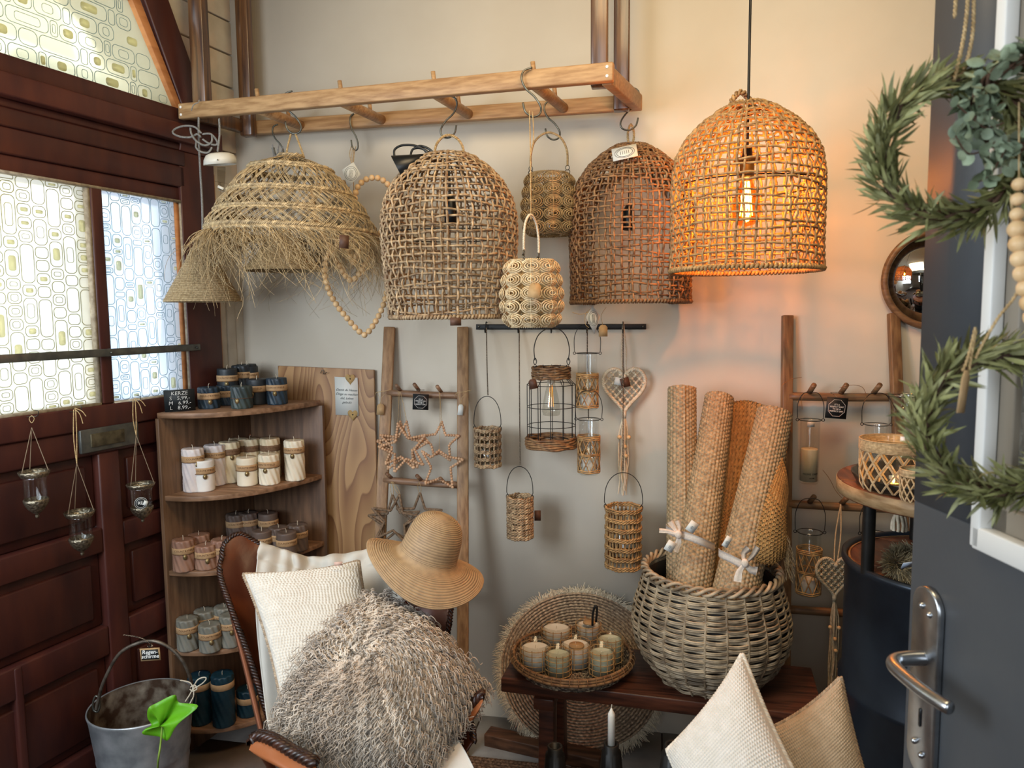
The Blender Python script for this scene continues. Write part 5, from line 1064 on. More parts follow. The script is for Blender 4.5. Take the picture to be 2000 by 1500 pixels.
# linen throw
m_throw = mat('linen_throw', '#bbb6ac', '#cecac1', ns=3, rough=.9, bump=.25, bs=420, v=.1, scale=(1, 1, 1), bd=.001)
rows = [[(512, 1085, 2.04), (555, 1095, 2.07), (610, 1105, 2.09), (670, 1105, 2.09), (735, 1090, 2.07)],
        [(510, 1062, 2.01), (560, 1080, 2.03), (613, 1092, 2.05), (685, 1084, 2.05), (742, 1072, 2.03)],
        [(509, 1058, 1.96), (560, 1075, 1.985), (613, 1087, 2.0), (690, 1078, 2.0), (748, 1068, 1.985)],
        [(505, 1090, 1.93), (560, 1106, 1.95), (613, 1115, 1.97), (690, 1108, 1.97), (757, 1096, 1.95)],
        [(502, 1130, 1.90), (560, 1140, 1.92), (613, 1150, 1.94), (690, 1145, 1.94), (776, 1130, 1.93)],
        [(503, 1210, 1.84), (560, 1215, 1.86), (620, 1225, 1.88), (700, 1220, 1.88), (800, 1205, 1.87)],
        [(514, 1320, 1.75), (570, 1325, 1.77), (640, 1330, 1.79), (710, 1325, 1.79), (835, 1305, 1.79)],
        [(530, 1430, 1.60), (600, 1440, 1.64), (660, 1445, 1.66), (740, 1440, 1.67), (858, 1405, 1.68)],
        [(560, 1478, 1.44), (620, 1500, 1.48), (690, 1510, 1.5), (770, 1500, 1.52), (885, 1425, 1.56)],
        [(600, 1530, 1.36), (660, 1560, 1.38), (720, 1570, 1.40), (800, 1560, 1.42), (925, 1492, 1.46)],
        [(640, 1640, 1.36), (700, 1650, 1.37), (760, 1660, 1.38), (850, 1650, 1.40), (960, 1580, 1.44)]]
G = surf(rows, 130, 90); u_, v_ = np.meshgrid(np.linspace(0, 1, 90), np.linspace(0, 1, 130)); g = np.random.default_rng(9)
wr = sum(g.uniform(.3, 1)*np.sin(u_*g.uniform(12, 60)+v_*g.uniform(-8, 8)+g.uniform(0, 6)) for _ in range(8))*.0042*(1-.55*v_)+np.sin(v_*50+5*np.sin(u_*7))*.004*(v_ < .3)
G = G-FH*(.012+wr)[..., None]+_z*(.6*wr*(v_ < .35))[..., None]; thr = tag(MB().grid(G, th=-.003).build('linen_throw', m_throw, smooth=True), 'off-white linen throw draped over the leather butterfly chair', 'blanket')
# ---------------------------------------------------------------- cushions
def disp_fun(kind, fu, fv, seed=1):
    g = np.random.default_rng(seed)
    def f(U, V):
        if kind == 'nubby':
            r_ = np.floor(V*fv); off = (np.sin(r_*12.9898)*43758.5453) % 1.0; wv = .35*np.sin(U*21+r_*.3); s = U*fu*(1+.05*np.sin(r_*7))+off; return np.abs(np.sin(PI*(V*fv+wv*.5)))**.7*np.abs(np.sin(PI*s))**.6
        a_, b_ = U*fu+V*fv*.0, V*fv+U*fu*.0; r_ = np.floor(b_); return (np.abs(np.sin(PI*(a_+.5*(r_ % 2))))**.55)*(np.abs(np.sin(PI*b_))**.55)
    return f
def cushion(cs, th, m, label, dispf, amp, piping=None, back=None, N=280, hollow=.045, facing=None, group=None, name='cushion'):
    """cs = corner points TL, TR, BR, BL"""
    cs = [A(*q) for q in cs]; c0 = sum(cs)/4; t = thing(name, label, 'cushion', c0-A(0, 0, .1), group)
    nn = nrm(np.cross(cs[3]-cs[0], cs[1]-cs[0])); nn = nn if nn@(CAM-c0) > 0 else -nn
    def side(sg, N, amp):
        u = np.sin(np.linspace(-PI/2, PI/2, N)); U, V = np.meshgrid(u, u); pu = U*(1-hollow*1.6*(1-V**2)); pv = V*(1-hollow*1.6*(1-U**2))
        a_, b_ = (pu[..., None]+1)/2, (pv[..., None]+1)/2; P = (cs[0]*(1-a_)+cs[1]*a_)*(1-b_)+(cs[3]*(1-a_)+cs[2]*a_)*b_
        h = th/2*np.clip((1-U**2)*(1-V**2), 0, 1)**.42*(1+.05*np.sin(U*4+V*3)); h = h+(amp*dispf((U+1)/2, (V+1)/2)*np.minimum(1, (1-np.abs(U))*30)*np.minimum(1, (1-np.abs(V))*30) if amp else 0)
        return P+nn*sg*h[..., None]
    MB().grid(side(1, N, amp), v=.5).build('front_cover', m, t, smooth=True); MB().grid(side(-1, 60, 0)[:, ::-1], v=.4).build('back_cover', back or m, t, smooth=True)
    if piping:
        G = side(0.0, 60, 0); e_ = np.vstack([G[0], G[1:, -1], G[-1, ::-1][1:], G[::-1, 0][1:-1]]); mb = MB(); twist(mb, e_, .0028, .0032, 55, 3, closed=True, step=.003, dv=.4); mb.build('piping', piping, t, smooth=True)
    return t, nn
m_nub = mat('nubby_white_weave', '#cbc3b6', '#d2cbbf', ns=60, rough=.9, v=0, sheen=.2)
m_pipe = mat('taupe_piping', '#8c7862', '#b09c84', ns=150, rough=.9, v=.2)
cu, _n = cushion([D(476, 1122, 1.80), D(700, 1096, 1.86), D(770, 1400, 1.68), D(548, 1360, 1.62)], .11, m_nub, 'white nubby woven cushion with taupe piping on the leather chair', disp_fun('nubby', 34, 46), .0036, m_pipe)
card(cu, D(661, 1101, 1.80), rot_ax(CAX, 5), .02, .009, mat('pink_card', '#c9a595', v=0)); MB().tubes(pxline([(668, 1100), (682, 1110), (696, 1128), (700, 1140)], 1.77), .0009, 5).build('string', m_cotton, cu)
# sheepskin cushion
m_wool = mat('taupe_sheep_wool', '#a3917f', '#d2c5b4', ns=5, rough=.75, v=.62, sheen=.3)
cs = [D(718, 1185, 1.72), D(895, 1320, 1.63), D(760, 1480, 1.42), D(590, 1360, 1.52)]; c0 = sum(cs)/4
sk, nn = cushion(cs, .15, m_wool, 'long curly taupe sheepskin cushion lying in the leather chair', None, 0, N=60, hollow=.03)
g = np.random.default_rng(21); M_ = 8000; K = 24
U, V = g.uniform(-1, 1, M_), g.uniform(-1, 1, M_); a_, b_ = (U[:, None]+1)/2, (V[:, None]+1)/2; P = (cs[0]*(1-a_)+cs[1]*a_)*(1-b_)+(cs[3]*(1-a_)+cs[2]*a_)*b_; h = .075*np.clip((1-U**2)*(1-V**2), 0, 1)**.42; P = P+nn*h[:, None]
out = P-c0; out -= (out@nn)[:, None]*nn; rad = np.linalg.norm(out, axis=1, keepdims=True); out /= rad+1e-6
ridge = D(660, 1300, 1.55); o2 = P-ridge; o2 -= (o2@nn)[:, None]*nn; o2 /= np.linalg.norm(o2, axis=1, keepdims=True)+1e-6
clump = np.floor(U*13)*31+np.floor(V*13)*17; cr = (np.sin(clump*12.9898)*43758.5453) % 1.0; cr2 = (np.sin(clump*78.233)*12543.123) % 1.0
dr = out*.55+o2*.5-_z*.75+nn*.35+g.normal(0, .12, (M_, 3))+(cr-.5)[:, None]*np.cross(nn, _z)*.9; dr /= np.linalg.norm(dr, axis=1, keepdims=True)
L_ = g.uniform(.055, .10, M_); t4 = np.linspace(0, 1, K)[None, :, None]; sd = np.cross(dr, nn); sd /= np.linalg.norm(sd, axis=1, keepdims=True)+1e-9
ph = (cr2*6.28)[:, None, None]; ph2 = g.normal(0, .5, M_)[:, None, None]; fq = (3.7+1.3*cr)[:, None, None]*2*PI/2
am = (.0034+.0026*t4)*g.uniform(.7, 1.3, M_)[:, None, None]
PP = P[:, None, :]+dr[:, None, :]*L_[:, None, None]*t4+nn*(.012*np.sin(PI*t4)*1.0)-_z*(.012*t4**2)-nn*(.010*t4**2)
Uc, Vc = (np.floor(U*13)+.5)/13, (np.floor(V*13)+.5)/13; ac, bcx = (Uc[:, None]+1)/2, (Vc[:, None]+1)/2; PC = (cs[0]*(1-ac)+cs[1]*ac)*(1-bcx)+(cs[3]*(1-ac)+cs[2]*ac)*bcx+nn*h[:, None]
PP = PP+(PC-P)[:, None, :]*(.75*t4**.8)
PP = PP+sd[:, None, :]*am*np.sin(fq*2*t4+ph+ph2)+nn*am*.8*np.cos(fq*2*t4+ph+ph2)
val = np.clip(.42+.30*(cr2-.5)*2+.10*g.normal(0, 1, M_)-.0*V+.20*np.clip(-U, -.8, 1)+.12*np.clip(-V, -.8, 1), 0, 1)  # wool lighter to the upper left: side light put into its tone
mb = MB(); mb.tubes(PP, .0018*np.linspace(1.1, .5, K), 3, v=val); wl_ = mb.build('curly_wool', m_wool, sk, smooth=True); wl_['kind'] = 'stuff'
# straw hat
m_straw = mat('woven_straw', '#92785a', '#a08462', ns=60, rough=.6, bump=.0, v=.35)
hc = D(833, 1094, 1.80); axh = nrm(_z*.93+R0*.36-FH*.02); xh = nrm(R0-axh*(R0@axh)); yh = np.cross(axh, xh)
ht = thing('straw_hat', 'wide-brimmed natural straw hat hanging on the chair back', 'hat', hc)
pr = [(.0, .118), (.012, .1178), (.03, .115), (.048, .106), (.06, .092), (.067, .072), (.071, .048), (.074, .022), (.078, .010), (.086, .003), (.1, 0), (.12, -.004), (.14, -.010), (.150, -.015)]
pp = np.array([(q[0], 0, q[1]) for q in pr]); ps_ = spline(pp*A(.94, 1, 1), 260)
prf = [(q[0], q[2]+.0008*math.cos(i*2*PI/5)) for i, q in enumerate(ps_)]
hm = MB(); prf = A(*prf); n_ = 120; TH = np.arange(n_)*2*PI/n_; R_ = np.broadcast_to(prf[:, 0][:, None], (len(prf), n_)).copy(); Zc = np.broadcast_to(prf[:, 1][:, None], (len(prf), n_)).copy()
bw = np.clip((R_-.078)/.075, 0, 1); Zc = Zc+bw*(.020*np.cos(2*TH-.5)-.006)-bw**2*.03*np.clip(np.sin(-TH), 0, 1); R_ = R_*(1+.07*bw*np.cos(2*TH+.1))
V_ = np.stack([R_*np.cos(TH), R_*np.sin(TH), Zc], -1)@np.array([xh, yh, axh])+hc
hm.grid(V_, closed=True, th=-.0018, v=np.tile(np.repeat(.5+.4*np.cos(np.arange(260)*2*PI/5), n_), 2)); hat = hm.build('braided_straw', m_straw, ht, smooth=True)
# ---------------------------------------------------------------- bench, tray and glasses
bt = thing('wooden_bench', 'dark brown rustic wooden bench under the wicker basket and tray', 'bench', A(.0, 2.15, 0))
bl, brt = A(-.438, 2.045, 0), A(.47, 1.985, 0); ub = nrm(brt-bl); vb = A(-ub[1], ub[0], 0); Wd = .285
MB().box(bl+ub*.445+vb*Wd/2+A(0, 0, .409), (.89, Wd, .042), (ub, vb, _z), v=.4).build('seat_plank', m_bench, bt, bevel=.004)
for s in (.13, .76):
    for f_, w_ in ((.06, .045), (.215, .04)):
        p = bl+ub*s+vb*f_; dz = .02 if f_ < .1 else -.02; MB().beam(p+A(0, 0, .39), p+vb*(-dz*1.2)+A(0, 0, .045), w_, .055, up=vb).build('leg', m_bench, bt, bevel=.003)
    MB().beam(bl+ub*s-vb*.01+A(0, 0, .37), bl+ub*s+vb*(Wd-.01)+A(0, 0, .37), .06, .035, v=.3).build('cleat', m_bench, bt, bevel=.003)
ft = tag(MB().beam(onZ(952, 1437, .024), onZ(1175, 1488, .024), .06, .045, v=.8).build('wooden_beam', mat('brown_floor_beam', '#3f2718', '#6b4730', scale=(1, 12, 12), ns=6, rough=.5, bump=.2, v=.2), bevel=.004), 'rough brown beam lying on the tiles under the bench', 'beam')
TC = A(*onZ(1122, 1352, .435))+nrm(A(-.15, .99, 0))*.160; TC[2] = 0
m_tray = mat('dark_woven_cane', '#2c221b', '#8f7f6a', ns=120, rough=.6, v=.4, lo=.42, hi=.6)
ty = thing('round_tray', 'round dark woven tray with cane-wrapped rim on the bench', 'tray', TC+A(0, 0, .43))
mb = MB(); g = np.random.default_rng(2)
for i in range(22):
    r_ = .012+i*.0068; n_ = max(24, int(2*PI*r_/.004)); a_ = np.arange(n_)*2*PI/n_; mb.tubes(np.stack([TC[0]+r_*np.cos(a_), TC[1]+r_*np.sin(a_), .437+.0012*np.cos(np.arange(n_)*PI*.5+i*PI/2)], -1), .0034, 4, True, v=np.repeat(g.uniform(0, 1, n_), 4), ref=(0, 0, 1))
for i in range(5): r_ = .160+.0035*i; a_ = np.arange(120)*2*PI/120; mb.tubes(np.stack([TC[0]+r_*np.cos(a_), TC[1]+r_*np.sin(a_), .438+.0065*i+.0012*np.cos(np.arange(120)*PI*.5+i*PI/2)], -1), .0042, 5, True, v=np.repeat(g.uniform(0, 1, 120), 5), ref=(0, 0, 1))
mb.disc(.158, 48, TC+A(0, 0, .434), v=.1); mb.build('woven_base', m_tray, ty, smooth=True)
mb = MB(); a_ = np.arange(96)*2*PI/96
for dz, dr_ in ((.470, .002), (.463, .005), (.477, .0)): mb.tubes(np.stack([TC[0]+(.177+dr_)*np.cos(a_), TC[1]+(.177+dr_)*np.sin(a_), 0*a_+dz], -1), .0045, 6, True, v=rnd(.3, .6), ref=(0, 0, 1))
for j in range(46):
    q = j*2*PI/46; e1 = A(math.cos(q), math.sin(q), 0); b = np.arange(12)*2*PI/12; mb.tubes(np.stack([TC+e1*(.180+.0085*math.cos(x))+_z*(.470+.0125*math.sin(x)) for x in b]), .0012, 4, True, v=.8)
mb.build('cane_rim', m_caned, ty, smooth=True)
m_sage = mat('sage_candle_wax', '#a9b3a0', '#b5bdaa', ns=12, rough=.5, v=0); m_palew = mat('pale_candle_wax', '#c9c9bf', '#d4d3ca', ns=12, rough=.5, v=0); m_sageg = mat('sage_glass_body', '#8f9c8c', '#98a493', ns=12, rough=.25, v=0, coat=.5)
for i, (px, yb, w_, h_, wx, wood, lb2) in enumerate([(1149, 1262, 50, 50, m_palew, 1, 'back right small candle glass with a wooden disc on top on the tray'), (1087, 1268, 60, 48, m_palew, 0, 'back left wide candle glass with white wax on the tray'), (1191, 1302, 51, 66, m_sage, 0, 'rightmost candle glass with rattan netting on the tray'),
    (1046, 1317, 62, 62, m_palew, 0, 'leftmost wide candle glass in cane netting on the tray'), (1124, 1312, 62, 63, m_palew, 1, 'wide centre candle glass with a wooden disc in it on the tray'), (1090, 1329, 53, 62, m_sage, 0, 'front left small sage candle glass on the tray'), (1175, 1328, 50, 66, m_sage, 0, 'front right small sage candle glass on the tray')]):
    p = A(*onZ(px, yb, .441)); d_ = proj(p)[2]; R_ = w_/2*d_/F*.96; H = h_*d_/F*1.02-(R_*.35); p = p+nrm(A(p[0], p[1], 0))*R_*.9; t = thing('candle_glass', lb2, 'candle', p, 'netted candle glasses on the tray')
    MB().lathe([(0, 0), (R_*.93, 0), (R_*.98, .004), (R_, H-.002), (R_*1.0, H), (R_*.93, H), (R_*.93, .006), (0, .005)], 32, p).build('glass_jar', m_glass, t, smooth=True)
    wz = H*.78; MB().lathe([(0, .006), (R_*.91, .006), (R_*.915, wz), (R_*.85, wz-.001), (0, wz-.002)], 32, p).build('wax_fill', wx if wx is m_palew else wx, t, smooth=True)
    MB().tubes([p+_z*wz, p+_z*(wz+.009)+A(.001, 0, 0)], .0009, 5).build('wick', m_cotton, t)
    mb = MB(); aa = np.arange(40)*2*PI/40
    for zz in np.linspace(.10, .86, 5): mb.tubes(p+np.stack([(R_+.0012)*np.cos(aa), (R_+.0012)*np.sin(aa), H*zz+0*aa], -1), .0012, 5, True, v=rnd(.5, 1), ref=(0, 0, 1))
    for j in range(11): q = j*2*PI/11+rnd(0, .2); e1 = A(math.cos(q), math.sin(q), 0); mb.tubes([p+e1*(R_+.002)+_z*H*.06, p+e1*(R_+.0022)+_z*H*.92], .0012, 5, v=rnd(.5, 1))
    mb.build('cane_netting', m_canel, t, smooth=True)
    if wood: MB().lathe([(0, .004), (R_*.5, .004), (R_*.52, 0), (0, 0)], 24, p+_z*(wz+.001 if i else H-.004)+A(.004, -.008, 0)).build('wooden_disc', m_kraft, t, smooth=True)
# ---------------------------------------------------------------- wicker basket
BC = A(.165, 2.17, .431); bkt = thing('wicker_basket', 'large round grey-brown wicker basket holding rolled jute rugs on the bench', 'basket', BC)
BH = .325; bpr = [(0, .142), (.06, .155), (.18, .188), (.32, .212), (.46, .222), (.58, .220), (.70, .212), (.82, .200), (.92, .192), (1, .190)]
br = lambda z: np.interp(np.clip(z/BH, 0, 1), [q[0] for q in bpr], [q[1] for q in bpr])
zs = np.linspace(0, BH, 33); brs = lambda z: np.convolve(np.r_[br(z)[:1], br(z), br(z)[-1:]], [.25, .5, .25], 'valid')
ns = 24; mb = MB(); g = np.random.default_rng(12); rows_ = 38
for i in range(rows_):
    z = .006+(BH-.03)*i/(rows_-1); n_ = 312; a_ = np.arange(n_)*2*PI/n_; rr = br(z)+.0048*np.cos(a_*ns/2+PI*i); zz = z+.0028*np.sin(a_*3+i*.9)+g.normal(0, .0006)+.0008*np.sin(a_*ns/2+PI*i)
    tone = np.repeat(np.repeat(np.clip(g.normal(.5, .28, 12), 0, 1), n_//12), 6)
    for dz in (-.0019, .0021): mb.tubes(np.stack([BC[0]+rr*np.cos(a_), BC[1]+rr*np.sin(a_), BC[2]+zz+dz], -1), .0029*g.uniform(.85, 1.1), 6, True, v=tone, ref=(0, 0, 1))
mb.build('woven_rods', m_wick, bkt, smooth=True)
mb = MB(); z = np.linspace(0, BH-.012, 40)
for j in range(ns): q = (j+.5)*2*PI/ns; rr = br(z); mb.tubes(np.stack([BC[0]+rr*math.cos(q), BC[1]+rr*math.sin(q), BC[2]+z], -1), .0042, 6, v=rnd(.3, .8))
mb.build('stakes', m_wick, bkt, smooth=True)
mb = MB()
for k in range(3):
    n_ = 160; a_ = np.arange(n_)*2*PI/n_; w_ = a_*26/2+k*2*PI/3
    mb.tubes(np.stack([BC[0]+(.190+.008*np.cos(w_))*np.cos(a_), BC[1]+(.190+.008*np.cos(w_))*np.sin(a_), BC[2]+BH-.004+.010*np.sin(w_)], -1), .0052, 6, True, v=.35+.2*k)
mb.build('braided_rim', m_wick, bkt, smooth=True); 
MB().lathe([(0, .01), (.135, .01), (.147, .02), (.205, .12), (.212, .17), (.20, .24), (.182, .30), (.180, .30), (.197, .24), (.207, .17), (.2, .12), (.14, .026), (0, .016)], 40, BC).build('dark_inner_shell', mat('near_black_shell', '#17130f', v=0), bkt, smooth=True)  # near-black shell closed behind the woven rods
# rolled rugs
def pebble(m, n, p=.55): I, J = np.meshgrid(np.arange(m), np.arange(n), indexing='ij'); return I, J
def rug_roll(top, bot, R0_, R1_, label, m, seed, turns=2.15, a0=-1.2, flat=1.0, coarse=.0105):
    top, bot = A(*top), A(*bot); ax = nrm(top-bot); e1 = nrm(np.cross(ax, A(0, -1, 0))); e2 = np.cross(ax, e1); L_ = np.linalg.norm(top-bot); t = thing('rolled_rug', label, 'rug', bot, 'rolled jute rugs in the basket')
    n_ = int(turns*2*PI*R1_/coarse)*5; m_ = int(L_/coarse)*5; s = np.linspace(0, 1, n_)[None]; w_ = np.linspace(0, 1, m_)[:, None]
    th = a0+s*turns*2*PI; rad = (R1_+(R0_-R1_)*w_)*(.60+.40*s**.8); arc = s*turns*2*PI*R1_*.85/coarse; ht_ = w_*L_/coarse
    row = np.floor(arc); h = (np.abs(np.sin(PI*(ht_*.8+.5*(row % 2)+ .0*arc)))**.6)*(np.abs(np.sin(PI*arc))**.6); rad = rad+h*.0042
    g = np.random.default_rng(seed); sl = .03*np.sin(w_*2.2+seed)
    P = bot+ax*(w_*L_)[..., None]+e1*(rad*np.cos(th+sl))[..., None]+e2*(rad*np.sin(th+sl)*flat)[..., None]
    cell = (np.sin((np.floor(ht_*.8+.5*(row % 2))*12.9898+row*78.233))*43758.5453) % 1.0
    MB().grid(P, v=np.clip(.25+.5*cell+.2*h, 0, 1).ravel()).build('braided_jute', m, t, smooth=True); return t, ax, e1, e2
zb = .47
RA = rug_roll(D(1333, 758, 2.36), D(1333, 1200, 2.20), .045, .047, 'leftmost upright rolled jute rug in the wicker basket', m_rope, 1, a0=-2.4)
RB = rug_roll(D(1404, 776, 2.36), D(1340, 1205, 2.08), .044, .057, 'second rolled jute rug leaning to the right behind the linen ribbon', m_rope, 2, a0=-.6)
RD = rug_roll(D(1512, 806, 2.26), D(1425, 1200, 2.05), .053, .066, 'rightmost thick rolled jute rug leaning right with linen bow', m_rope, 3, a0=.5)
# folded rug showing its coarse netted back, behind
t = thing('rolled_rug', 'folded rug showing its coarse golden backing behind the other rolls', 'rug', D(1450, 1150, 2.35), 'rolled jute rugs in the basket')
rows = [[(1428, 785, 2.40), (1465, 783, 2.40), (1510, 800, 2.39), (1540, 815, 2.38)], [(1412, 950, 2.36), (1450, 950, 2.36), (1500, 950, 2.35), (1530, 940, 2.33)], [(1395, 1060, 2.32), (1440, 1070, 2.31), (1495, 1065, 2.29), (1532, 1050, 2.25)], [(1385, 1200, 2.26), (1420, 1200, 2.25), (1450, 1200, 2.24), (1480, 1190, 2.23)]]
G = surf(rows, 230, 120); I, J = np.meshgrid(np.arange(230), np.arange(120), indexing='ij'); h = np.maximum(np.abs(np.sin(PI*I/5.0)), np.abs(np.sin(PI*J/7.0)))**3; G = G-FH*(h*.004)[..., None]
MB().grid(G, th=-.006, v=np.r_[(.2+.6*h).ravel(), (.2+.6*h).ravel()]).build('netted_backing', m_rugb, t, smooth=True)
rows = [[(1525, 895, 2.17), (1532, 920, 2.16), (1536, 960, 2.15)], [(1500, 960, 2.06), (1518, 985, 2.05), (1530, 1010, 2.06)], [(1480, 1030, 2.02), (1508, 1050, 2.02), (1533, 1060, 2.05)], [(1475, 1095, 2.02), (1505, 1100, 2.02), (1530, 1085, 2.05)]]
G = surf(rows, 120, 50); I, J = np.meshgrid(np.arange(120), np.arange(50), indexing='ij'); h = np.maximum(np.abs(np.sin(PI*I/5.0)), np.abs(np.sin(PI*J/5.0)))**3; G = G-FH*(h*.003)[..., None]
MB().grid(G, th=-.006, v=np.r_[(.2+.6*h).ravel(), (.2+.6*h).ravel()]).build('loose_flap', m_rugb, RD[0], smooth=True)
mb = MB(); g = np.random.default_rng(6)
for i in range(40): p = G[g.integers(60, 119), -1]; mb.tubes(spline([p, p+A(g.uniform(0, .015), -.003, -.02), p+A(g.uniform(0, .03), -.003, -.05-g.uniform(0, .03))], 8), .0007, 3, v=g.uniform(0, 1))
mb.build('frayed_edge', m_rope, RD[0], smooth=True)
def ribbon_band(pts, hw, d_off=0.0): P = spline([D(*q) for q in pts], 30); return MB().grid(np.stack([P+_z*hw, P+_z*hw*.3-FH*.0015, P-_z*hw*.4-FH*.001, P-_z*hw], 0), th=-.0012)
rb = thing('linen_ribbon', 'pale linen ribbon with a bow tied round the two left rug rolls', 'ribbon', D(1345, 1050, 2.05), 'linen ribbons round the rugs')
ribbon_band([(1301, 1030, 2.19), (1306, 1036, 2.14), (1322, 1042, 2.10), (1345, 1048, 2.055), (1370, 1058, 2.05), (1388, 1066, 2.08), (1395, 1068, 2.12)], .011).build('band', m_linen, rb, smooth=True)
def bow(parent, cx, cy, d_, parts_):
    MB().spheres([D(cx, cy, d_)], .010, 12, 9, sc=(1, .7, 1.2)).build('knot', m_linen, parent, smooth=True)
    for pts, w_ in parts_:
        P = spline([D(x, y, d_+.006*math.sin(i)) for i, (x, y) in enumerate(pts)], 18); T_ = np.gradient(P, axis=0); sd = np.cross(T_, FH); sd /= np.linalg.norm(sd, axis=1, keepdims=True)+1e-9; ww = w_*np.clip(np.linspace(.35, 1.2, 18), 0, 1)[:, None]
        MB().grid(np.stack([P+sd*ww, P-FH*.002, P-sd*ww], 0), th=-.001).build('ribbon_tail' if len(pts) == 3 else 'loop', m_linen, parent, smooth=True)
bow(rb, 1325, 1044, 2.06, [([(1325, 1044), (1318, 1032), (1308, 1018)], .008), ([(1325, 1044), (1327, 1030), (1322, 1016)], .007), ([(1325, 1044), (1308, 1038), (1287, 1036)], .006), ([(1325, 1044), (1322, 1062), (1316, 1074)], .007), ([(1325, 1044), (1327, 1060), (1320, 1078)], .006)])
rb2 = thing('linen_ribbon', 'pale linen ribbon with a bow tied round the thick right rug roll', 'ribbon', D(1440, 1090, 1.95), 'linen ribbons round the rugs')
ribbon_band([(1404, 1078, 2.03), (1408, 1082, 1.99), (1425, 1090, 1.96), (1445, 1100, 1.945), (1452, 1104, 1.95)], .011).build('band', m_linen, rb2, smooth=True)
bow(rb2, 1455, 1100, 1.935, [([(1455, 1100), (1452, 1082), (1462, 1070)], .009), ([(1455, 1100), (1470, 1085), (1480, 1068)], .008), ([(1455, 1100), (1444, 1116), (1440, 1136)], .010), ([(1455, 1100), (1466, 1112), (1478, 1115)], .011)])
for x, y, d_, rl_, lb2 in ((1352, 1029, 2.0, 35, 'white tag above the ribbon on the second rug roll'), (1309, 1067, 2.04, 30, 'white tag hanging below the bow of the leftmost rug roll'), (1420, 1058, 1.93, 30, 'white tag above the ribbon on the thick right rug roll')):
    tg = thing('swing_tag', lb2, 'tag', D(x, y, d_)); ax = rot_ax(CAX, -rl_); q = card(tg, D(x, y, d_), ax, .025 if x < 1400 else .016, .030, m_paperw, name='card'); mb = MB(); [mb.tubes([D(x, y, d_)+ax[2]*.001-ax[0]*s+ax[1]*o_, D(x, y, d_)+ax[2]*.001+ax[0]*s+ax[1]*o_], .0005, 4) for s, o_ in ((.003, .001), (.004, -.002), (.003, -.005))]; mb.build('fine_print', m_ink, q)
# ---------------------------------------------------------------- round rug leaning on the wall
rb_, rt2 = A(*onZ(1128, 1473, .004)), A(*onY(1112, 1152, WY-.02)); up_ = nrm(rt2-rb_); up_ = nrm(A(0, up_[1], up_[2])); RR_ = np.linalg.norm(rt2-rb_)/2*1.0; rc = rb_+up_*RR_; nr = nrm(np.cross(A(1, 0, 0), up_)); nr = nr if nr[1] < 0 else -nr
rg = thing('round_rug', 'round jute rug with concentric cords and white fringe leaning on the wall behind the bench', 'rug', rb_)
mb = MB(); n_ = 27; g = np.random.default_rng(14); wx = (np.linalg.norm(onY(1292, 1312, 2.47)-onY(958, 1312, 2.47)))/2/RR_*.97
m_rug2 = mat('grey_beige_rug_cord', '#7a6552', '#b8a287', ns=120, rough=.85, bump=.3, v=.35)
bend_ = lambda x: .0*x
for i in range(n_):
    r_ = RR_*(i+.5)/n_*.97; k = max(20, int(2*PI*r_/.0045)); a_ = np.arange(k)*2*PI/k; jig = .0009*np.cos(np.arange(k)*PI*.5)
    P = rc+np.outer((r_+jig)*np.cos(a_)*wx, A(1, 0, 0))+np.outer((r_+jig)*np.sin(a_), up_)+nr*(.006+.002*np.sin(3*a_+i*.1))[:, None]; mb.tubes(P, RR_/n_*.40, 6, True, v=np.clip(np.repeat(.5+.35*np.cos(np.arange(k)*PI*.5)+.12*(i % 2), 6), 0, 1), ref=nr)
mb.build('concentric_cords', m_rug2, rg, smooth=True)
k = 60; a_ = np.arange(k)*2*PI/k; MB().prism([(RR_*.96*math.cos(q)*wx, RR_*.96*math.sin(q)) for q in a_], .004, rc, (A(1, 0, 0), up_, nr)).build('rug_backing', m_rug2, rg)
mb = MB(); K_ = 2600; q = g.uniform(0, 2*PI, K_); p0 = rc+np.outer(RR_*.965*np.cos(q)*wx, A(1, 0, 0))+np.outer(RR_*.965*np.sin(q), up_); cl = np.sin(np.floor(q*28)*12.98)*.5; dd_ = np.outer(np.cos(q+cl), A(1, 0, 0))+np.outer(np.sin(q+cl), up_)+g.normal(0, .25, (K_, 3)); L_ = g.uniform(.012, .03, K_)[:, None]
P = np.stack([p0+nr*.006, p0+dd_*L_*.5+nr*.010, p0+dd_*L_+nr*.006-_z*L_*.3], 1); P[:, :, 2] = np.maximum(P[:, :, 2], .003); P[:, :, 1] = np.minimum(P[:, :, 1], WY-.004); mb.tubes(P, .0010, 3, v=g.uniform(.3, 1, K_)); mb.build('fringe', m_cotton, rg, smooth=True)
tag(MB().tubes(spline([D(1157, 1222, 2.33), D(1158, 1200, 2.33), D(1162, 1184, 2.33), D(1166, 1188, 2.33), D(1164, 1215, 2.33)], 18), .0035, 6, caps=True).build('spring_clip', m_black, smooth=True), 'black clip at the fold of the round rug above the tray', 'clip')
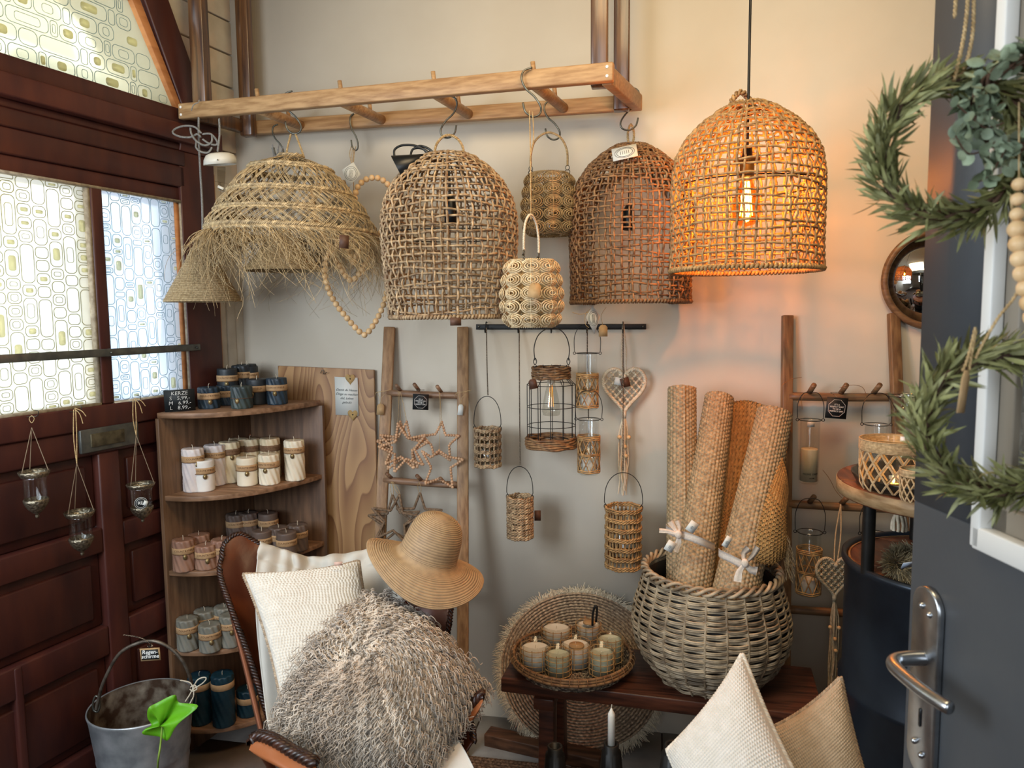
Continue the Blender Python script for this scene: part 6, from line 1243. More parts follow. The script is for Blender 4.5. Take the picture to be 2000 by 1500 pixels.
# ---------------------------------------------------------------- floor mats
def pebmat(poly, label, name, m, size, amp=.006, z=.003):
    xs = [q[0] for q in poly]; ys = [q[1] for q in poly]; nx = int((max(xs)-min(xs))/size*4); ny = int((max(ys)-min(ys))/size*4); X, Y = np.meshgrid(np.linspace(min(xs), max(xs), nx), np.linspace(min(ys), max(ys), ny)); c_ = X/size; r_ = np.floor(Y/size); h = np.abs(np.sin(PI*(c_+.5*(r_ % 2))))**.6*np.abs(np.sin(PI*Y/size))**.6
    cell = (np.sin(np.floor(c_+.5*(r_ % 2))*12.9898+r_*78.233)*43758.5453) % 1.0; return tag(MB().grid(np.stack([X, Y, z+.004+amp*h], -1), th=.006, v=np.tile(np.clip(.2+.5*cell+.2*h, 0, 1).ravel(), 2)).build(name, m, smooth=True), label, 'rug')
m_mat = mat('brown_coir', '#4a3327', '#8b6b52', ns=120, rough=.85, v=.4)
pebmat([(-.66, 1.6), (-.18, 2.30)], 'chunky brown woven floor rug in front of the bench', 'floor_rug', m_mat, .015)
pebmat([(-1.30, 1.45), (-.70, 1.98)], 'brown coir mat on the floor between bucket and chair', 'floor_mat', mat('dark_coir', '#4b2f1e', '#6b4630', ns=90, rough=.9, v=.3), .006, amp=.003)
# ---------------------------------------------------------------- candlesticks at the bottom edge
for px, yt, wtop, d_, has, lb2 in ((1194, 1452, 30, 1.78, 1, 'fluted black candlestick holding a white taper candle'), (1084, 1457, 30, 1.80, 0, 'fluted black candlestick without a candle at the bottom edge'), (1318, 1455, 40, 1.66, 0, 'black candlestick half hidden behind the white cushion')):
    p = D(px, yt, d_); r_ = wtop/2*d_/F; zt_ = p[2]; t = thing('candlestick', lb2, 'candlestick', (p[0], p[1], 0), 'black candlesticks'); c = A(p[0], p[1], 0)
    MB().lathe([(0, 0), (.06, 0), (.062, .01), (.04, .03), (.03, zt_*.3), (r_*1.6, zt_-.10), (r_*1.25, zt_-.02), (r_*.95, zt_-.018), (r_*1.0, zt_), (r_*.7, zt_), (r_*.6, zt_-.02), (0, zt_-.02)], 40, c, tw=lambda TH, Z_, RR: .0014*np.cos(12*TH)*(Z_ < zt_-.03)*(RR > .01)).build('fluted_body', m_black, t, smooth=True)
    if has:
        cdl = thing('taper_candle', 'thin white unlit taper candle in the black candlestick', 'candle', (p[0], p[1], zt_-.02)); MB().lathe([(0, -.018), (.0088, -.018), (.0086, .070), (.0083, .075), (.004, .083), (.002, .088), (0, .09)], 20, (p[0], p[1], zt_)).build('wax_body', m_waxw, cdl, smooth=True); MB().tubes([(p[0], p[1], zt_+.088), (p[0]+.001, p[1], zt_+.098)], .001, 5).build('wick', m_cotton, cdl)
# ---------------------------------------------------------------- cushions lower right
m_cwh = mat('white_basket_weave', '#cdc7bc', '#d5cfc6', ns=60, rough=.9, v=0, sheen=.2); m_cbg = mat('beige_basket_weave', '#ad987c', '#b7a388', ns=60, rough=.9, v=0, sheen=.2); m_tanb = mat('tan_cotton_back', '#8a6c4c', '#9a7b59', ns=200, rough=.85, v=0)
m_pipw = mat('cream_stitching', '#c4b9a8', '#dcd4c6', ns=120, rough=.9, v=.2)
cushion([D(1304, 1466, 1.40), D(1450, 1278, 1.42), D(1610, 1620, 1.22), D(1400, 1760, 1.24)], .13, m_cwh, 'white basket-weave cushion with pointed corner in front of the wicker basket', disp_fun('weave', 46, 46), .0034, m_pipw, back=m_tanb)
cushion([D(1500, 1425, 1.46), D(1642, 1324, 1.46), D(1716, 1600, 1.34), D(1570, 1760, 1.34)], .11, m_cbg, 'beige basket-weave cushion beside the dark barrel table', disp_fun('weave', 42, 46), .0032, m_pipe, back=m_tanb)
pc_ = D(1500, 1750, 1.33); stl = thing('stool', 'low wooden stool carrying the two cushions below the picture edge', 'stool', (pc_[0], 1.28, 0)); zs_ = .36
MB().box((pc_[0]+.02, 1.28, zs_-.02), (.34, .30, .03)).build('seat', m_bench, stl, bevel=.003)
for sx in (-1, 1):
    for sy in (-1, 1): MB().beam((pc_[0]+.02+sx*.14, 1.28+sy*.12, zs_-.035), (pc_[0]+.02+sx*.15, 1.28+sy*.13, 0), .03, .03, up=(1, 0, 0)).build('leg', m_bench, stl)
# ---------------------------------------------------------------- right ladder
lt2, lb2_ = lean_line(1538, 616, 1532, 1300, .15); rt2_, rb2_ = lean_line(1745, 612, 1757, 900, .085)
m_teakd = mat('red_teak', '#62462f', '#846545', scale=(14, 14, 1.2), ns=7, rough=.45, bump=.15, v=.25); m_teakdx = mat('red_teak_rung', '#62462f', '#866748', scale=(1.2, 14, 14), ns=7, rough=.45, bump=.15, v=.25)
lad2 = thing('wooden_ladder', 'wider wooden ladder leaning on the wall right of the wicker basket hung with glass lanterns', 'ladder', (lb2_+rb2_)/2)
for a, c in ((lt2, lb2_), (rt2_, rb2_)): MB().beam(a, c, .024, .034, up=R0).build('rail', m_teakd, lad2, bevel=.003)
n2 = nrm(np.cross(rt2_-lt2, lt2-lb2_)); n2 = n2 if n2[1] < 0 else -n2
lq = lambda px, py, o=0.0: onP(px, py, lt2+n2*o, n2)
for y0, y1 in ((774, 776), (984, 994), (1190, 1202), (1400, 1420)): MB().tubes(spline([lq(1540, y0), lq(1645, (y0+y1)/2+1), lq(1748, y1)], 8), .0135, 12, caps=True, v=.5).build('rung', m_teakdx, lad2, smooth=True)
for x, y in ((1580, 768), (1642, 768), (1706, 768), (1580, 982), (1643, 984), (1708, 986)):
    p = lq(x, y, .0); MB().tubes([p, p+n2*.045+A(.006, 0, .026)], .0085, 10, caps=True, v=rnd(.3, .9)).build('peg', m_teakdx, lad2, smooth=True)
dp = 2.33
def jar(px, yb, yt, w_, d_, lb, wicker, zhi, hh, **k): c = D(px, yb, d_); return bottle_lantern(c, w_/2*d_/F, (yb-yt)*d_/F, lb, 'glass jar lanterns on the right ladder', .04, zhi, hh=hh*d_/F, wicker=wicker, **k)
j1 = jar(1579, 943, 817, 37, dp, 'tall glass jar lantern holding a cream pillar candle on the right ladder', False, .6, 52)
cc = D(1579, 941, dp); H = 66*dp/F; cdl = thing('pillar_candle', 'cream pillar candle with dark lettering inside the tall glass jar', 'candle', cc); r_ = 17*dp/F*.95
MB().lathe([(0, .003), (r_, .004), (r_, H-.003), (r_*.95, H), (0, H-.002)], 32, cc).build('wax_body', m_creamw if 'm_creamw' in globals() else mat('cream_wax', '#d0c09c', '#dccdac', v=0, sub=.1, rough=.45), cdl, smooth=True)
MB().tubes([cc+_z*H, cc+_z*(H+.010)+A(-.002, 0, 0)], .001, 5).build('wick', m_cotton, cdl); text(cdl, 'HOME SWEET', .0085, cc+_z*H*.27, (R0, _z, -FH), m_ink, bend=r_+.0006, space=1.1); text(cdl, 'HOME', .006, cc+_z*H*.15, (R0, _z, -FH), m_ink, bend=r_+.0006)
for o_ in cdl.children:
    if o_.name.startswith('lettering'):
        pass
card(j1, D(1584, 829, dp-.035), CAX, .022, .016, m_paperw, name='sticker')
jar(1709, 900, 827, 41, dp+.02, 'glass jar lantern on the ladder behind the large netted lantern', False, .6, 60)
jar(1578, 1161, 1034, 42, dp-.06, 'glass jar lantern in rattan net hanging from the second rung of the right ladder', True, .70, 64)
jar(1709, 1120, 1040, 48, dp-.04, 'glass jar lantern on the ladder behind the black table pole', False, .6, 66)
jar(1654, 1385, 1250, 34, dp-.10, 'glass jar lantern in rattan net low beside the blue-black barrel', True, .55, 30, handle=False)
tg = thing('slate_tag', 'black square tag with white lettering on the right ladder', 'tag', lq(1634, 797, .05)); day_tag(tg, lq(1634, 797, .055), rot_ax(CAX, -5), .067)
macrame(D(1631, 1122, 2.22), CAX, 78*2.22/F, 'beige macrame heart with long tassel hanging on the right ladder', .30, lq(1642, 985, .03), 8, mat('beige_macrame_cord', '#a3947a', '#bfb198', ns=120, rough=.85, v=.2))
mb = MB()
for pts in ([(1527, 752), (1545, 741), (1566, 737)], [(1640, 757), (1665, 752), (1685, 757), (1692, 775), (1688, 784)], [(1607, 918), (1620, 935), (1632, 958), (1644, 972)], [(1567, 800), (1566, 780), (1572, 768)]): mb.tubes(pxline(pts, 2.32, 16), .0007, 4)
tag(mb.build('wire_string', mat('copper_wire', '#9a7044', metal=.7, rough=.4, v=0)), 'thin curly copper wire string around the right ladder pegs', 'wire')
# round mirror
MC = onY(1826, 546, WY-.02); MRr = np.linalg.norm(onY(1727, 546, WY-.02)-MC)
mr = thing('round_mirror', 'round wall mirror in a bent wood frame partly hidden by the dark door', 'mirror', MC)
mb = MB(); a_ = np.arange(72)*2*PI/72; mb.tubes(MC+np.stack([MRr*np.cos(a_), 0*a_-.004, MRr*np.sin(a_)], -1), .011, 8, True, ref=(0, 1, 0)); mb.build('wooden_frame', m_teakdx, mr, smooth=True)
m_mir = mat('mirror_glass', '#c9cdd0', rough=.03, metal=1.0, v=0); MB().prism([(MRr*.97*math.cos(q), MRr*.97*math.sin(q)) for q in a_], .004, MC+A(0, .002, 0), (A(1, 0, 0), _z, A(0, -1, 0))).build('mirror_glass', m_mir, mr)
# ---------------------------------------------------------------- barrel table
m_barrel = mat('blue_black_steel', '#262c35', '#343d48', ns=6, rough=.34, metal=.6, v=0, bump=.08)
m_toptop = mat('reddish_table_wood', '#4a2718', '#7c4a2e', scale=(10, 1.2, 10), ns=7, rough=.42, bump=.2, v=.3); m_topedge = mat('light_wood_edge', '#80623f', '#ab8f6a', scale=(2, 2, 8), ns=10, rough=.55, v=.2)
TCn = D(1872, 1000, 1.80); TX, TY = TCn[0], TCn[1]; zt1, zt2 = 1.082, .876; Rt1, Rt2 = .272, .243
tb = thing('barrel_table', 'round two-tier wooden table built on a blue-black steel barrel behind the dark door', 'table', (TX, TY, 0)); ct = A(TX, TY, 0)
MB().lathe([(0, 0), (Rt2+.006, 0), (Rt2+.006, .25), (Rt2+.014, .262), (Rt2+.014, .275), (Rt2+.006, .287), (Rt2+.004, .54), (Rt2+.013, .553), (Rt2+.013, .566), (Rt2+.004, .58), (Rt2+.005, zt2-.012), (Rt2+.013, zt2-.004), (Rt2+.012, zt2+.010), (Rt2+.004, zt2+.011), (Rt2-.002, zt2-.002), (Rt2-.004, zt2-.03)], 96, ct).build('steel_barrel', m_barrel, tb, smooth=True)
def plank_disc(R_, z, th, name, n=4, rot=-.5):
    ux = A(math.cos(rot), math.sin(rot), 0); uy = A(-math.sin(rot), math.cos(rot), 0)
    for i in range(n):
        y0, y1 = -R_+2*R_*i/n+.001, -R_+2*R_*(i+1)/n-.001; ys = np.linspace(y0, y1, 14); xs = np.sqrt(np.maximum(R_**2-ys**2, 1e-6)); o = [(x, y) for x, y in zip(xs, ys)]+[(-x, y) for x, y in zip(xs[::-1], ys[::-1])]
        MB().prism(o, th, ct+A(0, 0, z-th), (ux, uy, _z), v=rnd(.3, .7)).build(name, m_toptop, tb, bevel=.003)
plank_disc(Rt1, zt1, .038, 'table_plank'); plank_disc(Rt2-.006, zt2, .016, 'shelf_plank')
MB().lathe([(Rt2-.006, zt2-.01), (Rt2-.0035, zt2-.008), (Rt2-.0035, zt2+.0015), (Rt2-.008, zt2+.0015)], 80, ct).build('edge_band', m_topedge, tb, smooth=True)
MB().lathe([(Rt1-.002, zt1-.036), (Rt1+.0015, zt1-.034), (Rt1+.0015, zt1-.004), (Rt1-.003, zt1-.001)], 80, ct).build('live_edge', m_topedge, tb, smooth=True)
for a_ in (3.28, 4.85, .14, 1.7):
    p = ct+A(math.cos(a_), math.sin(a_), 0)*(Rt2-.035)
    if a_ == 3.28: q0 = D(1694, 1110, 1.765); p = A(q0[0], q0[1], 0)
    MB().lathe([(.0145, zt2-.001), (.0145, zt1-.037)], 24, p).build('post', m_black, tb, smooth=True)
# tray with lanterns and the tealight
tc_ = A(*D(1822, 960, 1.75)); tc_[2] = zt1; Rr = .172
mt_ = thing('metal_tray', 'round dark galvanised tray with raised rim on the barrel table', 'tray', tc_)
m_dtray = mat('dark_zinc', '#2c2d2b', '#5c5d59', ns=25, rough=.4, metal=.8, v=0, bump=.15)
MB().lathe([(0, .003), (Rr*.9, .003), (Rr*.93, .006), (Rr*1.0, .028), (Rr*1.03, .030), (Rr*1.03, .026), (Rr*.95, .002), (Rr*.9, 0), (0, 0)], 72, tc_).build('tray_body', m_dtray, mt_, smooth=True)
def net_glass(px, d_, R_, H, label, open_=True):
    c = A(*D(px, 940, d_)); c[2] = zt1+.0045; t = thing('netted_lantern', label, 'lantern', c, 'netted glass bowls on the barrel table')
    MB().lathe([(0, 0), (R_*.82, 0), (R_*.95, H*.12), (R_, H*.4), (R_*1.0, H*.95), (R_*.97, H), (R_*.94, H*.95), (R_*.94, H*.4), (R_*.85, H*.1), (0, .004)], 40, c).build('glass_bowl', m_glass, t, smooth=True)
    rp = lambda s: np.interp(s, [0, .12, .4, 1], [.84, .97, 1.02, 1.02])*R_+.0015
    mb = MB(); n_ = 14
    for j in range(n_):
        for s_ in (-1, 1):
            w_ = np.linspace(.02, .78, 14); q = j*2*PI/n_+s_*w_*1.15
            for o_ in (0, .035): mb.tubes(c+np.stack([rp(w_)*np.cos(q+o_), rp(w_)*np.sin(q+o_), w_*H], -1), .0014, 4, v=rnd(.4, 1))
    mb.build('twine_netting', m_netc, t, smooth=True); mb = MB(); a_ = np.arange(48)*2*PI/48
    for k in range(9): mb.tubes(c+np.stack([(R_*1.02+.002)*np.cos(a_), (R_*1.02+.002)*np.sin(a_), 0*a_+H*(.78+.024*k)], -1), .0019, 5, True, v=rnd(.2, .8), ref=(0, 0, 1))
    mb.build('jute_band', m_netc, t, smooth=True); return t, c
m_netc = mat('beige_twine', '#a08460', '#c2a680', ns=160, rough=.85, v=.3)
net_glass(1742, 1.70, .067, .122, 'large glass bowl lantern in twine netting with wide jute band'); 
net_glass(1790, 1.60, .030, .072, 'small twine-netted glass beside the large netted bowl lantern')
tl = A(*D(1745, 941, 1.69)); tl[2] = zt1+.0105; tt = thing('tealight', 'burning tealight inside the large netted glass bowl', 'candle', tl)
MB().lathe([(0, 0), (.019, 0), (.019, .014), (.018, .015), (.0175, .012), (0, .011)], 28, tl).build('metal_cup', m_dtray, tt, smooth=True); MB().lathe([(0, .0115), (.0172, .0118)], 24, tl).build('wax', mat('glowing_wax', '#d9a469', v=0, emis='#ff8c2a', es=.8), tt, smooth=True)
MB().lathe([(.0002, .012), (.0028, .016), (.0034, .020), (.002, .028), (.0003, .036)], 12, tl).build('flame', mat('flame', '#ffb347', v=0, emis='#ffb04a', es=18), tt, smooth=True)
pl2 = bpy.data.lights.new('tealight_glow', 'POINT'); pl2.energy = .35; pl2.color = (1, .5, .15); pl2.shadow_soft_size = .006; o = bpy.data.objects.new('tealight_glow', pl2); col.objects.link(o); o.location = (tl[0], tl[1], tl[2]+.03)
gj = A(*D(1760, 915, 1.90)); gj[2] = zt1+.001; t = thing('glass_jar', 'tall clear glass jar with wire neck behind the netted bowl lantern', 'jar', gj); R_ = .034; H = .205
MB().lathe([(0, 0), (R_*.95, 0), (R_, .004), (R_, H*.92), (R_*.98, H*.96), (R_*1.06, H), (R_*1.0, H), (R_*.93, H*.96), (R_*.94, .01), (0, .008)], 36, gj).build('glass_body', m_glass, t, smooth=True)
mb = MB(); a_ = np.arange(30)*2*PI/30; mb.tubes(gj+np.stack([R_*1.1*np.cos(a_), R_*1.1*np.sin(a_), 0*a_+H*.965], -1), .0016, 5, True, ref=(0, 0, 1)); mb.tubes(gj+spline([(R_*1.1, 0, H*.965), (R_*1.5, -.01, H*.8), (R_*1.3, -.03, H*.62), (R_*.3, -.045, H*.6), (-R_*.6, -.04, H*.75), (-R_*1.1, 0, H*.965)], 30), .0014, 5); mb.build('wire_handle', m_black, t, smooth=True)
# tassel and grass wreath on the lower tier
tp = D(1757, 1012, 1.86); t = thing('cord_tassel', 'white cord tassel hanging under the upper table tier', 'tassel', tp); mb = MB(); g = np.random.default_rng(4)
mb.spheres([tp+_z*(zt1-.040-tp[2]-.008)], .011, 10, 8)
for i in range(9):
    q = i*2*PI/9; w_ = np.linspace(0, 1, 12); mb.tubes(np.stack([tp[0]+.010*np.cos(q)*(w_*1.4+.3)+.002*np.sin(w_*9+i), tp[1]+.010*np.sin(q)*(w_*1.4+.3), zt1-.05-.085*w_], -1), .0042, 5, v=g.uniform(.3, .9))
mb.build('cords', m_cotton, t, smooth=True)
gw = A(*D(1800, 1105, 1.72)); gw[2] = zt2+.030; t = thing('grass_wreath', 'bristly dried grass ring lying on the lower table tier', 'wreath', gw); mb = MB(); K_ = 2600; q = g.uniform(0, 2*PI, K_); ph = g.uniform(0, 2*PI, K_)
P0 = gw+np.stack([(.05+.018*np.cos(ph))*np.cos(q), (.05+.018*np.cos(ph))*np.sin(q), .022*np.sin(ph)], -1); dv = np.stack([np.cos(ph)*np.cos(q)-1.0*np.sin(q), np.cos(ph)*np.sin(q)+1.0*np.cos(q), np.sin(ph)], -1)+g.normal(0, .3, (K_, 3)); dv /= np.linalg.norm(dv, axis=1, keepdims=True); L_ = g.uniform(.015, .03, K_)[:, None]; P = np.stack([P0, P0+dv*L_*.5, P0+dv*L_], 1); P[:, :, 2] = np.maximum(P[:, :, 2], zt2+.002)
mb.tubes(P, .0009, 3, v=g.uniform(0, 1, K_)); mb.build('dried_grass', mat('dried_grass', '#6d6146', '#a3967a', v=.4), t, smooth=True); card(t, D(1775, 1103, 1.62), rot_ax(CAX, 10, 0, 40), .03, .022, mat('blue_white_card', '#9db0c8', '#b8c4d2', v=0), name='small_card')
# ---------------------------------------------------------------- the dark door on the right
d2 = ray(940, 605).copy(); d2[2] = 0; d2 /= np.linalg.norm(d2); P2 = A(*D(1772, 1280, .985)); P2[2] = 0; n2d = nrm(A(-d2[1], d2[0], 0)); n2d = n2d if n2d@RT < 0 else -n2d; b2 = -d2        # b2: towards the camera
m_door2 = mat('anthracite_door', '#3d4044', '#434649', ns=6, rough=.5, v=0, bump=.05, bs=120)
m_wfr = mat('white_gloss_frame', '#d6d5d0', v=0, rough=.35); m_taupe = mat('taupe_rebate', '#81786a', v=0, rough=.5)
d2o = bpy.data.objects.new('door_2', None); col.objects.link(d2o); d2o.location = [float(q) for q in P2]; d2o['kind'] = 'structure'
on2 = lambda px, py, o=0.0: onP(px, py, P2+n2d*o, n2d)
s2 = lambda p: float((A(*p)-P2)@b2)
sw, zw0 = s2(on2(1915, 1032)), on2(1915, 1032)[2]; sw1 = .80; zw1 = 1.98
def dpr(s0, s1, z0, z1, th, off, m, name, par=None, bevel=.002): return MB().prism([(s0, z0), (s1, z0), (s1, z1), (s0, z1)], th, P2+n2d*off, (b2, _z, -n2d)).build(name, m, par or d2o, bevel=bevel)
dpr(0, .92, 0, zw0, .04, 0, m_door2, 'door_leaf'); dpr(0, sw, zw0, 2.15, .04, 0, m_door2, 'door_leaf', bevel=0); dpr(sw1, .92, zw0, 2.15, .04, 0, m_door2, 'door_leaf', bevel=0); dpr(sw, sw1, zw1, 2.15, .04, 0, m_door2, 'door_leaf', bevel=0)
for (a, c, e_, f_) in ((sw-.004, sw+.012, zw0-.02, zw1+.02), (sw1-.012, sw1+.004, zw0-.02, zw1+.02), (sw, sw1, zw0-.022, zw0+.004), (sw, sw1, zw1-.004, zw1+.02)): dpr(a, c, e_, f_, .016, .010, m_wfr, 'glazing_frame')
for (a, c, e_, f_) in ((sw+.010, sw+.034, zw0, zw1), (sw1-.034, sw1-.01, zw0, zw1), (sw+.01, sw1-.01, zw0+.002, zw0+.03), (sw+.01, sw1-.01, zw1-.03, zw1)): dpr(a, c, e_, f_, .02, -.006, m_taupe, 'rebate')
m_dg = mat('pebbled_door_glass', '#b9bdb4', rough=.22, v=0, trans=.85, bump=.9, bs=90, bd=.01); dpr(sw+.03, sw1-.03, zw0+.03, zw1-.03, .005, -.014, m_dg, 'window_pane')
m_satin = mat('satin_steel', '#9fa2a6', '#b5b8bb', ns=40, rough=.28, metal=1.0, v=0)
pc2 = on2(1814, 1322); sc_ = s2(pc2); zc = pc2[2]; zt_, zb2 = on2(1812, 1140)[2], on2(1800, 1507)[2]; hw = (s2(on2(1843, 1300))-s2(on2(1789, 1300)))/2; sm = (s2(on2(1843, 1300))+s2(on2(1789, 1300)))/2
o = [(sm+hw*math.cos(q), zt_-hw+hw*math.sin(q)) for q in np.linspace(0, PI, 14)]+[(sm+hw*math.cos(q), zb2+hw+hw*math.sin(q)) for q in np.linspace(PI, 2*PI, 14)]
pt = MB().prism(o, .009, P2+n2d*.009, (b2, _z, -n2d)).build('handle_plate', m_satin, d2o, bevel=.0025)
for s_, z_ in ((sm-.006, zt_-.026), (sm+.010, zt_-.032), (sm-.010, zb2+.040), (sm+.006, zb2+.030)):
    c_ = P2+b2*s_+_z*z_+n2d*.0092; MB().spheres([c_], .0042, 12, 8, sc=(1, 1, 1)).build('screw', m_satin, pt, smooth=True)
kz = on2(1803, 1394)[2]; o = [(sm+.0022*math.cos(q), kz+.010+.0022*math.sin(q)) for q in np.linspace(0, PI, 8)]+[(sm+.0022*math.cos(q), kz-.010+.0022*math.sin(q)) for q in np.linspace(PI, 2*PI, 8)]
MB().prism(o, .0012, P2+n2d*.0100, (b2, _z, -n2d)).build('keyhole', m_blackp, pt)
hz_ = on2(1812, 1282)[2]; h0 = P2+b2*sm+_z*hz_
pts = [h0+n2d*.008, h0+n2d*.030, h0+n2d*.046+b2*.004, h0+n2d*.056+b2*.018, h0+n2d*.058+b2*.045, h0+n2d*.057+b2*.08, h0+n2d*.052+b2*.108, h0+n2d*.048+b2*.118]
LV = spline(pts, 50); rr = np.interp(np.linspace(0, 1, 50), [0, .2, .4, .7, .95, 1], [.0095, .0090, .0086, .0082, .0078, .006]); MB().tubes(LV, rr, 18, caps=True, ref=(0, 0, 1)).build('lever_handle', m_satin, d2o, smooth=True)
# ---------------------------------------------------------------- wreaths hanging in front of the door
m_olive = mat('olive_leaf', '#5c5e30', '#969565', ns=30, rough=.55, v=.45); m_euc = mat('eucalyptus_leaf', '#5f6c54', '#93a086', ns=30, rough=.6, v=.45); m_twg = mat('brown_twig', '#3a281c', '#5a402d', v=.2, rough=.8)
def leaf_batch(mb, P0, T_, Nn, L_, W_, K=6, curl=.25, v=.5, round_=False):
    M_ = len(P0); t = np.linspace(0, 1, K)[None, :, None]; sd = np.cross(T_, Nn); sd /= np.linalg.norm(sd, axis=1, keepdims=True)+1e-9; Nn = np.cross(sd, T_)
    wd = (np.sin(PI*np.linspace(0, 1, K)**(.8 if not round_ else 1))**(.8 if not round_ else .55))[None, :, None]; wd[:, 0] = .08; wd[:, -1] = .02
    C = P0[:, None]+T_[:, None]*(L_[:, None, None]*t)+Nn[:, None]*(L_[:, None, None]*curl*np.asarray(g3.normal(0, 1, M_))[:, None, None]*t**2)
    E = sd[:, None]*W_[:, None, None]*wd
    V = np.stack([C-E+Nn[:, None]*E.shape[1]*0, C-Nn[:, None]*W_[:, None, None]*.25*wd, C+E], 2)   # M,K,3,3
    q = []
    for i in range(K-1):
        for j in range(2): q.append([i*3+j, i*3+j+1, (i+1)*3+j+1, (i+1)*3+j])
    q = np.array(q); Q = (q[None]+(np.arange(M_)*K*3)[:, None, None]).reshape(-1, 4); mb.add(V.reshape(-1, 3), Q, v=np.repeat(v, K*3) if hasattr(v, '__len__') else v)
g3 = np.random.default_rng(31)
def wreath(c, ax, R_, label, n, Ll, Wl, m, seed, kind='olive', name='leaf_wreath', tube=.012, group=None, sweep=1.0):
    global g3; g3 = np.random.default_rng(seed); r_, u_, f_ = [np.array(q) for q in ax]; c = A(*c); t = thing(name, label, 'wreath', c, group)
    mb = MB(); 
    for k in range(4): a_ = np.arange(80)*2*PI/80; mb.tubes(c+np.outer((R_+.004*np.cos(5*a_+k*1.6))*np.cos(a_), r_)+np.outer((R_+.004*np.cos(5*a_+k*1.6))*np.sin(a_), u_)+np.outer(.004*np.sin(5*a_+k*1.6), f_), .0022, 5, True, v=rnd(.2, .8))
    mb.build('twig_ring', m_twg, t, smooth=True)
    a_ = g3.uniform(0, 2*PI, n); ph = g3.uniform(0, 2*PI, n); e1 = np.outer(np.cos(a_), r_)+np.outer(np.sin(a_), u_); tg_ = np.outer(-np.sin(a_), r_)+np.outer(np.cos(a_), u_)
    rd = e1*np.cos(ph)[:, None]+f_*np.sin(ph)[:, None]; P0 = c+e1*R_+rd*tube*g3.uniform(.1, .9, n)[:, None]+e1*g3.uniform(-.2, 1, n)[:, None]*tube*.6
    T_ = tg_*sweep*g3.uniform(.5, 1.3, n)[:, None]+rd*g3.uniform(.2, 1.1, n)[:, None]+g3.normal(0, .28, (n, 3)); T_ /= np.linalg.norm(T_, axis=1, keepdims=True)
    Nn = rd+g3.normal(0, .8, (n, 3)); mb = MB(); L_ = g3.uniform(.7, 1.2, n)*Ll; leaf_batch(mb, P0, T_, Nn, L_, g3.uniform(.75, 1.15, n)*Wl, curl=.22 if kind == 'olive' else .05, v=np.clip(g3.normal(.5, .25, n), 0, 1), round_=kind != 'olive')
    lv = mb.build('leaves', m, t, smooth=True); lv['kind'] = 'stuff'; return t
WA = basis(-FH)
w1c = D(1862, 292, .745)
wreath(w1c, rot_ax(WA, 0, -12), .066, 'upper green olive-leaf wreath hanging in front of the dark door', 1000, .029, .0023, m_olive, 5, tube=.011, group='olive leaf wreaths', sweep=-1)
w2c = D(1952, 828, .73)
wreath(w2c, rot_ax(WA, 0, -12), .067, 'lower green olive-leaf wreath with a brown tag hanging in front of the dark door', 1000, .029, .0023, m_olive, 9, tube=.011, group='olive leaf wreaths', sweep=-1)
w3c = D(2000, 205, .70); ew = wreath(w3c, rot_ax(WA, 0, -15), .040, 'grey-green eucalyptus wreath with round leaves at the right edge', 330, .015, .0062, m_euc, 12, kind='round', name='eucalyptus_wreath', tube=.016)
g3 = np.random.default_rng(2); mb = MB()
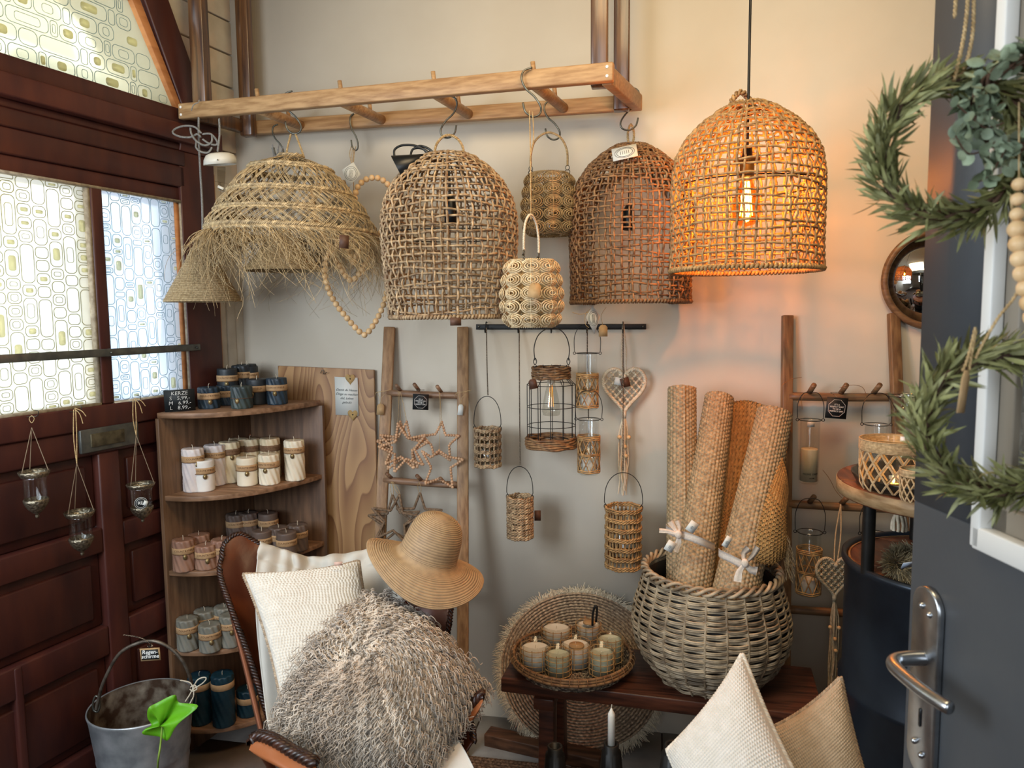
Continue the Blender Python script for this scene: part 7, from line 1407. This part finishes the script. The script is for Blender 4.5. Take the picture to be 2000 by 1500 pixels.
for pts in ([(1960, 240), (1925, 250), (1892, 225), (1870, 205)], [(1965, 260), (1925, 290), (1890, 300), (1866, 265)], [(1960, 200), (1925, 215), (1900, 200)], [(1965, 290), (1935, 340), (1910, 355)]):
    P = pxline(pts, .70, 12); st2 = MB().tubes(P, .0009, 5).build('sprig_stem', m_twg, ew, smooth=True); n = 10; idx = np.linspace(2, 11, n).astype(int); P0 = P[idx]; T_ = g3.normal(0, 1, (n, 3)); T_[:, 2] = np.where(np.arange(n) % 2, .8, -.8); T_ /= np.linalg.norm(T_, axis=1, keepdims=True); leaf_batch(mb, P0, T_, -FH[None]+g3.normal(0, .5, (n, 3)), np.full(n, .013), np.full(n, .0052), curl=.03, v=g3.uniform(.3, 1, n), round_=True)
mb.build('sprig_leaves', m_euc, ew, smooth=True)
# twine loops, bead string, tag
def hang(nm, lb, paths, d_, r=.0009, m=None):
    mb = MB()
    for p_ in paths: twist(mb, pxline(p_, d_, 30), r*.7, r, 120, 2)
    return tag(mb.build(nm, m or m_jute, smooth=True), lb, 'twine')
topz = lambda px, d_: (px, -330)
hang('twine', 'twine loop carrying the upper olive-leaf wreath', [[(1897, -230), (1893, -60), (1884, 60), (1862, 165)], [(1905, -230), (1902, -60), (1900, 60), (1885, 130), (1872, 150)], [(1872, -230), (1868, -60), (1866, 10), (1864, 34)]], .735, .0012)
hang('twine', 'twine carrying the lower olive-leaf wreath', [[(1975, 380), (1982, 470), (1990, 560), (1950, 620), (1920, 670), (1905, 700)], [(1905, 640), (1890, 700), (1880, 725)], [(1906, 645), (1896, 700), (1893, 722)]], .70, .0009)
tg = thing('swing_tag', 'brown card tag dangling inside the lower olive-leaf wreath', 'tag', D(1880, 765, .69)); card(tg, D(1882, 765, .69), rot_ax(WA, -6, 35), .014, .040, m_kraft, shape='tag', name='card')
bp = [D(1988+6*math.sin(i*.4), 372+i*0, .69) for i in range(1)]
PB = pxline([(1990, 360), (1986, 430), (1992, 500), (2004, 560), (2018, 620)], .69, 60); P_ = resample(PB, .0135); bs_t = thing('bead_string', 'string of large pale wooden beads at the right edge below the eucalyptus wreath', 'garland', P_.mean(0)); MB().spheres(P_, np.where(np.arange(len(P_)) < 3, .0062, .0085), 16, 12, v=rnd(.4, .6)).build('beads', m_bead, bs_t, smooth=True)
MB().tubes(pxline([(1990, 200), (1990, 360)], .695, 8), .0008, 5).build('string', m_jute, bs_t)
cd.dof.use_dof = True; cd.dof.focus_distance = 2.15; cd.dof.aperture_fstop = 8.0
